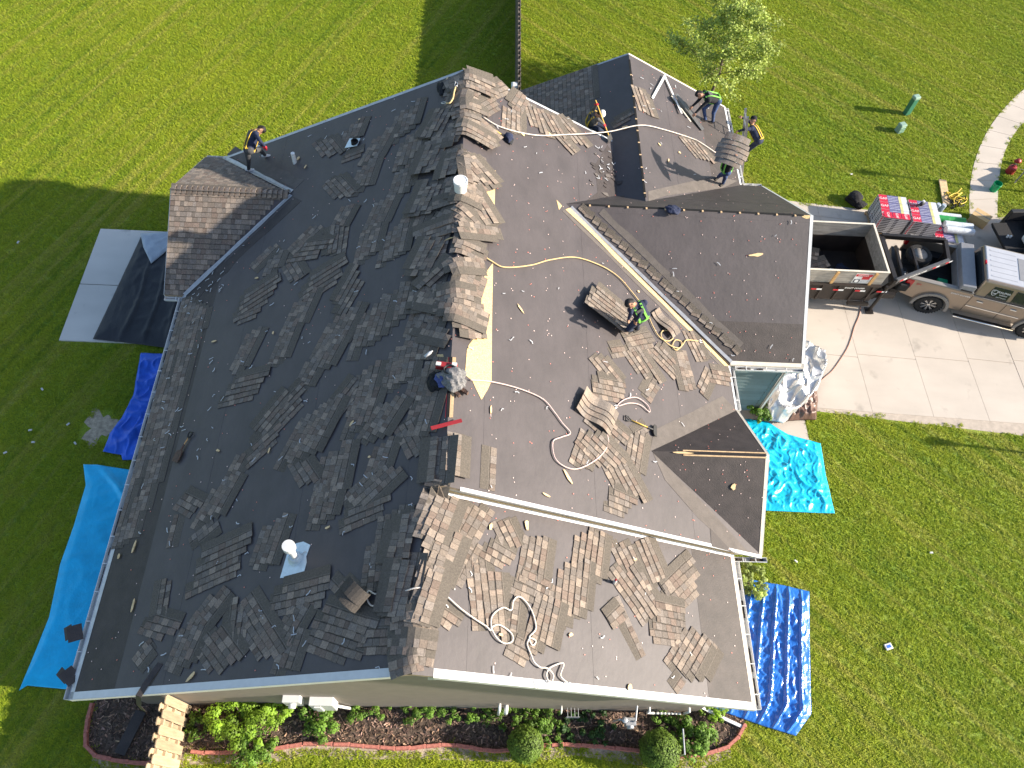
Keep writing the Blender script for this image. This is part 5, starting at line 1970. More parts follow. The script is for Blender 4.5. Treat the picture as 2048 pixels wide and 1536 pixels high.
# ------------------------------------------------------------------ litter on the roof
mat('splinter', (.72, .52, .28), .8, .2, 12)
mat('film', (.50, .51, .53), .35, .1, 12)
for k, (px, py, l, w_, an) in enumerate(((270, 1095, .30, .06, 70), (240, 1113, .14, .06, 70), (268, 1212, .26, .06, 75), (384, 1354, .28, .07, 50), (515, 557, .14, .05, 10), (548, 667, .08, .05, 80), (429, 684, .17, .05, 15), (598, 318, .16, .10, 60), (612, 335, .15, .05, 55), (438, 902, .12, .06, -20), (540, 902, .14, .04, 70), (705, 848, .16, .05, 55), (740, 915, .07, .05, 20), (850, 908, .08, .05, 80), (657, 1056, .14, .04, 25), (1040, 618, .26, .05, -55), (1135, 955, .40, .08, -60), (981, 820, .2, .045, 85), (1092, 991, .22, .05, -30), (1258, 968, .12, .05, -10), (895, 160, .14, .04, 60), (720, 240, .08, .05, 30), (1052, 1050, .22, .10, -80), (980, 1055, .14, .08, 70), (1268, 1120, .1, .05, 10), (1512, 510, .42, .09, 5), (1466, 973, .16, .13, 70), (1358, 306, .10, .08, -20), (1336, 322, .22, .05, 80), (1318, 290, .14, .06, -50), (1250, 256, .22, .16, 20), (1276, 584, .1, .07, 20), (1000, 1270, .1, .06, 0), (1140, 1270, .1, .07, 10), (1258, 1375, .14, .1, 80), (1045, 270, .12, .08, -40), (1098, 270, .2, .1, -45), (1366, 905, .5, .05, -2))):
    p, n = hit(px, py)
    if n is None:
        continue
    c1 = onplane(n, px + 15 * math.cos(math.radians(an)), py - 15 * math.sin(math.radians(an)))
    u = (c1 - p).normalized()
    nn = pn(n)
    v = nn.cross(u)
    q = MB()
    qq = random.Random(k)
    out = []
    m = 9
    for j in range(m):
        t = 2 * math.pi * j / m
        rr = qq.uniform(.7, 1.15)
        out.append((math.cos(t) * l / 2 * rr, math.sin(t) * w_ / 2 * rr))
    lift = .03 if n in ('L', 'RN') else .02
    q.hexa([p + u * a_ + v * b_ + nn * lift for a_, b_ in out], [p + u * a_ + v * b_ + nn * (lift + .012) for a_, b_ in out])
    where = {'L': 'shaded slope', 'RN': 'low sunlit roof', 'RB': 'upper front slope', 'GN': 'garage roof', 'EN': 'entry gable roof', 'EF': 'entry gable roof', 'SR': 'rear gable roof', 'SL': 'shaded rear valley'}.get(n, 'roof')
    tag(q.build('wood_splinter', 'splinter'), 'pale %s of torn sheathing wood on the %s' % ('long sliver' if l > 2.6 * w_ else 'chip', where), 'wood splinter', 'wood splinters on the ' + where)
qf = random.Random(9)
films = []
for k in range(5):
    q = MB()
    l, w_ = qf.uniform(.07, .17), qf.uniform(.012, .022)
    pts_ = [(-l / 2, 0), (-l * .1, qf.uniform(-.02, .02)), (l / 2 * qf.uniform(.5, 1), qf.uniform(-.05, .05))]
    for a_, b_ in zip(pts_[:-1], pts_[1:]):
        q.bar((a_[0], a_[1], .012), (b_[0], b_[1], .018), w_, .003)
    films.append(q.mesh('film_strip', 'film'))


def scatter_film(n, x0, x1, y0, y1, cnt, where):
    for _ in range(cnt):
        px, py = qf.uniform(x0, x1), qf.uniform(y0, y1)
        p, nn_ = hit(px, py)
        if nn_ != n:
            continue
        nv = pn(n)
        u = Vector((0, 1, 0)).cross(nv).normalized()
        v = nv.cross(u)
        o = bpy.data.objects.new('film_strip', qf.choice(films))
        COL.objects.link(o)
        o.matrix_world = frame(u, v, nv, p + nv * .02) @ Matrix.Rotation(qf.uniform(0, 6.28), 4, 'Z')
        lm = min(LMARK[n], key=lambda q_: (q_[1] - p).length)[0] if n in LMARK else None
        tag(o, ('thin white release film strip on the %s near %s' % (where, lm)) if lm else 'thin white strip of release film littering the ' + where, 'litter', 'release film on the ' + where)


scatter_film('L', 280, 860, 180, 1340, 120, 'shaded slope')
scatter_film('L', 370, 450, 540, 640, 22, 'shaded slope')
scatter_film('L', 300, 430, 640, 950, 22, 'shaded slope')
scatter_film('RB', 930, 1440, 160, 1060, 46, 'upper front slope')
scatter_film('RN', 880, 1400, 1060, 1380, 16, 'low sunlit roof')
scatter_film('GN', 1200, 1600, 440, 720, 12, 'garage roof')
scatter_film('SR', 1280, 1460, 140, 370, 18, 'rear gable roof')
scatter_film('RB', 1190, 1270, 280, 360, 30, 'upper front slope')
# plastic-cap nails: small, too many to count
mat('nail_cap', (.70, .38, .32), .5, .1, 8, tone=True)
for n, cnt in (('L', 420), ('RB', 420), ('RN', 90), ('GN', 150), ('GF', 60), ('SR', 110), ('SL', 40), ('EN', 50), ('EF', 34)):
    q = MB()
    poly = ROOF[n][1]
    x0, x1 = min(p[0] for p in poly), max(p[0] for p in poly)
    y0, y1 = min(p[1] for p in poly), max(p[1] for p in poly)
    nv = pn(n)
    u = Vector((0, 1, 0)).cross(nv).normalized() if abs(nv.y) < .9 else Vector((1, 0, 0))
    v = nv.cross(u)
    for _ in range(cnt):
        x, y = qf.uniform(x0, x1), qf.uniform(y0, y1)
        if n in ('GN', 'RB'):
            x, y = round(x / .42) * .42 + qf.uniform(-.08, .08), round(y / .42) * .42 + qf.uniform(-.08, .08)
        if not inpoly(x, y, poly) or (n == 'SL' and x < X2 - 1.1) or zroof(x, y) > pz(n, x, y) + .01:
            continue
        p = Vector((x, y, pz(n, x, y))) + nv * .010
        r = qf.uniform(.009, .014)
        ring = [p + (u * math.cos(a) + v * math.sin(a)) * r for a in [math.pi * j / 3 for j in range(6)]]
        t = (1.1, 1.5, 1.6) if qf.random() < .55 else (1, .6, .55)
        q.hexa(ring, [p_ + nv * .005 for p_ in ring], 0, t)
    o = part('cap_nails', q, 'nail_cap', roofo)
    o['kind'] = 'stuff'
# litter on the lawn
for px, py in ((10, 905), (66, 884), (60, 860), (150, 886), (36, 484), (1592, 1122), (1703, 348), (1863, 1105), (84, 778), (136, 848)):
    p = G(px, py, .05)
    q = MB()
    q.box(p, (.10, .05, .02), Matrix.Rotation(px, 3, 'Z'), taper=.8)
    tag(q.build('paper_scrap', 'white_plastic'), 'small white scrap of wrapping lying on the lawn', 'litter', 'white scraps on the lawn')
p = G(1777, 1293, .05)
q = MB()
q.box(p, (.20, .16, .04), Matrix.Rotation(.3, 3, 'Z'))
o = q.build('paper_packet', 'white_plastic', bevel=.01)
tag(o, 'flat white and blue packet lying on the front lawn', 'packet')
MB().box(p + Vector((0, 0, .022)), (.12, .07, .004), Matrix.Rotation(.3, 3, 'Z')).build('print', 'tarp_blue', o)
# bent metal on the rear gable, spray can, bottle
q = MB()
A_ = [onplane('SR', 1304, 200), onplane('SR', 1329, 156), onplane('SR', 1362, 232)]
for a, b in zip(A_[:-1], A_[1:]):
    q.bar(a + Vector((0, 0, .06)), b + Vector((0, 0, .10)), .08, .008, pn('SR'))
tag(q.build('bent_drip_edge', 'white_metal'), 'bent strip of white drip edge lying on the rear gable roof', 'metal strip')
q = MB()
a, b = onplane('RB', 1018, 512), onplane('RB', 1019, 514)
p = hit(1228, 1166)[0]
t_ = thing('spray_can', p, 'white spray can with red cap standing on the low sunlit roof', 'can')
MB().lathe(p, [(.034, 0), (.034, .17), (.022, .19)], 14).build('body', 'white_plastic', t_)
MB().lathe(p, [(.024, .19), (.024, .235), (0, .24)], 12).build('cap', 'red_plastic', t_)
p = hit(857, 711)[0] + Vector((0, 0, .06))
q = MB()
R = Matrix.Rotation(.65, 3, 'Z') @ Matrix.Rotation(math.pi / 2 - .3, 3, 'Y')
q.lathe(p, [(.032, -.1), (.034, .05), (.014, .09), (.014, .11), (0, .112)], 14, R)
tag(q.build('water_bottle', 'film', smooth=True), 'clear plastic bottle lying on shingles left of the ridge', 'bottle')

qs = random.Random(21)
for k in range(26):
    px, py = qs.gauss(1218, 16), qs.uniform(300, 395)
    p, n = hit(px, py)
    if n not in ('RB', 'SL'):
        continue
    nv = pn(n)
    u = Vector((0, 1, 0)).cross(nv).normalized()
    v = nv.cross(u)
    m = qs.randint(4, 6)
    r = qs.uniform(.04, .15)
    a0 = qs.uniform(0, 6)
    out = [p + u * math.cos(a0 + 2 * math.pi * j / m) * r * qs.uniform(.5, 1.1) + v * math.sin(a0 + 2 * math.pi * j / m) * r * qs.uniform(.3, .8) + nv * .016 for j in range(m)]
    q = MB()
    q.hexa(out, [o_ + nv * .01 for o_ in out], 0, (1, 1, 1))
    tag(q.build('felt_scrap', qs.choice(('ice_barrier', 'valley_felt', 'underlay'))), 'torn dark felt scrap littering the valley behind the garage ridge', 'felt scrap', 'felt scraps in the valley')
# ------------------------------------------------------------------ vehicles
mat('truck_paint', (.30, .235, .18), .28, .04, 2, metal=.45, spec=.6)
mat('truck_roof', (.52, .52, .54), .30, .04, 2, metal=.25, spec=.6)
mat('chrome', (.72, .72, .72), .12, .03, 4, metal=1.)
mat('tyre', (.014, .014, .015), .8, .2, 12, .5, 60)
mat('rim_dark', (.05, .05, .052), .3, .1, 8, metal=.7)
mat('rim_bright', (.6, .6, .6), .25, .1, 8, metal=.9)
mat('tail_red', (.42, .008, .012), .2, .1, 6, spec=.7)
mat('bed_liner', (.012, .012, .013), .8, .3, 20, .4, 60)
mat('grey_lid', (.24, .24, .25), .45, .08, 4, spec=.4)
mat('flare_grey', (.22, .205, .19), .5, .05, 4)
mat('arm_grey', (.085, .085, .088), .45, .2, 6)
mat('trailer_black', (.017, .014, .013), .45, .3, 5)
mat('trailer_brown', (.030, .022, .019), .5, .3, 4)
mat('ply_grey', (.30, .275, .245), .85, .3, 5, .3, 30, stretch=(.4, 2, 2))
mat('decal_white', (.75, .75, .75), .5, .03, 4)
mat('decal_red', (.55, .02, .03), .5, .05, 4)
mat('wrap_silver', (.60, .61, .64), .4, .15, 9)
mat('wrap_dark', (.03, .03, .05), .4, .2, 9)
mat('wrap_purple', (.10, .095, .22), .4, .3, 14)
mat('wrap_red', (.52, .02, .05), .4, .1, 9)
mat('wrap_yellow', (.55, .52, .22), .4, .2, 9)
mat('wrap_green', (.02, .26, .06), .4, .15, 9)
mat('pallet_wood', (.42, .29, .16), .85, .25, 9)
mat('roll_silver', (.58, .62, .66), .35, .15, 12, .3, 30)


def text_part(txt, M, size, m_, parent, name='lettering', ext=.002):
    cu = bpy.data.curves.new('t', 'FONT')
    cu.body = txt
    cu.size = size
    cu.extrude = ext
    cu.align_x = 'CENTER'
    cu.align_y = 'CENTER'
    to = bpy.data.objects.new('t', cu)
    me = bpy.data.meshes.new_from_object(to)
    bpy.data.objects.remove(to)
    me.materials.clear()
    me.materials.append(MATS[m_])
    o = bpy.data.objects.new(name, me)
    COL.objects.link(o)
    setpar(o, parent)
    o.matrix_basis = M
    return o


TO = Vector((15.86, 12.94, 0))
TH = math.radians(-15)
TX, TY = Vector((math.cos(TH), math.sin(TH), 0)), Vector((-math.sin(TH), math.cos(TH), 0))
TM = Matrix(((TX.x, TY.x, 0, TO.x), (TX.y, TY.y, 0, TO.y), (0, 0, 1, .016), (0, 0, 0, 1)))
truck = bpy.data.objects.new('pickup_truck', None)
COL.objects.link(truck)
truck.matrix_world = TM
tag(truck, 'bronze crew cab pickup truck hitched to the dump trailer', 'pickup truck')


class TB(MB):
    """mesh builder in a vehicle's own coordinates"""

    def build(s, name, mats, parent=None, smooth=False, bevel=0):
        o = bpy.data.objects.new(name, s.mesh(name, mats, smooth))
        COL.objects.link(o)
        o.parent = parent
        if bevel:
            b = o.modifiers.new('bevel', 'BEVEL')
            b.width = bevel
            b.segments = 3
            b.limit_method = 'ANGLE'
            b.angle_limit = math.radians(35)
        return o


def arch(cx, cz, r, n=12, a0=0., a1=math.pi):
    return [(cx + r * math.cos(a0 + (a1 - a0) * k / n), cz + r * math.sin(a0 + (a1 - a0) * k / n)) for k in range(n + 1)]


WB, WRD = 3.35, .425
side_prof = [(-1.1, .66), (-.62, .55)] + arch(0, .43, .53)[::-1] + [(.62, .48), (WB - .62, .48)] + arch(WB, .43, .53)[::-1] + [(WB + .7, .5), (WB + 1.0, .6), (WB + 1.0, .95), (WB + .55, 1.12), (WB - .1, 1.22), (WB - .35, 1.26), (.97, 1.30), (.95, 1.36), (-1.1, 1.40)]
body = TB()
for y0, y1 in ((.0, .10), (1.88, 1.98)):
    yi = y1 if y0 < 1 else y0
    body.hexa([(x, y0, z) for x, z in side_prof], [(x, y1, z) for x, z in side_prof])
body.bbox(.95, WB + .95, .1, 1.88, .55, 1.10)
body.bbox(.93, 1.02, .1, 1.88, .55, 1.33)
bo = TB.build(body, 'body', 'truck_paint', truck, bevel=.03)
fl = TB()
fl.bbox(-1.06, .93, .1, 1.88, .72, .80)
fl.bbox(.90, .93, .1, 1.88, .8, 1.33)
for k in range(7):
    fl.bbox(-1.04, .9, .18 + k * .25, .26 + k * .25, .80, .815)
for y0 in (.1, 1.60):
    fl.bbox(-.42, .42, y0, y0 + .28, .8, 1.0)
fl.build('bed_floor', 'bed_liner', truck, bevel=.01)
rl = TB()
rl.bbox(-1.09, .94, -.004, .15, 1.375, 1.415)
rl.bbox(-1.09, .94, 1.83, 1.984, 1.375, 1.415)
rl.build('bed_rail', 'flare_grey', truck, bevel=.012)
bu = TB()
bu.bbox(-1.38, -1.12, .02, 1.96, .52, .72)
bu.bbox(-1.34, -1.14, .55, 1.43, .72, .735)
bu.tube([(-1.35, 1.0, .45), (-1.45, 1.0, .45)], .05, 8)
bu.build('rear_bumper', 'trailer_black', truck, bevel=.03)
# cab
cb = TB()
z0, z1 = 1.22, 1.90
b4 = [(.98, .05, z0), (WB - .25, .05, z0), (WB - .25, 1.93, z0), (.98, 1.93, z0)]
t4 = [(1.06, .20, z1), (2.62, .20, z1), (2.62, 1.78, z1), (1.06, 1.78, z1)]
cb.hexa(b4, t4)
cab = cb.build('cab', 'truck_paint', truck, bevel=.07)
rf = TB()
rf.hexa([(1.09, .26, 1.893), (2.58, .26, 1.893), (2.58, 1.72, 1.893), (1.09, 1.72, 1.893)], [(1.11, .29, 1.915), (2.56, .29, 1.915), (2.56, 1.69, 1.915), (1.11, 1.69, 1.915)])
for k in range(6):
    rf.bbox(1.22, 2.05, .42 + k * .22, .47 + k * .22, 1.914, 1.924)
rf.build('cab_roof', 'truck_roof', cab, bevel=.02)
sg = TB()
sg.bbox(2.10, 2.52, .52, 1.46, 1.914, 1.926)
sg.build('sunroof', 'grey_lid', cab, bevel=.02)


def lerp3(a, b, t):
    return Vector(a).lerp(Vector(b), t)


def facewin(q4, name, m_='window_glass', off=.012, th=.012, parent=cab):
    a, b, c, d = [Vector(p) for p in q4]
    n = (b - a).cross(d - a).normalized()
    m_b = TB()
    m_b.hexa([p + n * (off - th) for p in (a, b, c, d)], [p + n * off for p in (a, b, c, d)])
    return m_b.build(name, m_, parent, bevel=.02)


def onside(x, f, y=0):
    """point on the near sloping side of the cab: x along, f from 0 (belt) to 1 (roof)"""
    xa = .98 + (1.12 - .98) * f
    xb = WB - .25 + (2.62 - WB + .25) * f
    yy = .05 + .15 * f if y == 0 else 1.93 - .15 * f
    return Vector((x, yy, z0 + (z1 - z0) * f))


w1 = facewin([onside(1.32, .12), onside(2.0, .12), onside(2.0, .78), onside(1.42, .78)], 'side_window')
w2 = facewin([onside(2.12, .12), onside(2.9, .12), onside(2.55, .78), onside(2.12, .78)], 'side_window')
w3 = facewin([onside(2.0, .12, 1), onside(1.32, .12, 1), onside(1.42, .78, 1), onside(2.0, .78, 1)], 'side_window')
w4 = facewin([onside(2.9, .12, 1), onside(2.12, .12, 1), onside(2.12, .78, 1), onside(2.55, .78, 1)], 'side_window')
facewin([(.985, 1.82, 1.34), (.985, .16, 1.34), (1.052, .27, 1.82), (1.052, 1.71, 1.82)], 'rear_window')
facewin([(WB - .27, .2, 1.26), (WB - .27, 1.78, 1.26), (2.66, 1.66, 1.84), (2.66, .32, 1.84)], 'windscreen')
ct = TB()
ct.bar((1.28, .025, 1.285), (2.95, .025, 1.275), .02, .03)
ct.build('window_trim', 'chrome', cab)
mt = TB()
mt.bbox(1.05, 1.10, .92, 1.06, 1.86, 1.93)
mt.build('brake_light', 'tail_red', cab, bevel=.01)
# near window sticker and lettering
wn = (onside(2.0, .12) - onside(1.32, .12)).normalized()
wu = (onside(1.6, .78) - onside(1.6, .12)).normalized()
wu = (wu - wn * wu.dot(wn)).normalized()
wz = wn.cross(wu)
for t_, f, sz, x in (('RALPHA', .55, .105, 1.79), ('ROOFING', .41, .055, 1.80), ('BUILT TO LAST', .27, .045, 1.78)):
    p = onside(x, f) + wz * .015
    o = text_part(t_, frame(wn, wu, wz, p), sz, 'decal_white', w1)
    o.matrix_parent_inverse = Matrix.Identity(4)
sh = TB()
p = onside(1.50, .47) + wz * .014
ring = [(0, .11), (.08, .09), (.085, 0), (.05, -.07), (0, -.11), (-.05, -.07), (-.085, 0), (-.08, .09)]
for k in range(8):
    a_, b_ = ring[k], ring[(k + 1) % 8]
    sh.bar(p + wn * a_[0] + wu * a_[1], p + wn * b_[0] + wu * b_[1], .012, .004, wz)
sh.bar(p - wn * .06 - wu * .02, p + wn * .06 - wu * .02, .016, .004, wz)
sh.bar(p - wn * .05 + wu * .05, p + wn * .00 + wu * .085, .014, .004, wz)
sh.build('shield_decal', 'decal_white', w1)
for t_, x, z, sz, m_, bx in (('SMART DUMPER', .62, 1.21, .085, 'decal_white', 0), ('Z71', -.72, 1.23, .10, 'decal_red', 0)):
    o = text_part(t_, Matrix(((1, 0, 0, x), (0, 0, -1, -.012), (0, 1, 0, z), (0, 0, 0, 1))), sz, m_, bo)
    o.matrix_parent_inverse = Matrix.Identity(4)
# doors: seams, handles, side moulding, running board
sm = TB()
for x in (.975, 2.06):
    sm.bar((x, -.004, .52), (x, -.004, 1.28), .006, .012)
sm.build('door_seam', 'black_gap', bo)
for x in (1.18, 2.25):
    TB().bar((x, -.02, 1.12), (x + .2, -.02, 1.115), .03, .045).build('door_handle', 'chrome', bo, bevel=.008)
TB().bar((1.0, -.008, .82), (2.7, -.008, .80), .016, .035).build('side_moulding', 'chrome', bo)
rb_ = TB()
rb_.bar((.82, -.14, .40), (2.72, -.14, .40), .12, .05)
rb_.build('running_board', 'trailer_black', truck, bevel=.012)
TB().tube([(.80, -.21, .41), (2.74, -.21, .41)], .028, 10).build('running_board_bar', 'chrome', truck, smooth=True)
tl = TB()
tl.bbox(-1.13, -.90, -.02, .12, .98, 1.36)
tl.build('tail_light', 'tail_red', truck, bevel=.03)
tl = TB()
tl.bbox(-1.13, -1.0, 1.86, 1.995, 1.0, 1.33)
tl.build('tail_light', 'tail_red', truck, bevel=.03)
for cx in (0, WB):
    for sy, yb_ in ((-1, 0.), (1, 1.98)):
        a = arch(cx, .43, .60, 14, -.15, math.pi + .15)
        b_ = arch(cx, .43, .50, 14, -.15, math.pi + .15)
        q = TB()
        ya, yb2 = (-.07, .02) if sy < 0 else (1.96, 2.05)
        for k in range(14):
            q.hexa([(a[k][0], ya, a[k][1]), (a[k + 1][0], ya, a[k + 1][1]), (b_[k + 1][0], ya, b_[k + 1][1]), (b_[k][0], ya, b_[k][1])],
                   [(a[k][0], yb2, a[k][1]), (a[k + 1][0], yb2, a[k + 1][1]), (b_[k + 1][0], yb2, b_[k + 1][1]), (b_[k][0], yb2, b_[k][1])])
        q.build('fender_flare', 'flare_grey', truck, bevel=.01)
# wheels
def wheel(parent, c, axis_y, r=WRD, w_=.30, spokes=True, rimm='rim_dark', B=TB):
    R = Matrix.Rotation(math.pi / 2, 3, 'X')
    s = axis_y
    q = B()
    prof = [(r * .60, -w_ / 2), (r * .93, -w_ / 2), (r, -w_ / 2 + .04), (r, w_ / 2 - .04), (r * .93, w_ / 2), (r * .60, w_ / 2)]
    q.lathe(c, prof, 36, R, cap=False)
    for k in range(30):
        a = 2 * math.pi * k / 30
        for zz_ in (-.09, .09):
            q.box(Vector(c) + R @ Vector((r * 1.005 * math.cos(a), r * 1.005 * math.sin(a), zz_)), (.03, .035, .10), R @ Matrix.Rotation(a, 3, 'Z'))
    ty = q.build('tyre', 'tyre', parent)
    q = B()
    q.lathe(c, [(r * .60, -w_ / 2), (r * .60, w_ / 2)], 28, R, cap=False)
    q.lathe(Vector(c) + Vector((0, s * w_ * .30, 0)), [(r * .58, -.01), (r * .58, .01)], 28, R)
    rm = q.build('rim', rimm, parent)
    q = B()
    if spokes:
        for k in range(8):
            a = 2 * math.pi * k / 8
            for da in (-.10, .10):
                p0 = Vector(c) + R @ Vector((.07 * math.cos(a), .07 * math.sin(a), -s * w_ * .40))
                p1 = Vector(c) + R @ Vector((r * .57 * math.cos(a + da), r * .57 * math.sin(a + da), -s * w_ * .42))
                q.bar(p0, p1, .022, .02, (0, 1, 0))
    q.lathe(Vector(c) + Vector((0, s * w_ * .40, 0)), [(.06, -.02), (.06, .02), (0, .03)], 14, R)
    q.build('wheel_spokes', 'rim_bright', parent)


for cx in (0, WB):
    for y, s in ((.12, -1), (1.86, 1)):
        wt = bpy.data.objects.new('wheel', None)
        COL.objects.link(wt)
        wt.parent = truck
        wheel(wt, (cx, y, WRD), s)
# toolbox across the bed
tb = TB()
tb.hexa([(.46, .0, 1.38), (.90, .0, 1.38), (.90, 1.98, 1.38), (.46, 1.98, 1.38)], [(.48, .03, 1.60), (.90, .03, 1.63), (.90, 1.95, 1.63), (.48, 1.95, 1.60)])
tb.bbox(.44, .88, .14, 1.84, 1.05, 1.40)
tbo = tb.build('toolbox', 'grey_lid', truck, bevel=.02)
TB().bbox(.50, .86, -.01, .03, 1.40, 1.45).build('toolbox_trim', 'trailer_black', truck)
gc = TB()
gc.bbox(.05, .35, .45, .75, .815, .98)
gc.bbox(.08, .32, .5, .7, .98, .985)
tag(gc, ) if False else None
go_ = gc.build('milk_crate', 'green_plastic', None, bevel=.01)
go_.matrix_world = TM
tag(go_, 'green plastic crate lying in the bed of the bronze pickup', 'crate')

# ------------------------------------------------------------------ dump trailer
TRX0, TRX1, TRY0, TRY1 = 9.95, 13.76, 12.90, 14.97
tr = thing('dump_trailer', ((TRX0 + TRX1) / 2, (TRY0 + TRY1) / 2, 0), 'black gooseneck dump trailer with grey plywood sideboards', 'trailer')
q = MB()
q.bbox(TRX0, TRX1, TRY0 + .05, TRY1 - .05, .55, .64)
q.bbox(TRX0, TRX1, TRY0, TRY0 + .05, .55, 1.40)
q.bbox(TRX0, TRX1, TRY1 - .05, TRY1, .55, 1.40)
q.bbox(TRX1 - .05, TRX1, TRY0 + .05, TRY1 - .05, .64, 1.40)
for k in range(7):
    x = TRX0 + .3 + k * .55
    q.bbox(x, x + .06, TRY0 - .05, TRY0, .58, 1.36)
q.bbox(TRX0, TRX1 + .02, TRY0 - .06, TRY0 - .002, 1.33, 1.40)
q.build('dump_box', 'trailer_brown', tr)
for nm, a in (('side_board', (TRX0, TRX1, TRY0 + .012, TRY0 + .042, 1.40, 1.98)), ('side_board', (TRX0, TRX1, TRY1 - .042, TRY1 - .012, 1.40, 1.98)), ('front_board', (TRX1 - .045, TRX1 - .012, TRY0 + .045, TRY1 - .045, 1.40, 1.98))):
    MB().bbox(*a).build(nm, 'ply_grey', tr)
q = MB()
q.bbox(TRX0, TRX1 + .01, TRY0, TRY0 + .055, 1.98, 2.005)
q.bbox(TRX0, TRX1 + .01, TRY1 - .055, TRY1, 1.98, 2.005)
q.bbox(TRX1 - .055, TRX1 + .01, TRY0 + .055, TRY1 - .055, 1.98, 2.005)
q.build('top_rail', 'cream_trim', tr)
for x in (12.1, 13.35):
    MB().bar((x, TRY0 - .022, 1.36), (x + .02, TRY0 - .022, 1.96), .085, .04, (0, 1, 0)).build('stake', 'tool_wood', tr)
for k in range(5):
    x = TRX0 + .9 + k * .72
    MB().bbox(x, x + .17, TRY0 - .068, TRY0 - .062, 1.10, 1.16).build('red_reflector', 'decal_red', tr)
    MB().bbox(x + .17, x + .34, TRY0 - .068, TRY0 - .062, 1.10, 1.16).build('white_reflector', 'decal_white', tr)
text_part('SMART DUMPER', Matrix(((1, 0, 0, 12.95), (0, 0, -1, TRY0 - .064), (0, 1, 0, 1.25), (0, 0, 0, 1))), .09, 'decal_white', tr)
pl = MB()
pl.bbox(12.75, 13.30, TRY0 + .004, TRY0 + .012, 1.44, 1.88)
po = pl.build('safety_placard', 'decal_white', tr)
for (x0, x1, za, zb_, m_) in ((12.76, 13.29, 1.76, 1.87, 'decal_red'), (13.0, 13.25, 1.62, 1.76, 'decal_red'), (12.78, 12.98, 1.46, 1.62, 'wrap_dark'), (13.02, 13.28, 1.47, 1.60, 'wrap_silver')):
    MB().bbox(x0, x1, TRY0 + .0005, TRY0 + .004, za, zb_).build('placard_print', m_, po)
MB().lathe((12.88, TRY0 + .0, 1.54), [(.065, -.001), (.065, .003)], 16, Matrix.Rotation(math.pi / 2, 3, 'X')).build('placard_print', 'decal_white', po)
text_part('DANGER', Matrix(((1, 0, 0, 13.0), (0, 0, -1, TRY0 - .001), (0, 1, 0, 1.81), (0, 0, 0, 1))), .085, 'decal_white', po)
# neck
q = MB()
for y in (TRY0 + .12, TRY1 - .12):
    q.bar((TRX1, y, .75), (14.55, y, .75), .12, .2)
    q.bar((TRX1 + .05, y, .6), (14.30, y, 1.52), .13, .15)
q.bar((14.2, TRY0 + .05, 1.50), (14.2, TRY1 - .05, 1.50), .14, .14)
q.bar((14.05, TRY0 + .05, .8), (14.05, TRY1 - .05, .8), .12, .16)
q.bar((14.65, TRY0 + .3, 1.3), (14.75, TRY1 - .3, 1.3), .08, .08)
q.bar((15.15, TRY0 + .5, 1.42), (15.2, TRY1 - .4, 1.42), .07, .07)
q.build('neck_frame', 'trailer_black', tr)
na, nb = Vector((14.2, TRY0 + .08, 1.53)), Vector((16.15, 13.86, 1.60))
fa, fb = Vector((14.2, TRY1 - .08, 1.53)), Vector((16.28, 14.72, 1.62))
for a, b in ((na, nb), (fa, fb)):
    MB().bar(a, b, .11, .18).build('gooseneck_arm', 'arm_grey' if a is na else 'trailer_black', tr, bevel=.01)
MB().bar(nb, fb, .12, .14).build('coupler_beam', 'trailer_black', tr)
MB().tube([nb.lerp(fb, .45), nb.lerp(fb, .45) + Vector((0, 0, -.78))], .06, 12).build('coupler_post', 'trailer_black', tr)
for t in (.06, .68, .93):
    p0 = na.lerp(nb, t)
    d = (nb - na).normalized()
    s_ = Vector((d.y, -d.x, 0))
    MB().bar(p0 + s_ * .058 + d * 0, p0 + s_ * .058 + d * .14, .004, .06, s_.cross(d)).build('red_reflector', 'decal_red', tr)
    MB().bar(p0 + s_ * .058 + d * .14, p0 + s_ * .058 + d * .28, .004, .06, s_.cross(d)).build('white_reflector', 'decal_white', tr)
d = (nb - na).normalized()
s_ = Vector((d.y, -d.x, 0)).normalized()
text_part('SMART DUMPER', frame(d, s_.cross(d) * 1.0, s_, na.lerp(nb, .40) + s_ * .059), .10, 'decal_white', tr)
# jack
q = MB()
q.tube([(14.0, TRY0 - .02, 1.35), (14.0, TRY0 - .02, .10)], .055, 10)
q.box((14.0, TRY0 - .02, .055), (.26, .26, .03))
q.bar((13.9, TRY0 - .02, 1.2), (13.5, TRY0 + .0, .62), .05, .1)
q.build('landing_jack', 'trailer_black', tr)
q = MB()
q.bbox(13.05, 13.75, TRY0 - .12, TRY0, .42, .52)
q.build('step', 'trailer_black', tr)
# spare wheel lying on the neck, front storage box
sw_ = thing('spare_wheel', (15.45, 14.30, 1.25), 'spare wheel lying flat on the trailer neck', 'wheel')
q = MB()
q.lathe((15.45, 14.30, 1.30), [(.24, -.12), (.37, -.12), (.41, -.07), (.41, .07), (.37, .12), (.25, .12), (.24, .08), (.24, -.12)], 36, cap=False)
q.build('tyre', 'tyre', sw_, smooth=False)
q = MB()
q.lathe((15.45, 14.30, 1.30), [(.25, .10), (.24, .02), (.22, -.03), (.12, -.05), (.10, .0), (.06, .02), (0, .02)], 30)
q.build('rim', 'ply_grey', sw_, smooth=True)
bx = thing('storage_box', (14.75, 13.55, .9), 'black plastic storage box on the trailer neck', 'box')
MB().box((14.78, 13.5, 1.02), (.36, .78, .34), Matrix.Rotation(-.1, 3, 'Z')).build('body', 'bed_liner', bx, bevel=.05)
text_part('TANDEM', Matrix.Translation((14.83, 13.5, 1.195)) @ Matrix.Rotation(-math.pi / 2 - .1, 4, 'Z'), .09, 'decal_white', bx)
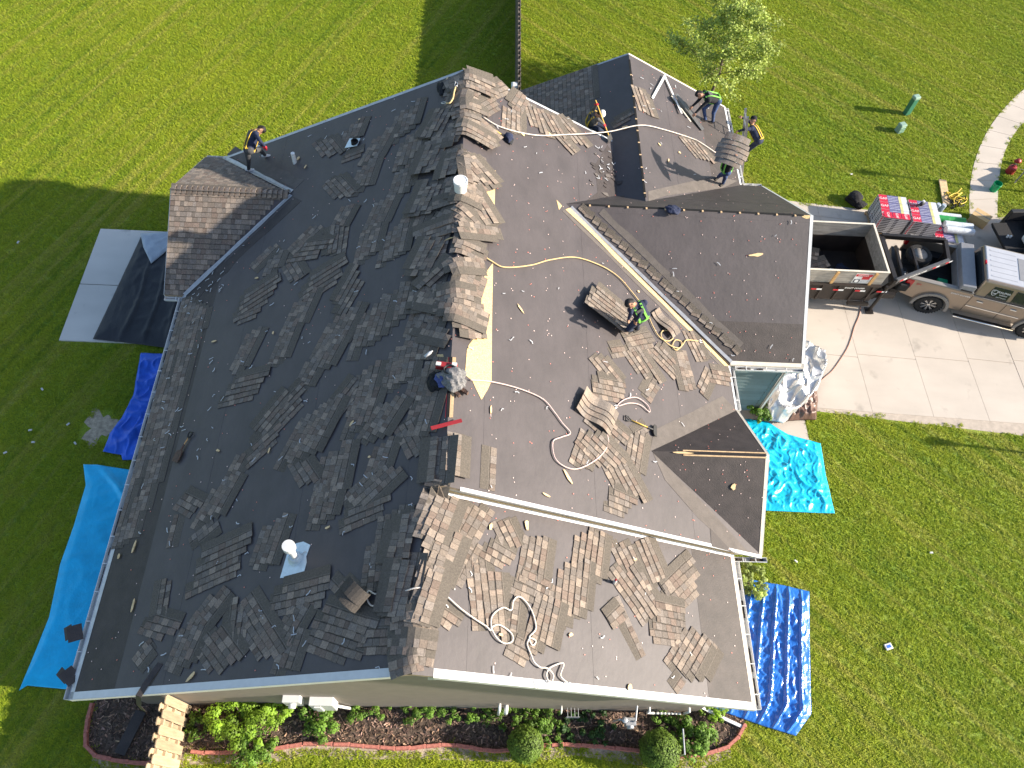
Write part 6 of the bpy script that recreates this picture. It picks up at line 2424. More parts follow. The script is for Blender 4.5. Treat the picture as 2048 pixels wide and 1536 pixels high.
# wheels under the dump box
for x in (10.6, 11.45):
    for y, s in ((TRY0 + .16, -1), (TRY1 - .16, 1)):
        wt = bpy.data.objects.new('wheel', None)
        COL.objects.link(wt)
        wt.location = (x, y, .40)
        setpar(wt, tr)
        q = MB()
        R = Matrix.Rotation(math.pi / 2, 3, 'X')
        q.lathe((x, y, .40), [(.2, -.11), (.36, -.11), (.385, -.07), (.385, .07), (.36, .11), (.2, .11)], 28, R, cap=False)
        q.build('tyre', 'tyre', wt)
        MB().lathe((x, y, .40), [(.21, -.06), (.08, -.09), (0, -.09)], 20, R).build('rim', 'ply_grey', wt)
# load in the trailer
ldp = Vector((10.9, 13.9, .72))
for k, (x, y, an, rows, lb) in enumerate(((11.9, 13.6, .35, 5, 'dark shingle sheet dumped on the trailer heap'), (11.4, 14.2, -.3, 5, 'shaded shingle sheet lying on the trailer floor'), (12.05, 13.12, .05, 3, 'sunlit tan shingle sheet against the trailer sideboard'), (10.9, 13.7, .8, 5, 'old shingle sheet under the garage eave end of the trailer'), (11.0, 14.4, .1, 5, 'old shingle sheet against the far trailer side'))):
    u = Vector((math.cos(an), math.sin(an), .08)).normalized()
    nn = Vector((.1, -.12, 1)).normalized()
    nn = (nn - u * nn.dot(u)).normalized()
    sheet_of('L', 0, k, 0, 1.0, rows, 1, .06, label=lb, axes=(Vector((x, y, .95 + .05 * k)), u, nn), h=.03)
q = MB()
q.blob((11.2, 13.9, .70), .75, 3, noise=.18, seed=3, sc=(1.25, 1.1, .42))
q.blob((12.2, 13.7, .66), .45, 3, noise=.2, seed=5, sc=(1.3, 1.2, .4))
tag(q.build('debris_heap', 'bed_liner'), 'dark heap of felt and roofing rubble in the dump trailer', 'rubble')
q = MB()
prof = [(-.14, -.16), (.12, -.14), (.16, .1), (.1, .18), (-.02, .2), (-.1, .12), (-.2, .02)]
q.hexa([(12.42 + a, 13.55 + b, 1.08) for a, b in prof], [(12.42 + a, 13.55 + b, 1.10) for a, b in prof])
tag(q.build('foam_scrap', 'flashing'), 'pale blue foam scrap lying on the rubble in the trailer', 'scrap')
q = MB()
q.blob((13.0, 14.05, .78), .16, 3, noise=.3, seed=8, sc=(1.4, 1, .6))
tag(q.build('cloth_bundle', 'navy_cloth', smooth=True), 'bunched navy cloth on the dark floor of the dump trailer', 'clothing')

# ------------------------------------------------------------------ second vehicle: only its open tailgate end shows at the right edge
t2 = thing('utility_truck', (20.6, 15.7, 0), 'dark pickup truck with lowered tailgate beside the sidewalk', 'pickup truck')
T2 = Matrix.Translation((19.05, 14.95, 0)) @ Matrix.Rotation(.08, 4, 'Z')
q = MB()


def t2box(nm, m_, *a, bevel=.02):
    q = MB()
    q.bbox(*a)
    q.v = [tuple(T2 @ Vector(p)) for p in q.v]
    return q.build(nm, m_, t2, bevel=bevel)


t2box('tailgate', 'bed_liner', -.05, .50, 0.05, 1.40, .82, .90)
t2box('bed_floor', 'bed_liner', .52, 2.4, .05, 1.50, .78, .86)
t2box('bed_side', 'tool_black', .52, 2.6, 1.50, 1.66, .5, 1.30)
t2box('bed_side', 'tool_black', .52, 2.6, -.12, .05, .5, 1.30)
t2box('bumper', 'trailer_black', .30, .52, -.08, 1.62, .45, .62)
t2box('cab', 'tool_black', 2.6, 5.2, -.12, 1.66, .5, 1.85, bevel=.12)
for x in (1.3, 4.6):
    for y in (-.02, 1.56):
        c = T2 @ Vector((x, y, .38))
        wt = bpy.data.objects.new('wheel', None)
        COL.objects.link(wt)
        wt.location = c
        setpar(wt, t2)
        q = MB()
        q.lathe(c, [(.2, -.12), (.35, -.12), (.38, -.08), (.38, .08), (.35, .12), (.2, .12)], 28, R=Matrix.Rotation(math.pi / 2, 3, 'X') )
        q.build('tyre', 'tyre', wt)
gen = thing('generator', T2 @ Vector((.95, .35, .9)), 'white portable generator standing in the dark truck bed', 'generator')
for nm, m_, c_, s_, bv in (('case', 'bucket_white', (.95, .42, 1.15), (.62, .46, .46), .10), ('panel', 'tool_black', (.66, .42, 1.27), (.10, .17, .14), .02), ('vent', 'tool_black', (.98, .2, 1.1), (.3, .09, .12), .01)):
    q = MB()
    q.box(c_, s_)
    q.v = [tuple(T2 @ Vector(p)) for p in q.v]
    q.build(nm, m_, gen, bevel=bv)
q = MB()
q.blob(T2 @ Vector((1.3, 1.1, 1.0)), .22, 3, noise=.3, seed=2, sc=(1.3, 1, .6))
tag(q.build('jacket', 'blue_cloth', smooth=True), 'blue jacket heaped in the dark truck bed', 'clothing')
for k in range(2):
    q = MB()
    q.lathe(T2 @ Vector((.22 + .10 * k, .72 - .02 * k, .90)), [(.035, 0), (.035, .09), (.025, .1), (0, .1)], 12)
    tag(q.build('drink_cup', 'bucket_white'), 'white cup standing on the lowered tailgate', 'cup', 'cups on the tailgate')
for k in range(3):
    q = MB()
    q.box(T2 @ Vector((.75 + .3 * k, -.55 + .03 * k, .08 + .05 * k)), (.85, .10, .05), Matrix.Rotation(-.35 + .4 * k, 3, 'Z'))
    tag(q.build('timber_offcut', 'ply_grey'), 'weathered grey timber offcut on the drive between the two trucks', 'timber', 'offcuts between the trucks')

# ------------------------------------------------------------------ shingle bundles on pallets
BL, BW, BH = .99, .345, .082


def bundle_mesh(kind):
    q = MB()
    q.bbox(-BL / 2, BL / 2, -BW / 2, BW / 2, 0, BH - .004, 0)
    z = BH - .004
    if kind == 0:        # printed side up
        for x0, x1, m_ in ((-.495, -.20, 1), (-.198, .20, 2), (.202, .30, 3), (.302, .495, 0)):
            q.bbox(x0, x1, -BW / 2 + .004, BW / 2 - .004, z, z + .003, m_)
        for k in range(4):
            q.bbox(-.18, .18, -.13 + k * .075, -.115 + k * .075, z + .003, z + .0045, 0)
    for y in (-BW / 2 - .001, BW / 2 + .001):  # shade of the gap between layers, painted as a dark band along the base
        q.bbox(-BL / 2, BL / 2, y - .0008, y + .0008, 0, .016, 4)
    for x in (-BL / 2 - .001, BL / 2 + .001):
        q.bbox(x - .0008, x + .0008, -BW / 2, BW / 2, 0, .016, 4)
    for sx, y in ((1, -BW / 2 - .0015), (1, BW / 2 + .0015)):
        q.bbox(-.40, -.12, y - .0015, y + .0015, .022, .05, 4)
        q.bbox(.02, .14, y - .0015, y + .0015, .022, .05, 4)
        q.bbox(-.49, -.43, y - .0015, y + .0015, .015, .06, 1)
    for x in (-BL / 2 - .0015, BL / 2 + .0015):
        q.bbox(x - .0015, x + .0015, -.10, .0, .022, .052, 4)
        q.bbox(x - .0015, x + .0015, .06, .12, .022, .052, 4)
    return q.mesh('shingle_bundle', ['wrap_silver', 'wrap_red', 'wrap_purple', 'wrap_yellow', 'wrap_dark'])


BM0, BM1 = bundle_mesh(0), bundle_mesh(1)


def pallet(x0, y0, x1, y1, label):
    p = thing('pallet', ((x0 + x1) / 2, (y0 + y1) / 2, 0), label, 'pallet')
    for k in range(3):
        y = y0 + .05 + k * (y1 - y0 - .1) / 2
        MB().bbox(x0, x1, y - .04, y + .04, .016, .10).build('runner', 'pallet_wood', p)
    for k in range(7):
        x = x0 + .05 + k * (x1 - x0 - .1) / 6
        MB().bbox(x - .045, x + .045, y0, y1, .10, .12).build('deck_board', 'pallet_wood', p)
    return p


def stack(cx, cy, layers, an, where, grp, cross=False, rowsn=3):
    for l in range(layers):
        for r in range(rowsn):
            top = l == layers - 1
            M = Matrix.Translation((cx, cy, .122 + l * BH)) @ Matrix.Rotation(an, 4, 'Z') @ Matrix.Translation((rnd.uniform(-.008, .008), (r - (rowsn - 1) / 2) * .352, 0))
            o = bpy.data.objects.new('shingle_bundle', BM0 if top else BM1)
            COL.objects.link(o)
            o.matrix_world = M
            tag(o, ('red and purple topped shingle bundle on the top layer of ' if top else 'silver wrapped shingle bundle inside ') + where, 'shingle bundle', grp + (' top layer' if top else ''))
            if top:
                text_part('GAF', M @ Matrix.Translation((-.345, -.01, BH + .001)), .15, 'decal_white', o, ext=.001)


pallet(14.93, 16.32, 15.97, 17.38, 'wooden pallet under the bundle stack next to the dump trailer')
stack(15.46, 16.85, 10, -.10, 'the stack beside the trailer', 'bundles in the stack beside the trailer')
pallet(16.03, 16.12, 17.03, 17.18, 'wooden pallet under the middle bundle stack')
stack(16.52, 16.66, 10, -.10, 'the middle stack', 'bundles in the middle stack')
pallet(17.10, 15.80, 18.10, 16.88, 'wooden pallet under the low bundle stack')
stack(17.60, 16.35, 3, -.10, 'the low stack', 'bundles in the low stack')
# bundle ends shown red on the near side of the first stack
q = MB()
for k in range(3):
    q.bbox(15.02 + k * .30, 15.30 + k * .30, 16.30, 16.31, .86, .93)
for k in range(3):
    a = MB().box((15.13 + k * .31, 16.43 - .03 * k, .122 + 10 * BH + .006), (.29, .27, .006), Matrix.Rotation(-.10, 3, 'Z'))
    o = a.build('wrapper_label', 'wrap_red')
    tag(o, 'red printed wrapper lying flat on the stack beside the trailer', 'wrapper', 'red wrappers on the stack')
    text_part('GAF', Matrix.Translation((15.13 + k * .31, 16.43 - .03 * k, .122 + 10 * BH + .0105)) @ Matrix.Rotation(-math.pi / 2 - .1, 4, 'Z'), .13, 'decal_white', o, ext=.001)
# rolls of underlayment on the low stack and beside it
for k, (x, y, z, m_, lb) in enumerate(((17.95, 17.30, .22, 'roll_silver', 'silver underlayment roll farthest from the drive beside the low bundle stack'), (17.90, 17.05, .22, 'roll_silver', 'silver underlayment roll next to the green roll'), (17.75, 16.78, .50, 'wrap_green', 'green wrapped roll on the low bundle stack'), (17.95, 16.52, .50, 'roll_silver', 'silver underlayment roll on the low bundle stack next to the green roll'), (17.92, 16.26, .50, 'roll_silver', 'silver underlayment roll nearest the driveway on the low bundle stack'))):
    R = Matrix.Rotation(math.pi / 2, 3, 'Y')
    R = Matrix.Rotation(-.10, 3, 'Z') @ R
    q = MB()
    z = .135 if k < 2 else .122 + 3 * BH + .13
    q.lathe((x, y, z), [(.045, -.5), (.115, -.5), (.125, -.49), (.125, -.1), (.122, -.09), (.122, .1), (.125, .11), (.125, .49), (.115, .5), (.045, .5)], 22, R)
    tag(q.build('underlayment_roll', m_, smooth=False), lb, 'roll')
for k in range(2):
    q = MB()
    q.lathe((17.62 + .2 * k, 17.62 - .02 * k, .016), [(.085, 0), (.085, .38), (.07, .40), (0, .40)], 18)
    tag(q.build('adhesive_tube', 'tarp_grey'), 'upright grey canister beside the silver rolls', 'canister', 'canisters by the rolls')
p = Vector((16.45, 16.95, .122 + 10 * BH))
t_ = thing('nail_gun', p, 'black and white power tool resting on the middle bundle stack', 'tool')
MB().box(p + Vector((0, 0, .09)), (.16, .12, .14), Matrix.Rotation(.5, 3, 'Z')).build('housing', 'tool_black', t_, bevel=.03)
MB().box(p + Vector((.02, .04, .18)), (.10, .09, .06), Matrix.Rotation(.5, 3, 'Z')).build('cap', 'white_plastic', t_, bevel=.02)
MB().bar(p + Vector((-.05, -.02, .12)), p + Vector((-.22, -.1, .05)), .05, .06).build('handle', 'tool_black', t_)
# plank, yellow harness heap, cardboard box, black bag
q = MB()
a, b = Vector((18.42, 19.25, .07)), Vector((18.20, 17.95, .07))
q.bar(a, b, .28, .045)
tag(q.build('timber_plank', 'raw_wood', bevel=.005), 'pale timber plank lying on the lawn beside the roll pallet', 'plank')
q = MB()
rq = random.Random(2)
for k in range(9):
    c = Vector((18.62 + rq.uniform(-.22, .22), 18.22 + rq.uniform(-.28, .28), .1))
    pts_ = [c + Vector((rq.uniform(-.25, .25), rq.uniform(-.25, .25), rq.uniform(-.04, .1))) for _ in range(5)]
    q.tube(spline(pts_, 5), .022, 6)
tag(q.build('harness_heap', 'yellow_rubber', smooth=True), 'tangle of yellow and black safety harness straps on the lawn', 'harness')
q = MB()
for k in range(6):
    c = Vector((18.65 + rq.uniform(-.22, .22), 18.2 + rq.uniform(-.28, .28), .1))
    pts_ = [c + Vector((rq.uniform(-.25, .25), rq.uniform(-.25, .25), rq.uniform(-.04, .08))) for _ in range(5)]
    q.tube(spline(pts_, 5), .02, 6)
tag(q.build('harness_straps', 'black_cloth', smooth=True), 'black straps lying in the yellow harness tangle', 'straps')
bxp = thing('cardboard_box', (19.15, 17.25, .016), 'brown cardboard box standing where sidewalk meets driveway', 'box')
MB().box((19.17, 17.22, .19), (.62, .46, .34), Matrix.Rotation(-.75, 3, 'Z')).build('carton', 'cardboard', bxp, bevel=.006)
MB().box((19.17, 17.22, .3625), (.63, .05, .003), Matrix.Rotation(-.75, 3, 'Z')).build('tape', 'ply_grey', bxp)
p = G(1706, 400, .1)
q = MB()
q.blob(p + Vector((0, 0, .08)), .28, 3, noise=.3, seed=6, sc=(1, 1.1, .6))
q.blob(p + Vector((.2, -.25, .04)), .2, 3, noise=.3, seed=7, sc=(1, 1.1, .6))
tag(q.build('rubbish_bag', 'black_cloth', smooth=True), 'black rubbish bag slumped on the lawn behind the trailer', 'bag')
# gas can, sign board on the far verge
p = G(2018, 345, 0)
gcn = thing('fuel_can', p, 'dark red fuel can standing on the grass verge beside the sidewalk', 'fuel can')
MB().lathe(p, [(.15, 0), (.16, .02), (.16, .26), (.12, .32), (.05, .34), (.045, .38), (0, .38)], 20).build('can', 'red_plastic', gcn, smooth=False)
MB().tube([p + Vector((-.1, 0, .34)), p + Vector((-.05, 0, .42)), p + Vector((.08, 0, .42)), p + Vector((.12, 0, .33))], .016, 8).build('handle', 'tool_black', gcn)
p = G(2031, 328, 0)
gcn = thing('trimmer', p, 'red and black string trimmer lying on the grass verge', 'trimmer')
MB().blob(p + Vector((0, 0, .15)), .12, 2, noise=.12, seed=1, sc=(1.2, .9, .8)).build('motor', 'red_plastic', gcn, smooth=True)
MB().tube([p + Vector((-.05, -.05, .1)), p + Vector((-.28, -.45, .04))], .014, 8).build('shaft', 'steel', gcn)
MB().tube([p + Vector((.05, -.3, .03)), p + Vector((.4, -.45, .06)), p + Vector((.9, -.5, .03))], .01, 8).build('cable', 'grey_metal', gcn)
p = G(2036, 378, 0)
sg_ = thing('yard_table', p, 'white topped folding table standing on the grass verge', 'table')
MB().box(p + Vector((.55, .25, .62)), (1.1, .6, .03), Matrix.Rotation(.5, 3, 'Z')).build('table_top', 'bucket_white', sg_, bevel=.005)
for dx, dy in ((.1, -.2), (.95, .3), (-.15, .25), (.7, .75)):
    MB().bar(p + Vector((dx + .1, dy + .05, 0)), p + Vector((dx + .12, dy + .05, .605)), .04, .04).build('leg', 'ply_grey', sg_)

# ------------------------------------------------------------------ utility pedestals on the lawn
mat('pedestal_green', (.045, .17, .105), .45, .12, 5)
mat('pedestal_pale', (.26, .38, .30), .5, .12, 5)
p = G(1812, 228, 0)
t_ = thing('utility_pedestal', p, 'tall dark green utility pedestal standing on the lawn', 'pedestal')
R = Matrix.Rotation(.35, 3, 'Z')
MB().box(p + Vector((0, 0, .38)), (.25, .20, .76), R).build('post', 'pedestal_green', t_, bevel=.02)
MB().box(p + Vector((0, 0, .82)), (.28, .23, .13), R).build('cap', 'pedestal_pale', t_, bevel=.035)
p = G(1797, 263, 0)
t_ = thing('utility_pedestal', p, 'short pale green utility pedestal near the tall one', 'pedestal')
MB().box(p + Vector((0, 0, .15)), (.30, .26, .30), R, taper=.9).build('case', 'pedestal_pale', t_, bevel=.03)
MB().box(p + Vector((0, 0, .34)), (.29, .25, .10), R).build('lid', 'pedestal_pale', t_, bevel=.04)
for k in range(3):
    MB().box(p + R @ Vector((0, -.137, .08 + .08 * k)), (.2, .006, .025), R).build('louvre', 'pedestal_green', t_)
# ------------------------------------------------------------------ people
mat('skin', (.40, .21, .13), .6, .1, 12)
mat('hair', (.012, .010, .009), .7, .2, 20)
mat('shirt_navy', (.018, .024, .055), .9, .25, 12, .5, 40)
mat('shirt_black', (.013, .014, .018), .9, .3, 12, .5, 40)
mat('shirt_grey', (.10, .095, .09), .9, .3, 12, .5, 40)
mat('jeans', (.045, .075, .17), .9, .35, 10, .5, 40)
mat('jeans_dark', (.02, .028, .055), .9, .35, 10, .5, 40)
mat('trousers_grey', (.06, .06, .062), .9, .3, 10, .5, 40)
mat('boot', (.018, .015, .013), .7, .3, 12)
mat('shoe_white', (.66, .66, .64), .6, .1, 9)
mat('cap_white', (.70, .69, .67), .7, .08, 9)
mat('vest_yellow', (.66, .42, .04), .7, .15, 14)
mat('vest_green', (.24, .62, .10), .7, .15, 14)
mat('vest_pattern', (.45, .44, .42), .8, .8, 34, col2=(.06, .06, .07))
mat('glove_red', (.5, .02, .03), .7, .1, 9)


def J(parent, px, L_, near=True):
    """joint on a pixel's ray at bone length L_ from its parent joint; near = the solution towards the sky"""
    v = Vector(ray(*px)).normalized()
    o = Vector(CAM)
    w0 = parent - o
    t = w0.dot(v)
    d2 = (w0 - v * t).length_squared
    k = L_ * L_ - d2
    if k <= 0:
        q = o + v * t
        return parent + (q - parent).normalized() * L_
    return o + v * (t - math.sqrt(k) if near else t + math.sqrt(k))


def capsule(mb, a, b, ra, rb, seg=14):
    a, b = Vector(a), Vector(b)
    d = b - a
    if d.length < 1e-5:
        d = Vector((0, 0, 1e-4))
    dn = d.normalized()
    pts_, rs_ = [], []
    for k in range(5):
        t = math.pi / 2 * k / 4
        pts_.append(a - dn * ra * math.cos(t))
        rs_.append(max(ra * math.sin(t), .001))
    for k in range(5):
        t = math.pi / 2 * k / 4
        pts_.append(b + dn * rb * math.sin(t))
        rs_.append(max(rb * math.cos(t), .001))
    mb.tube(pts_, rs_, seg)


def seg_dist(C, a, b, ra, rb):
    a, b = np.array(a), np.array(b)
    ab = b - a
    t = np.clip(((C - a) @ ab) / max(ab @ ab, 1e-9), 0, 1)
    q = a + t[:, None] * ab
    return np.linalg.norm(C - q, axis=1) - (ra + (rb - ra) * t)


def hand(a, d, up, side, grip=.6):
    """palm and five fingers rooted at wrist a, pointing d"""
    d = d.normalized()
    s = d.cross(up)
    s = s.normalized() if s.length > .01 else d.orthogonal().normalized()
    n = s.cross(d).normalized()
    out = [(a, a + d * .075, .030, .036, 'skin'), (a + d * .03 + s * .02, a + d * .08 + s * .025, .022, .02, 'skin'), (a + d * .03 - s * .02, a + d * .08 - s * .025, .022, .02, 'skin')]
    for k, l in enumerate((.062, .075, .082, .072)):
        b0 = a + d * .085 + s * (-.036 + .024 * k)
        b1 = b0 + (d * math.cos(grip * .6) - n * math.sin(grip * .6)) * l * .55
        b2 = b1 + (d * math.cos(grip * 1.6) - n * math.sin(grip * 1.6)) * l * .5
        out += [(b0, b1, .0115, .0105, 'skin'), (b1, b2, .0105, .009, 'skin')]
    t0 = a + d * .03 + s * .036 * side
    t1 = t0 + (d * .6 + s * side * .75).normalized() * .045
    t2 = t1 + (d * .9 + s * side * .25 - n * .3).normalized() * .035
    out += [(t0, t1, .014, .0125, 'skin'), (t1, t2, .0125, .010, 'skin')]
    return out


def person(label, j, top, legs, shoe, headm='hair', cap=None, vest=None, vestm='vest_pattern', gloves=None, name='person', face=None, extra=()):
    """j: dict of joints (world); one continuous body fused from tapered limbs"""
    pr = []
    A = lambda a, b, ra, rb, m: pr.append((Vector(a), Vector(b), ra, rb, m))
    hip, sh, nk, hd = j['hip'], j['sh'], j['neck'], j['head']
    tw = (sh - hip).normalized()
    sx = j['side'].normalized()                  # towards the person's right shoulder
    hR, hL = hip + sx * .095, hip - sx * .095
    sR, sL = sh + sx * .175, sh - sx * .175
    fw = tw.cross(sx).normalized()
    mid = hip.lerp(sh, .45)
    A(hR, hL, .118, .118, legs)
    A(hip + sx * .03, mid + sx * .05, .125, .130, top)
    A(hip - sx * .03, mid - sx * .05, .125, .130, top)
    A(mid + sx * .06, sh + sx * .08, .130, .118, top)
    A(mid - sx * .06, sh - sx * .08, .130, .118, top)
    A(sR, sL, .082, .082, top)
    A(sh, nk, .085, .055, top)
    A(nk, nk.lerp(hd, .5), .052, .050, 'skin')
    hu = (hd - nk).normalized()
    A(hd - hu * .05 + j['look'] * .012, hd + hu * .035, .078, .092, 'skin')
    A(hd - hu * .085 + j['look'] * .035, hd - hu * .06 + j['look'] * .045, .046, .05, 'skin')
    A(hd - hu * .015 + j['look'] * .095, hd - hu * .045 + j['look'] * .108, .012, .017, 'skin')     # nose
    es = j['look'].cross(hu).normalized()
    for s in (-1, 1):
        A(hd + es * s * .088 - hu * .02, hd + es * s * .09 - hu * .05, .02, .014, 'skin')           # ears
    hm = headm
    A(hd + hu * .045 - j['look'] * .022, hd + hu * .05 + j['look'] * .012, .092, .088, hm)
    A(hd - hu * .02 - j['look'] * .045, hd + hu * .03 - j['look'] * .03, .078, .088, hm)
    for sd_, s0, h0 in (('R', sR, hR), ('L', sL, hL)):
        e, wv = j['el' + sd_], j['hand' + sd_]
        A(s0, e, .066, .050, top)
        d = (wv - e).normalized()
        wr_ = wv - d * .08
        A(e, wr_, .050, .036, top if not j.get('short') else 'skin')
        for p in hand(wr_, d, Vector((0, 0, 1)), 1 if sd_ == 'L' else -1, j.get('grip', .7)):
            pr.append((p[0], p[1], p[2], p[3], gloves or 'skin'))
        k, f = j['kn' + sd_], j['ft' + sd_]
        A(h0, k, .102, .068, legs)
        A(k, f + Vector((0, 0, .04)), .066, .046, legs)
        td = j['toe'].normalized()
        A(f - td * .06 + Vector((0, 0, .0)), f + td * .13, .044, .038, shoe)
        A(f - td * .05 + Vector((0, 0, -.03)), f + td * .15 + Vector((0, 0, -.02)), .03, .028, shoe)
    mb = MB()
    for a, b, ra, rb, m in pr:
        capsule(mb, a, b, ra, rb)
    me0 = mb.mesh('body', 'skin')
    o0 = bpy.data.objects.new('tmp', me0)
    COL.objects.link(o0)
    r = o0.modifiers.new('r', 'REMESH')
    r.mode = 'VOXEL'
    r.voxel_size = .0115
    sm_ = o0.modifiers.new('s', 'SMOOTH')
    sm_.factor = .5
    sm_.iterations = 3
    dg = bpy.context.evaluated_depsgraph_get()
    me = bpy.data.meshes.new_from_object(o0.evaluated_get(dg))
    bpy.data.objects.remove(o0)
    names = []
    for p in pr:
        if p[4] not in names:
            names.append(p[4])
    me.materials.clear()
    for n in names:
        me.materials.append(MATS[n])
    co = np.empty(len(me.vertices) * 3)
    me.vertices.foreach_get('co', co)
    co = co.reshape(-1, 3)
    # soft cloth folds on clothed parts
    C = np.array([co[list(p.vertices)].mean(0) for p in me.polygons])
    D_ = np.stack([seg_dist(C, p[0], p[1], p[2], p[3]) for p in pr])
    best = D_.argmin(0)
    idx = np.array([names.index(p[4]) for p in pr])[best]
    me.polygons.foreach_set('material_index', idx.astype(int).tolist())
    me.polygons.foreach_set('use_smooth', [True] * len(me.polygons))
    me.update()
    root = thing(name, (j['ftR'] + j['ftL']) / 2, label, 'person')
    o = bpy.data.objects.new('body', me)
    COL.objects.link(o)
    setpar(o, root)
    # eyes, mouth
    for s in (-1, 1):
        MB().blob(hd + hu * .002 + j['look'] * .083 + es * s * .032, .011, 1, noise=0).build('eye', 'hair', root, smooth=True)
    MB().bar(hd - hu * .075 + j['look'] * .083 - es * .022, hd - hu * .075 + j['look'] * .083 + es * .022, .01, .012, hu).build('mouth', 'tail_red', root)
    if cap:
        q = MB()
        R = frame(es, hu.cross(es) * 1, hu, Vector()).to_3x3()
        q.lathe(hd + hu * .055 - j['look'] * .008, [(.108, -.03), (.109, .01), (.098, .05), (.06, .083), (0, .092)], 22, R)
        br = [(es * math.cos(t) * .085 + j['look'] * (.085 + .085 * math.sin(t))) for t in [math.pi * k / 8 for k in range(9)]]
        q.hexa([hd + hu * .035 + p for p in br], [hd + hu * .045 + p for p in br])
        q.build('cap', cap, root, smooth=False)
    if vest:
        q = MB()
        for s in (-1, 1):          # shoulder and chest straps of the harness
            for off_, fr in ((.132, 1), (-.132, -1)):
                pts_ = [hip + sx * s * .10 + fw * off_ * .98, mid + sx * s * .09 + fw * off_ * 1.03, sh + sx * s * .085 + fw * off_ * .92, sh + sx * s * .09 + tw * .115 + fw * off_ * .25]
                cc = spline(pts_, 4)
                for a, b in zip(cc[:-1], cc[1:]):
                    q.bar(a, b, .05, .014, fw)
            q.tube([hip + sx * s * .13 + fw * .09 * math.cos(t) + tw * (-.02) + (sx * s * .02) * math.sin(t) for t in [math.pi * k / 6 for k in range(7)]], .018, 6)
        ring = [hip + tw * .03 + (sx * math.cos(t) * .172 + fw * math.sin(t) * .145) for t in [2 * math.pi * k / 20 for k in range(21)]]
        q.tube(ring, .022, 6)
        q.build('safety_harness', vest, root)
        q = MB()
        c = sh - tw * .06 - fw * 0 + j['back'] * .137
        q.hexa([c + sx * x + tw * y - j['back'] * .012 for x, y in ((-.10, -.10), (.10, -.10), (.10, .10), (-.10, .10))], [c + sx * x + tw * y + j['back'] * .006 for x, y in ((-.09, -.09), (.09, -.09), (.09, .09), (-.09, .09))])
        q.build('back_pad', vestm, root, bevel=.01)
    return root


def mk(ftR, ftL, knR, knL, hip, sh, head, elR, hdR, elL, hdL, side, look, back, toe, hipfrom='R', grip=.7, zR=None, zL=None, near=None, short=False, kk=.43):
    near = near or {}
    g_ = lambda k: near.get(k, True)
    surf = lambda p, z: (hit(*p)[0] + Vector((0, 0, .065))) if z is None else G(*p, z)
    fR, fL = surf(ftR, zR), surf(ftL, zL)
    kR = J(fR + Vector((0, 0, .03)), knR, kk, g_('knR'))
    kL = J(fL + Vector((0, 0, .03)), knL, kk, g_('knL'))
    h = J(kR if hipfrom == 'R' else kL, hip, .43, g_('hip'))
    s = J(h, sh, .47, g_('sh'))
    side = Vector(side).normalized()
    tw = (s - h).normalized()
    side = (side - tw * side.dot(tw)).normalized()
    other = kL if hipfrom == 'R' else kR
    # keep the second leg's length believable
    hh = h + side * (-.095 if hipfrom == 'R' else .095)
    f2 = fL if hipfrom == 'R' else fR
    if (other - hh).length > .50 or (other - hh).length < .34:
        dv = (f2 + Vector((0, 0, .03))) - hh
        dl = min(dv.length, .85)
        mid = hh + dv.normalized() * dl * .5
        bend = math.sqrt(max(.0, .43 ** 2 - (dl * .5) ** 2))
        other = mid + Vector(toe).normalized() * bend
    if hipfrom == 'R':
        kL = other
    else:
        kR = other
    nk = s + tw * .09
    hd_ = J(nk, head, .17, g_('head'))
    sR, sL = s + side * .175, s - side * .175
    eR = J(sR, elR, .29, g_('elR'))
    wR = J(eR, hdR, .30, g_('hdR'))
    eL = J(sL, elL, .29, g_('elL'))
    wL = J(eL, hdL, .30, g_('hdL'))
    lk = Vector(look).normalized()
    hu = (hd_ - nk).normalized()
    lk = (lk - hu * lk.dot(hu)).normalized()
    bk = Vector(back)
    bk = (bk - tw * bk.dot(tw) - side * bk.dot(side)).normalized()
    return dict(hip=h, sh=s, neck=nk, head=hd_, side=side, look=lk, back=bk, toe=Vector(toe), elR=eR, handR=wR, elL=eL, handL=wL, knR=kR, knL=kL, ftR=fR, ftL=fL, grip=grip, short=short)


# 1: man in a yellow harness at the rear rake, leaning forward, red gloves
j1 = mk((531, 315), (499, 343), (520, 300), (497, 320), (497, 300), (508, 267), (526, 259), (520, 282), (532, 295), (512, 282), (528, 294), (.25, -.9, 0), (1, -.2, -.5), (-.6, 0, 1), (1, .1, 0), hipfrom='L', near={'elR': True, 'hdR': False, 'elL': False, 'hdL': False, 'head': True})
person('person in navy shirt and yellow harness leaning over the rear rake with red gloves', j1, 'shirt_navy', 'trousers_grey', 'shoe_white', vest='vest_yellow', gloves='glove_red')
# 2: crouching man with a white cap and a shovel in the valley
j2 = mk((1204, 268), (1186, 262), (1197, 258), (1190, 252), (1181, 247), (1188, 232), (1201, 228), (1196, 238), (1210, 251), (1190, 215), (1194, 208), (.2, -.9, 0), (1, -.3, -.4), (-.7, 0, 1), (1, -.2, 0), hipfrom='R', near={'hip': False, 'hdR': False})
person('person with white cap crouching in the shaded valley holding a shovel', j2, 'shirt_grey', 'jeans_dark', 'boot', headm='hair', cap='cap_white', vest='vest_yellow', gloves='glove_red')
a, b = j2['handL'] + Vector((0, 0, .0)), j2['handR']
d = (b - a).normalized()
sv = thing('shingle_shovel', b, 'yellow handled shovel held by the crouching worker', 'shovel')
MB().tube([a - d * .12, b + d * .32], .016, 8).build('handle', 'fibreglass_yellow', sv)
c = b + d * .32
s_ = d.cross(Vector((0, 0, 1))).normalized()
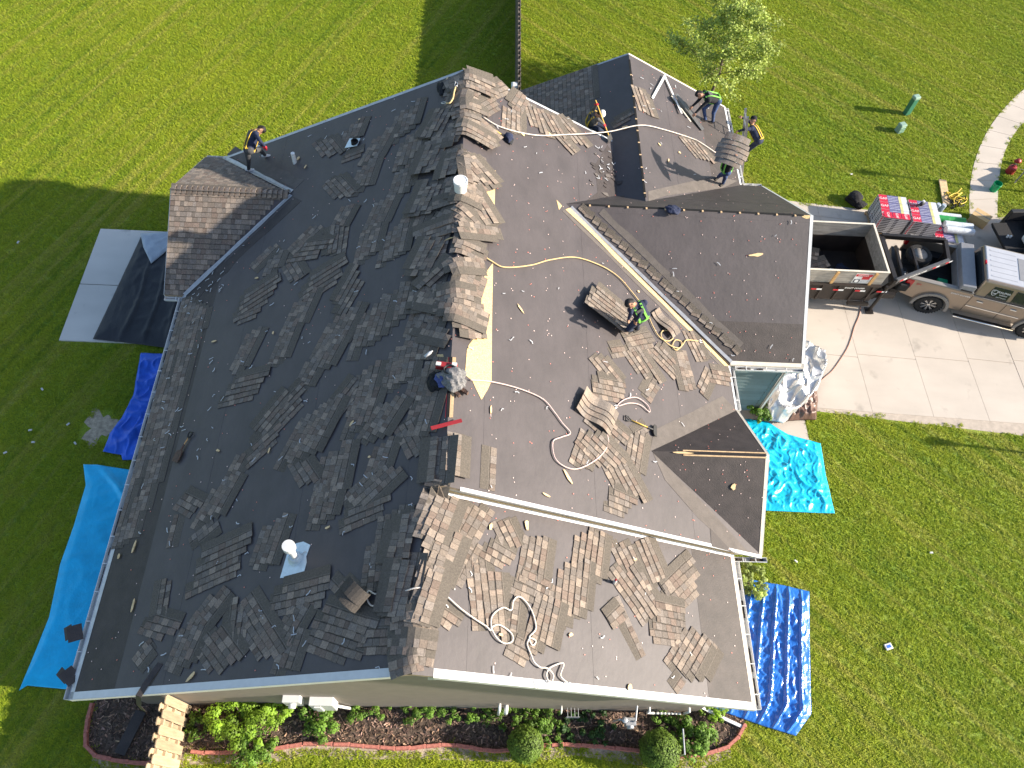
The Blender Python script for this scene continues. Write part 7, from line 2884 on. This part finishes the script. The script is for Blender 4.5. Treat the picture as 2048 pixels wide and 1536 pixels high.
MB().hexa([c - s_ * .11, c + s_ * .11, c + s_ * .12 + d * .2, c - s_ * .12 + d * .2], [p + Vector((0, 0, .012)) for p in (c - s_ * .11, c + s_ * .11, c + s_ * .12 + d * .2, c - s_ * .12 + d * .2)]).build('blade', 'tool_black', sv)
# 3: man in a green harness bending over on the rear gable
j3 = mk((1424, 247), (1409, 243), (1427, 226), (1415, 224), (1434, 198), (1413, 193), (1397, 188), (1395, 221), (1381, 236), (1391, 209), (1381, 216), (.1, -.95, 0), (-1, -.3, -.6), (.2, 0, 1), (-1, -.2, 0), hipfrom='R', near={'elR': False, 'hdR': False, 'elL': False, 'hdL': False, 'head': False})
person('person in green harness and jeans bending down on the rear gable roof', j3, 'shirt_black', 'jeans', 'boot', vest='vest_green')
st = thing('metal_flashing', j3['handR'], 'dark metal flashing strip lifted by the bending worker', 'metal strip')
q = MB()
a, b = onplane('SR', 1350, 196) + Vector((0, 0, .15)), onplane('SR', 1405, 262) + Vector((0, 0, .05))
q.bar(a, b, .2, .012, pn('SR'))
q.build('strip', 'arm_grey', st)
q = MB()
q.bar(a + Vector((-.16, -.1, 0)), b + Vector((-.16, -.1, 0)), .06, .01, pn('SR'))
q.build('edge', 'cream_trim', st)
# 4: man on the ladder at the eave
lx, ly = 9.28, 17.55
lad = thing('extension_ladder', (lx + 1.0, ly, 0), 'grey extension ladder leaning on the rear gable eave', 'ladder')
la, lb_ = Vector((lx + .95, ly, .05)), Vector((lx - .05, ly, 4.0))
for s in (-.2, .2):
    MB().bar(la + Vector((0, s, 0)), lb_ + Vector((0, s, 0)), .035, .075, (1, 0, 0)).build('rail', 'steel', lad)
for k in range(13):
    p = la.lerp(lb_, (k + .5) / 13.2)
    MB().bar(p - Vector((0, .2, 0)), p + Vector((0, .2, 0)), .03, .03).build('rung', 'steel', lad)
fz = 2.05
f0 = la.lerp(lb_, (fz - .05) / 3.95)
fR4, fL4 = f0 + Vector((.06, -.08, .06)), f0 + Vector((.06, .1, .06))
h4 = f0 + Vector((.30, 0, .86))
s4 = J(h4, (1501, 245), .47)
tw4 = (s4 - h4).normalized()
sd4 = Vector((.15, .95, 0))
sd4 = (sd4 - tw4 * sd4.dot(tw4)).normalized()
nk4 = s4 + tw4 * .09
hd4 = J(nk4, (1508, 233), .17)
eR4 = J(s4 + sd4 * .175, (1489, 234), .29)
eL4 = J(s4 - sd4 * .175, (1489, 259), .29)
lk4 = Vector((-1, -.25, .35)).normalized()
hu4 = (hd4 - nk4).normalized()
j4 = dict(hip=h4, sh=s4, neck=nk4, head=hd4, side=sd4, look=(lk4 - hu4 * lk4.dot(hu4)).normalized(), back=Vector((1, 0, .2)), toe=Vector((-1, 0, 0)), elR=eR4, handR=J(eR4, (1473, 229), .30, False), elL=eL4, handL=J(eL4, (1474, 263), .30, False), knR=h4.lerp(fR4, .5) + Vector((-.10, .1, .02)), knL=h4.lerp(fL4, .5) + Vector((-.12, -.08, .02)), ftR=fR4, ftL=fL4, grip=1.0)
person('person in navy sweater and dark cap standing on the ladder at the eave', j4, 'shirt_navy', 'jeans_dark', 'boot', cap='shirt_black', vest='vest_yellow')
# 5: man carrying a big sheet of shingles on his back
j5 = mk((1444, 371), (1434, 359), (1451, 354), (1441, 350), (1452, 339), (1458, 320), (1464, 308), (1448, 318), (1456, 306), (1466, 322), (1472, 310), (-.3, .9, 0), (.5, -.9, 0), (.2, .8, .5), (-.6, -.6, 0), hipfrom='R', near={'sh': True})
person('person in blue jeans carrying a sheet of shingles over the rear gable roof', j5, 'shirt_black', 'jeans', 'boot', vest='vest_green')
cs = thing('carried_shingle_sheet', j5['sh'], 'large arched sheet of dark shingles carried on a worker\'s back', 'shingles')
c0 = G(1464, 304, j5['head'].z + .20)
ux = Vector((1, -.45, 0)).normalized()
vx = Vector((.35, .85, .35)).normalized()
vx = (vx - ux * vx.dot(ux)).normalized()
nx = ux.cross(vx)
if nx.z < 0:
    nx = -nx
for r in range(6):
    mb = MB()
    L_ = 1.05 - .12 * abs(r - 2.5)
    n_s = 14
    tn = None

    def PC(s_, t_, h_):
        a = s_ * 1.35
        return c0 + ux * math.sin(a) * .74 + nx * (math.cos(a) * .50 - .36 + h_ + .012 * r) + vx * t_ - nx * .06 * (t_ / .5) ** 2
    for k in range(n_s):
        a, b = -L_ / 2 + L_ * k / n_s, -L_ / 2 + L_ * (k + 1) / n_s
        if k % 2 == 0:
            kk = rnd.uniform(.85, 1.1)
            tn = tuple(c * kk for c in rnd.choice(PAL))
        t0 = -.46 + r * SH_E
        t1 = t0 + SH_E * (1 if r < 5 else 1.6)
        mb.hexa([PC(a, t0, 0), PC(b, t0, 0), PC(b, t1, -.006), PC(a, t1, -.006)], [PC(a, t0, .012), PC(b, t0, .012), PC(b, t1, .004), PC(a, t1, .004)], 0, tn)
    mb.build('shingle', 'shingle', cs)
# 6: man in green harness pulling a sheet on the front slope
j6 = mk((1262, 664), (1273, 662), (1266, 649), (1275, 647), (1284, 634), (1275, 613), (1260, 607), (1262, 626), (1256, 641), (1279, 630), (1270, 646), (-.9, -.3, 0), (-.8, -.7, -.4), (.3, .2, 1), (-.7, -.6, 0), hipfrom='L', near={'elR': True, 'hdR': False, 'elL': True, 'hdL': False})
person('person in dark clothes and green harness bending over shingles on the front slope', j6, 'shirt_navy', 'jeans_dark', 'boot', vest='vest_green')
u6 = (onplane('RB', 1252, 660) - onplane('RB', 1176, 600)).normalized()
n6 = (pn('RB') + Vector((-.1, .15, 0))).normalized()
n6 = (n6 - u6 * n6.dot(u6)).normalized()
sheet_of('RB', 1216, 630, -42, 1.35, 6, 1, .04, label='sheet of shingles being lifted by the worker in the green harness', axes=(onplane('RB', 1216, 630) + pn('RB') * .16, u6, n6), h=.02, name='lifted_shingle_sheet')
# ------------------------------------------------------------------ planting
mat('leaf_pale', (.34, .42, .10), .6, .3, 3, tone=True, trans=.35)
mat('leaf_mid', (.13, .24, .03), .6, .35, 3, tone=True, trans=.3)
mat('leaf_dark', (.035, .085, .018), .65, .35, 3, tone=True, trans=.25)
mat('leaf_lime', (.22, .36, .03), .6, .3, 3, tone=True, trans=.35)
mat('leaf_globe', (.10, .165, .018), .65, .35, 3, tone=True, trans=.2)
mat('bark', (.16, .12, .09), .9, .3, 10, .6, 30)


def leaf(mb, p, n, sz, q, tone):
    n = n.normalized()
    u = n.orthogonal().normalized()
    a = q.uniform(0, 6.28)
    v = n.cross(u)
    d = u * math.cos(a) + v * math.sin(a)
    s = n.cross(d)
    l, w_ = sz, sz * .42
    mb.add([p, p + d * l * .5 + s * w_ - n * l * .05, p + d * l, p + d * l * .5 - s * w_ - n * l * .05], [[0, 1, 2, 3]], 0, tone)


def shrub(px, py, rx, ry, h, m_, label, n=900, sz=.05, name='shrub', seed=1, z0=.0, loose=.25, at=None, group=None):
    b = at if at is not None else G(px, py, 0)
    rx, ry, h, n = rx * 1.35, ry * 1.4, h * 1.1, int(n * 2.2)
    q = random.Random(seed)
    root = thing(name, b, label, 'shrub', group)
    st_ = MB()
    for k in range(9):
        a = q.uniform(0, 6.28)
        r = q.uniform(.3, .8)
        tip = b + Vector((rx * r * math.cos(a), ry * r * math.sin(a), h * q.uniform(.5, .85)))
        st_.tube([b + Vector((.03 * math.cos(a), .03 * math.sin(a), 0)), b.lerp(tip, .5) + Vector((0, 0, h * .12)), tip], [.014, .009, .004], 5)
    st_.build('stems', 'bark', root)
    mb = MB()
    clumps = [(q.uniform(0, 6.28), q.uniform(.25, .95), q.uniform(.3, 1.0), q.uniform(.12, .30), q.uniform(.7, 1.3)) for _ in range(34)]
    for k in range(n):
        ca, cr, ch_, cs_, ct_ = q.choice(clumps)
        c = Vector((rx * cr * math.cos(ca) * 1.0, ry * cr * math.sin(ca) * 1.0, h * (.18 + .62 * ch_ * (1 - .45 * cr * cr))))
        d = Vector((q.gauss(0, 1), q.gauss(0, 1), q.gauss(0, 1))).normalized()
        rr = cs_ * (q.random() ** .4) * min(rx, ry, h) * 1.1
        p = b + c + d * rr
        if p.z < .03:
            p.z = .03 + q.random() * .05
        k_ = ct_ * q.uniform(.75, 1.3)
        leaf(mb, p, d + Vector((0, 0, .7)), sz * q.uniform(.6, 1.25), q, (k_, k_, k_ * q.uniform(.8, 1.1)))
    mb.build('foliage', m_, root)
    return root


BY = 0
shrub(490, 1440, .62, .50, .75, 'leaf_lime', 'large bright lime shrub spilling across the brick edging', 2600, .055, seed=3)
shrub(540, 1415, .45, .34, .65, 'leaf_lime', 'bright lime shrub against the wall beside the electric meter', 1700, .055, seed=4)
shrub(505, 1500, .40, .36, .5, 'leaf_mid', 'low green shrub spreading over the lawn edge', 1300, .05, seed=5)
shrub(640, 1440, .36, .36, .5, 'leaf_mid', 'rounded green shrub below the white utility cabinet', 1100, .055, seed=6)
for k, (px, py, rx, lb) in enumerate(((735, 1418, .55, 'low ground cover shrub next to the rounded shrub by the wall'), (835, 1416, .5, 'low ground cover shrub under the gable vents'), (925, 1420, .5, 'low ground cover shrub left of the white wall pipe'), (1020, 1430, .55, 'low ground cover shrub under the white wall pipe'), (1080, 1436, .40, 'low ground cover shrub beside the hose rack'))):
    shrub(px, py, rx, .26, .32, 'leaf_mid', lb, 1100, .04, seed=20 + k)
shrub(1178, 1452, .55, .34, .22, 'leaf_dark', 'sparse grassy weeds between the hose rack and gas meter', 700, .07, seed=31)
shrub(1100, 1470, .4, .25, .2, 'leaf_mid', 'low weeds beside the dark round shrub', 500, .05, seed=36)
shrub(1385, 1480, .36, .34, .55, 'leaf_mid', 'broad leaved green shrub near the end of the brick edging', 900, .07, seed=32)
shrub(1335, 1450, .34, .26, .25, 'leaf_mid', 'small weeds behind the round shrub by the gas pipes', 500, .05, seed=33)
shrub(1425, 1418, .30, .22, .35, 'leaf_lime', 'small lime shrub at the wall corner beside the blue tarp', 600, .05, seed=34)
shrub(1500, 1165, .30, .55, .6, 'leaf_pale', 'pale green shrub below the low roof eave beside the blue tarp', 1200, .07, seed=35)
shrub(1512, 830, .34, .28, .55, 'leaf_mid', 'leafy shrub squeezed between the turquoise and silver tarps', 700, .075, seed=37)
shrub(395, 1455, .20, .3, .3, 'leaf_mid', 'thin weeds at the foot of the wooden fence', 300, .06, seed=38)


def globe(px, py, r, h, label, seed):
    b = G(px, py, 0)
    q = random.Random(seed)
    root = thing('round_shrub', b, label, 'shrub')
    MB().tube([b, b + Vector((0, 0, h * .4))], [.05, .03], 8).build('stem', 'bark', root)
    mb = MB()
    c = b + Vector((0, 0, h * .5))
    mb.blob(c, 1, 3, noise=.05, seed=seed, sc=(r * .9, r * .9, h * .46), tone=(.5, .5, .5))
    for k in range(5200):
        d = Vector((q.gauss(0, 1), q.gauss(0, 1), q.gauss(0, 1))).normalized()
        if d.z < -.6:
            continue
        lump = 1 + .07 * math.sin(7 * d.x + 3 * d.y + seed) * math.sin(6 * d.z + 4 * d.y)
        p = c + Vector((d.x * r, d.y * r, d.z * h * .5)) * lump * q.uniform(.9, 1.03)
        k_ = q.uniform(.7, 1.5)
        leaf(mb, p, d + Vector((q.uniform(-.4, .4), q.uniform(-.4, .4), q.uniform(-.1, .6))), q.uniform(.03, .06), q, (k_, k_, k_))
    mb.build('foliage', 'leaf_globe', root)
    return root


globe(1048, 1492, .40, .85, 'round clipped evergreen shrub half in shade on the brick edging', 2)
globe(1310, 1505, .46, .95, 'large round clipped evergreen shrub next to the thin standpipe', 7)

# young tree behind the rear gable
tb_ = G(1412, 208, 0)
th_ = vertical_to(tb_, 1528, 4)
tree = thing('young_tree', tb_, 'slender young tree with pale green leaves behind the rear gable', 'tree')
q = random.Random(12)
tk = MB()
top_ = tb_ + Vector((.15, .1, th_ * .95))
tpts = [tb_, tb_.lerp(top_, .3) + Vector((.06, -.04, 0)), tb_.lerp(top_, .6) + Vector((-.05, .05, 0)), top_]
tk.tube(spline(tpts, 5), [.075 - .066 * k / 15 for k in range(16)], 9)
trunk = tk.build('trunk', 'bark', tree, smooth=True)
br, lf = MB(), MB()
for k in range(34):
    t = .22 + .74 * (k / 34) + q.uniform(-.02, .02)
    p0 = tb_.lerp(top_, t)
    a = k * 2.4 + q.uniform(-.4, .4)
    ln = (2.7 * (1 - t) + .75) * q.uniform(.7, 1.1)
    rise = q.uniform(.35, .75)
    d = Vector((math.cos(a), math.sin(a), rise)).normalized()
    p1 = p0 + d * ln * .55
    p2 = p0 + d * ln + Vector((0, 0, -.12 * ln))
    br.tube([p0, p1, p2], [.022 * (1.1 - t), .012 * (1.1 - t), .004], 5)
    tw = []
    for m in range(7):
        s = q.uniform(.3, 1)
        bp0 = p0.lerp(p2, s)
        e = bp0 + Vector((q.gauss(0, .25), q.gauss(0, .25), q.gauss(.05, .2))) * ln * .45
        br.tube([bp0, e], [.006, .003], 4)
        kt = q.uniform(.75, 1.25)
        for _ in range(46):
            p = bp0.lerp(e, q.random()) + Vector((q.gauss(0, .11), q.gauss(0, .11), q.gauss(0, .09)))
            k_ = kt * q.uniform(.75, 1.3)
            leaf(lf, p, Vector((q.gauss(0, .7), q.gauss(0, .7), 1)), q.uniform(.07, .12), q, (k_, k_, k_ * .9))
br.build('branches', 'bark', tree)
lf.build('crown', 'leaf_pale', tree)

# ------------------------------------------------------------------ posts just outside the frame whose shadows cross the lawn
mat('post_black', (.02, .02, .022), .5, .1, 6)
for nm, x, y, h, lb in (('yard_lamp', 20.6, 7.47, 2.55, 'black yard lamp post on the front lawn beyond the driveway'), ('street_lamp', 25.0, 18.55, 4.2, 'black lamp post on the verge beyond the sidewalk')):
    t_ = thing(nm, (x, y, 0), lb, 'lamp post')
    MB().lathe((x, y, 0), [(.09, 0), (.09, .25), (.05, .32), (.04, h - .45), (.07, h - .42), (.07, h - .38)], 14).build('post', 'post_black', t_)
    MB().lathe((x, y, h - .38), [(.10, 0), (.14, .30)], 6).build('lantern', 'roll_silver', t_)
    MB().lathe((x, y, h - .08), [(.19, 0), (.12, .06), (.02, .13), (0, .16)], 6).build('lantern_cap', 'post_black', t_)
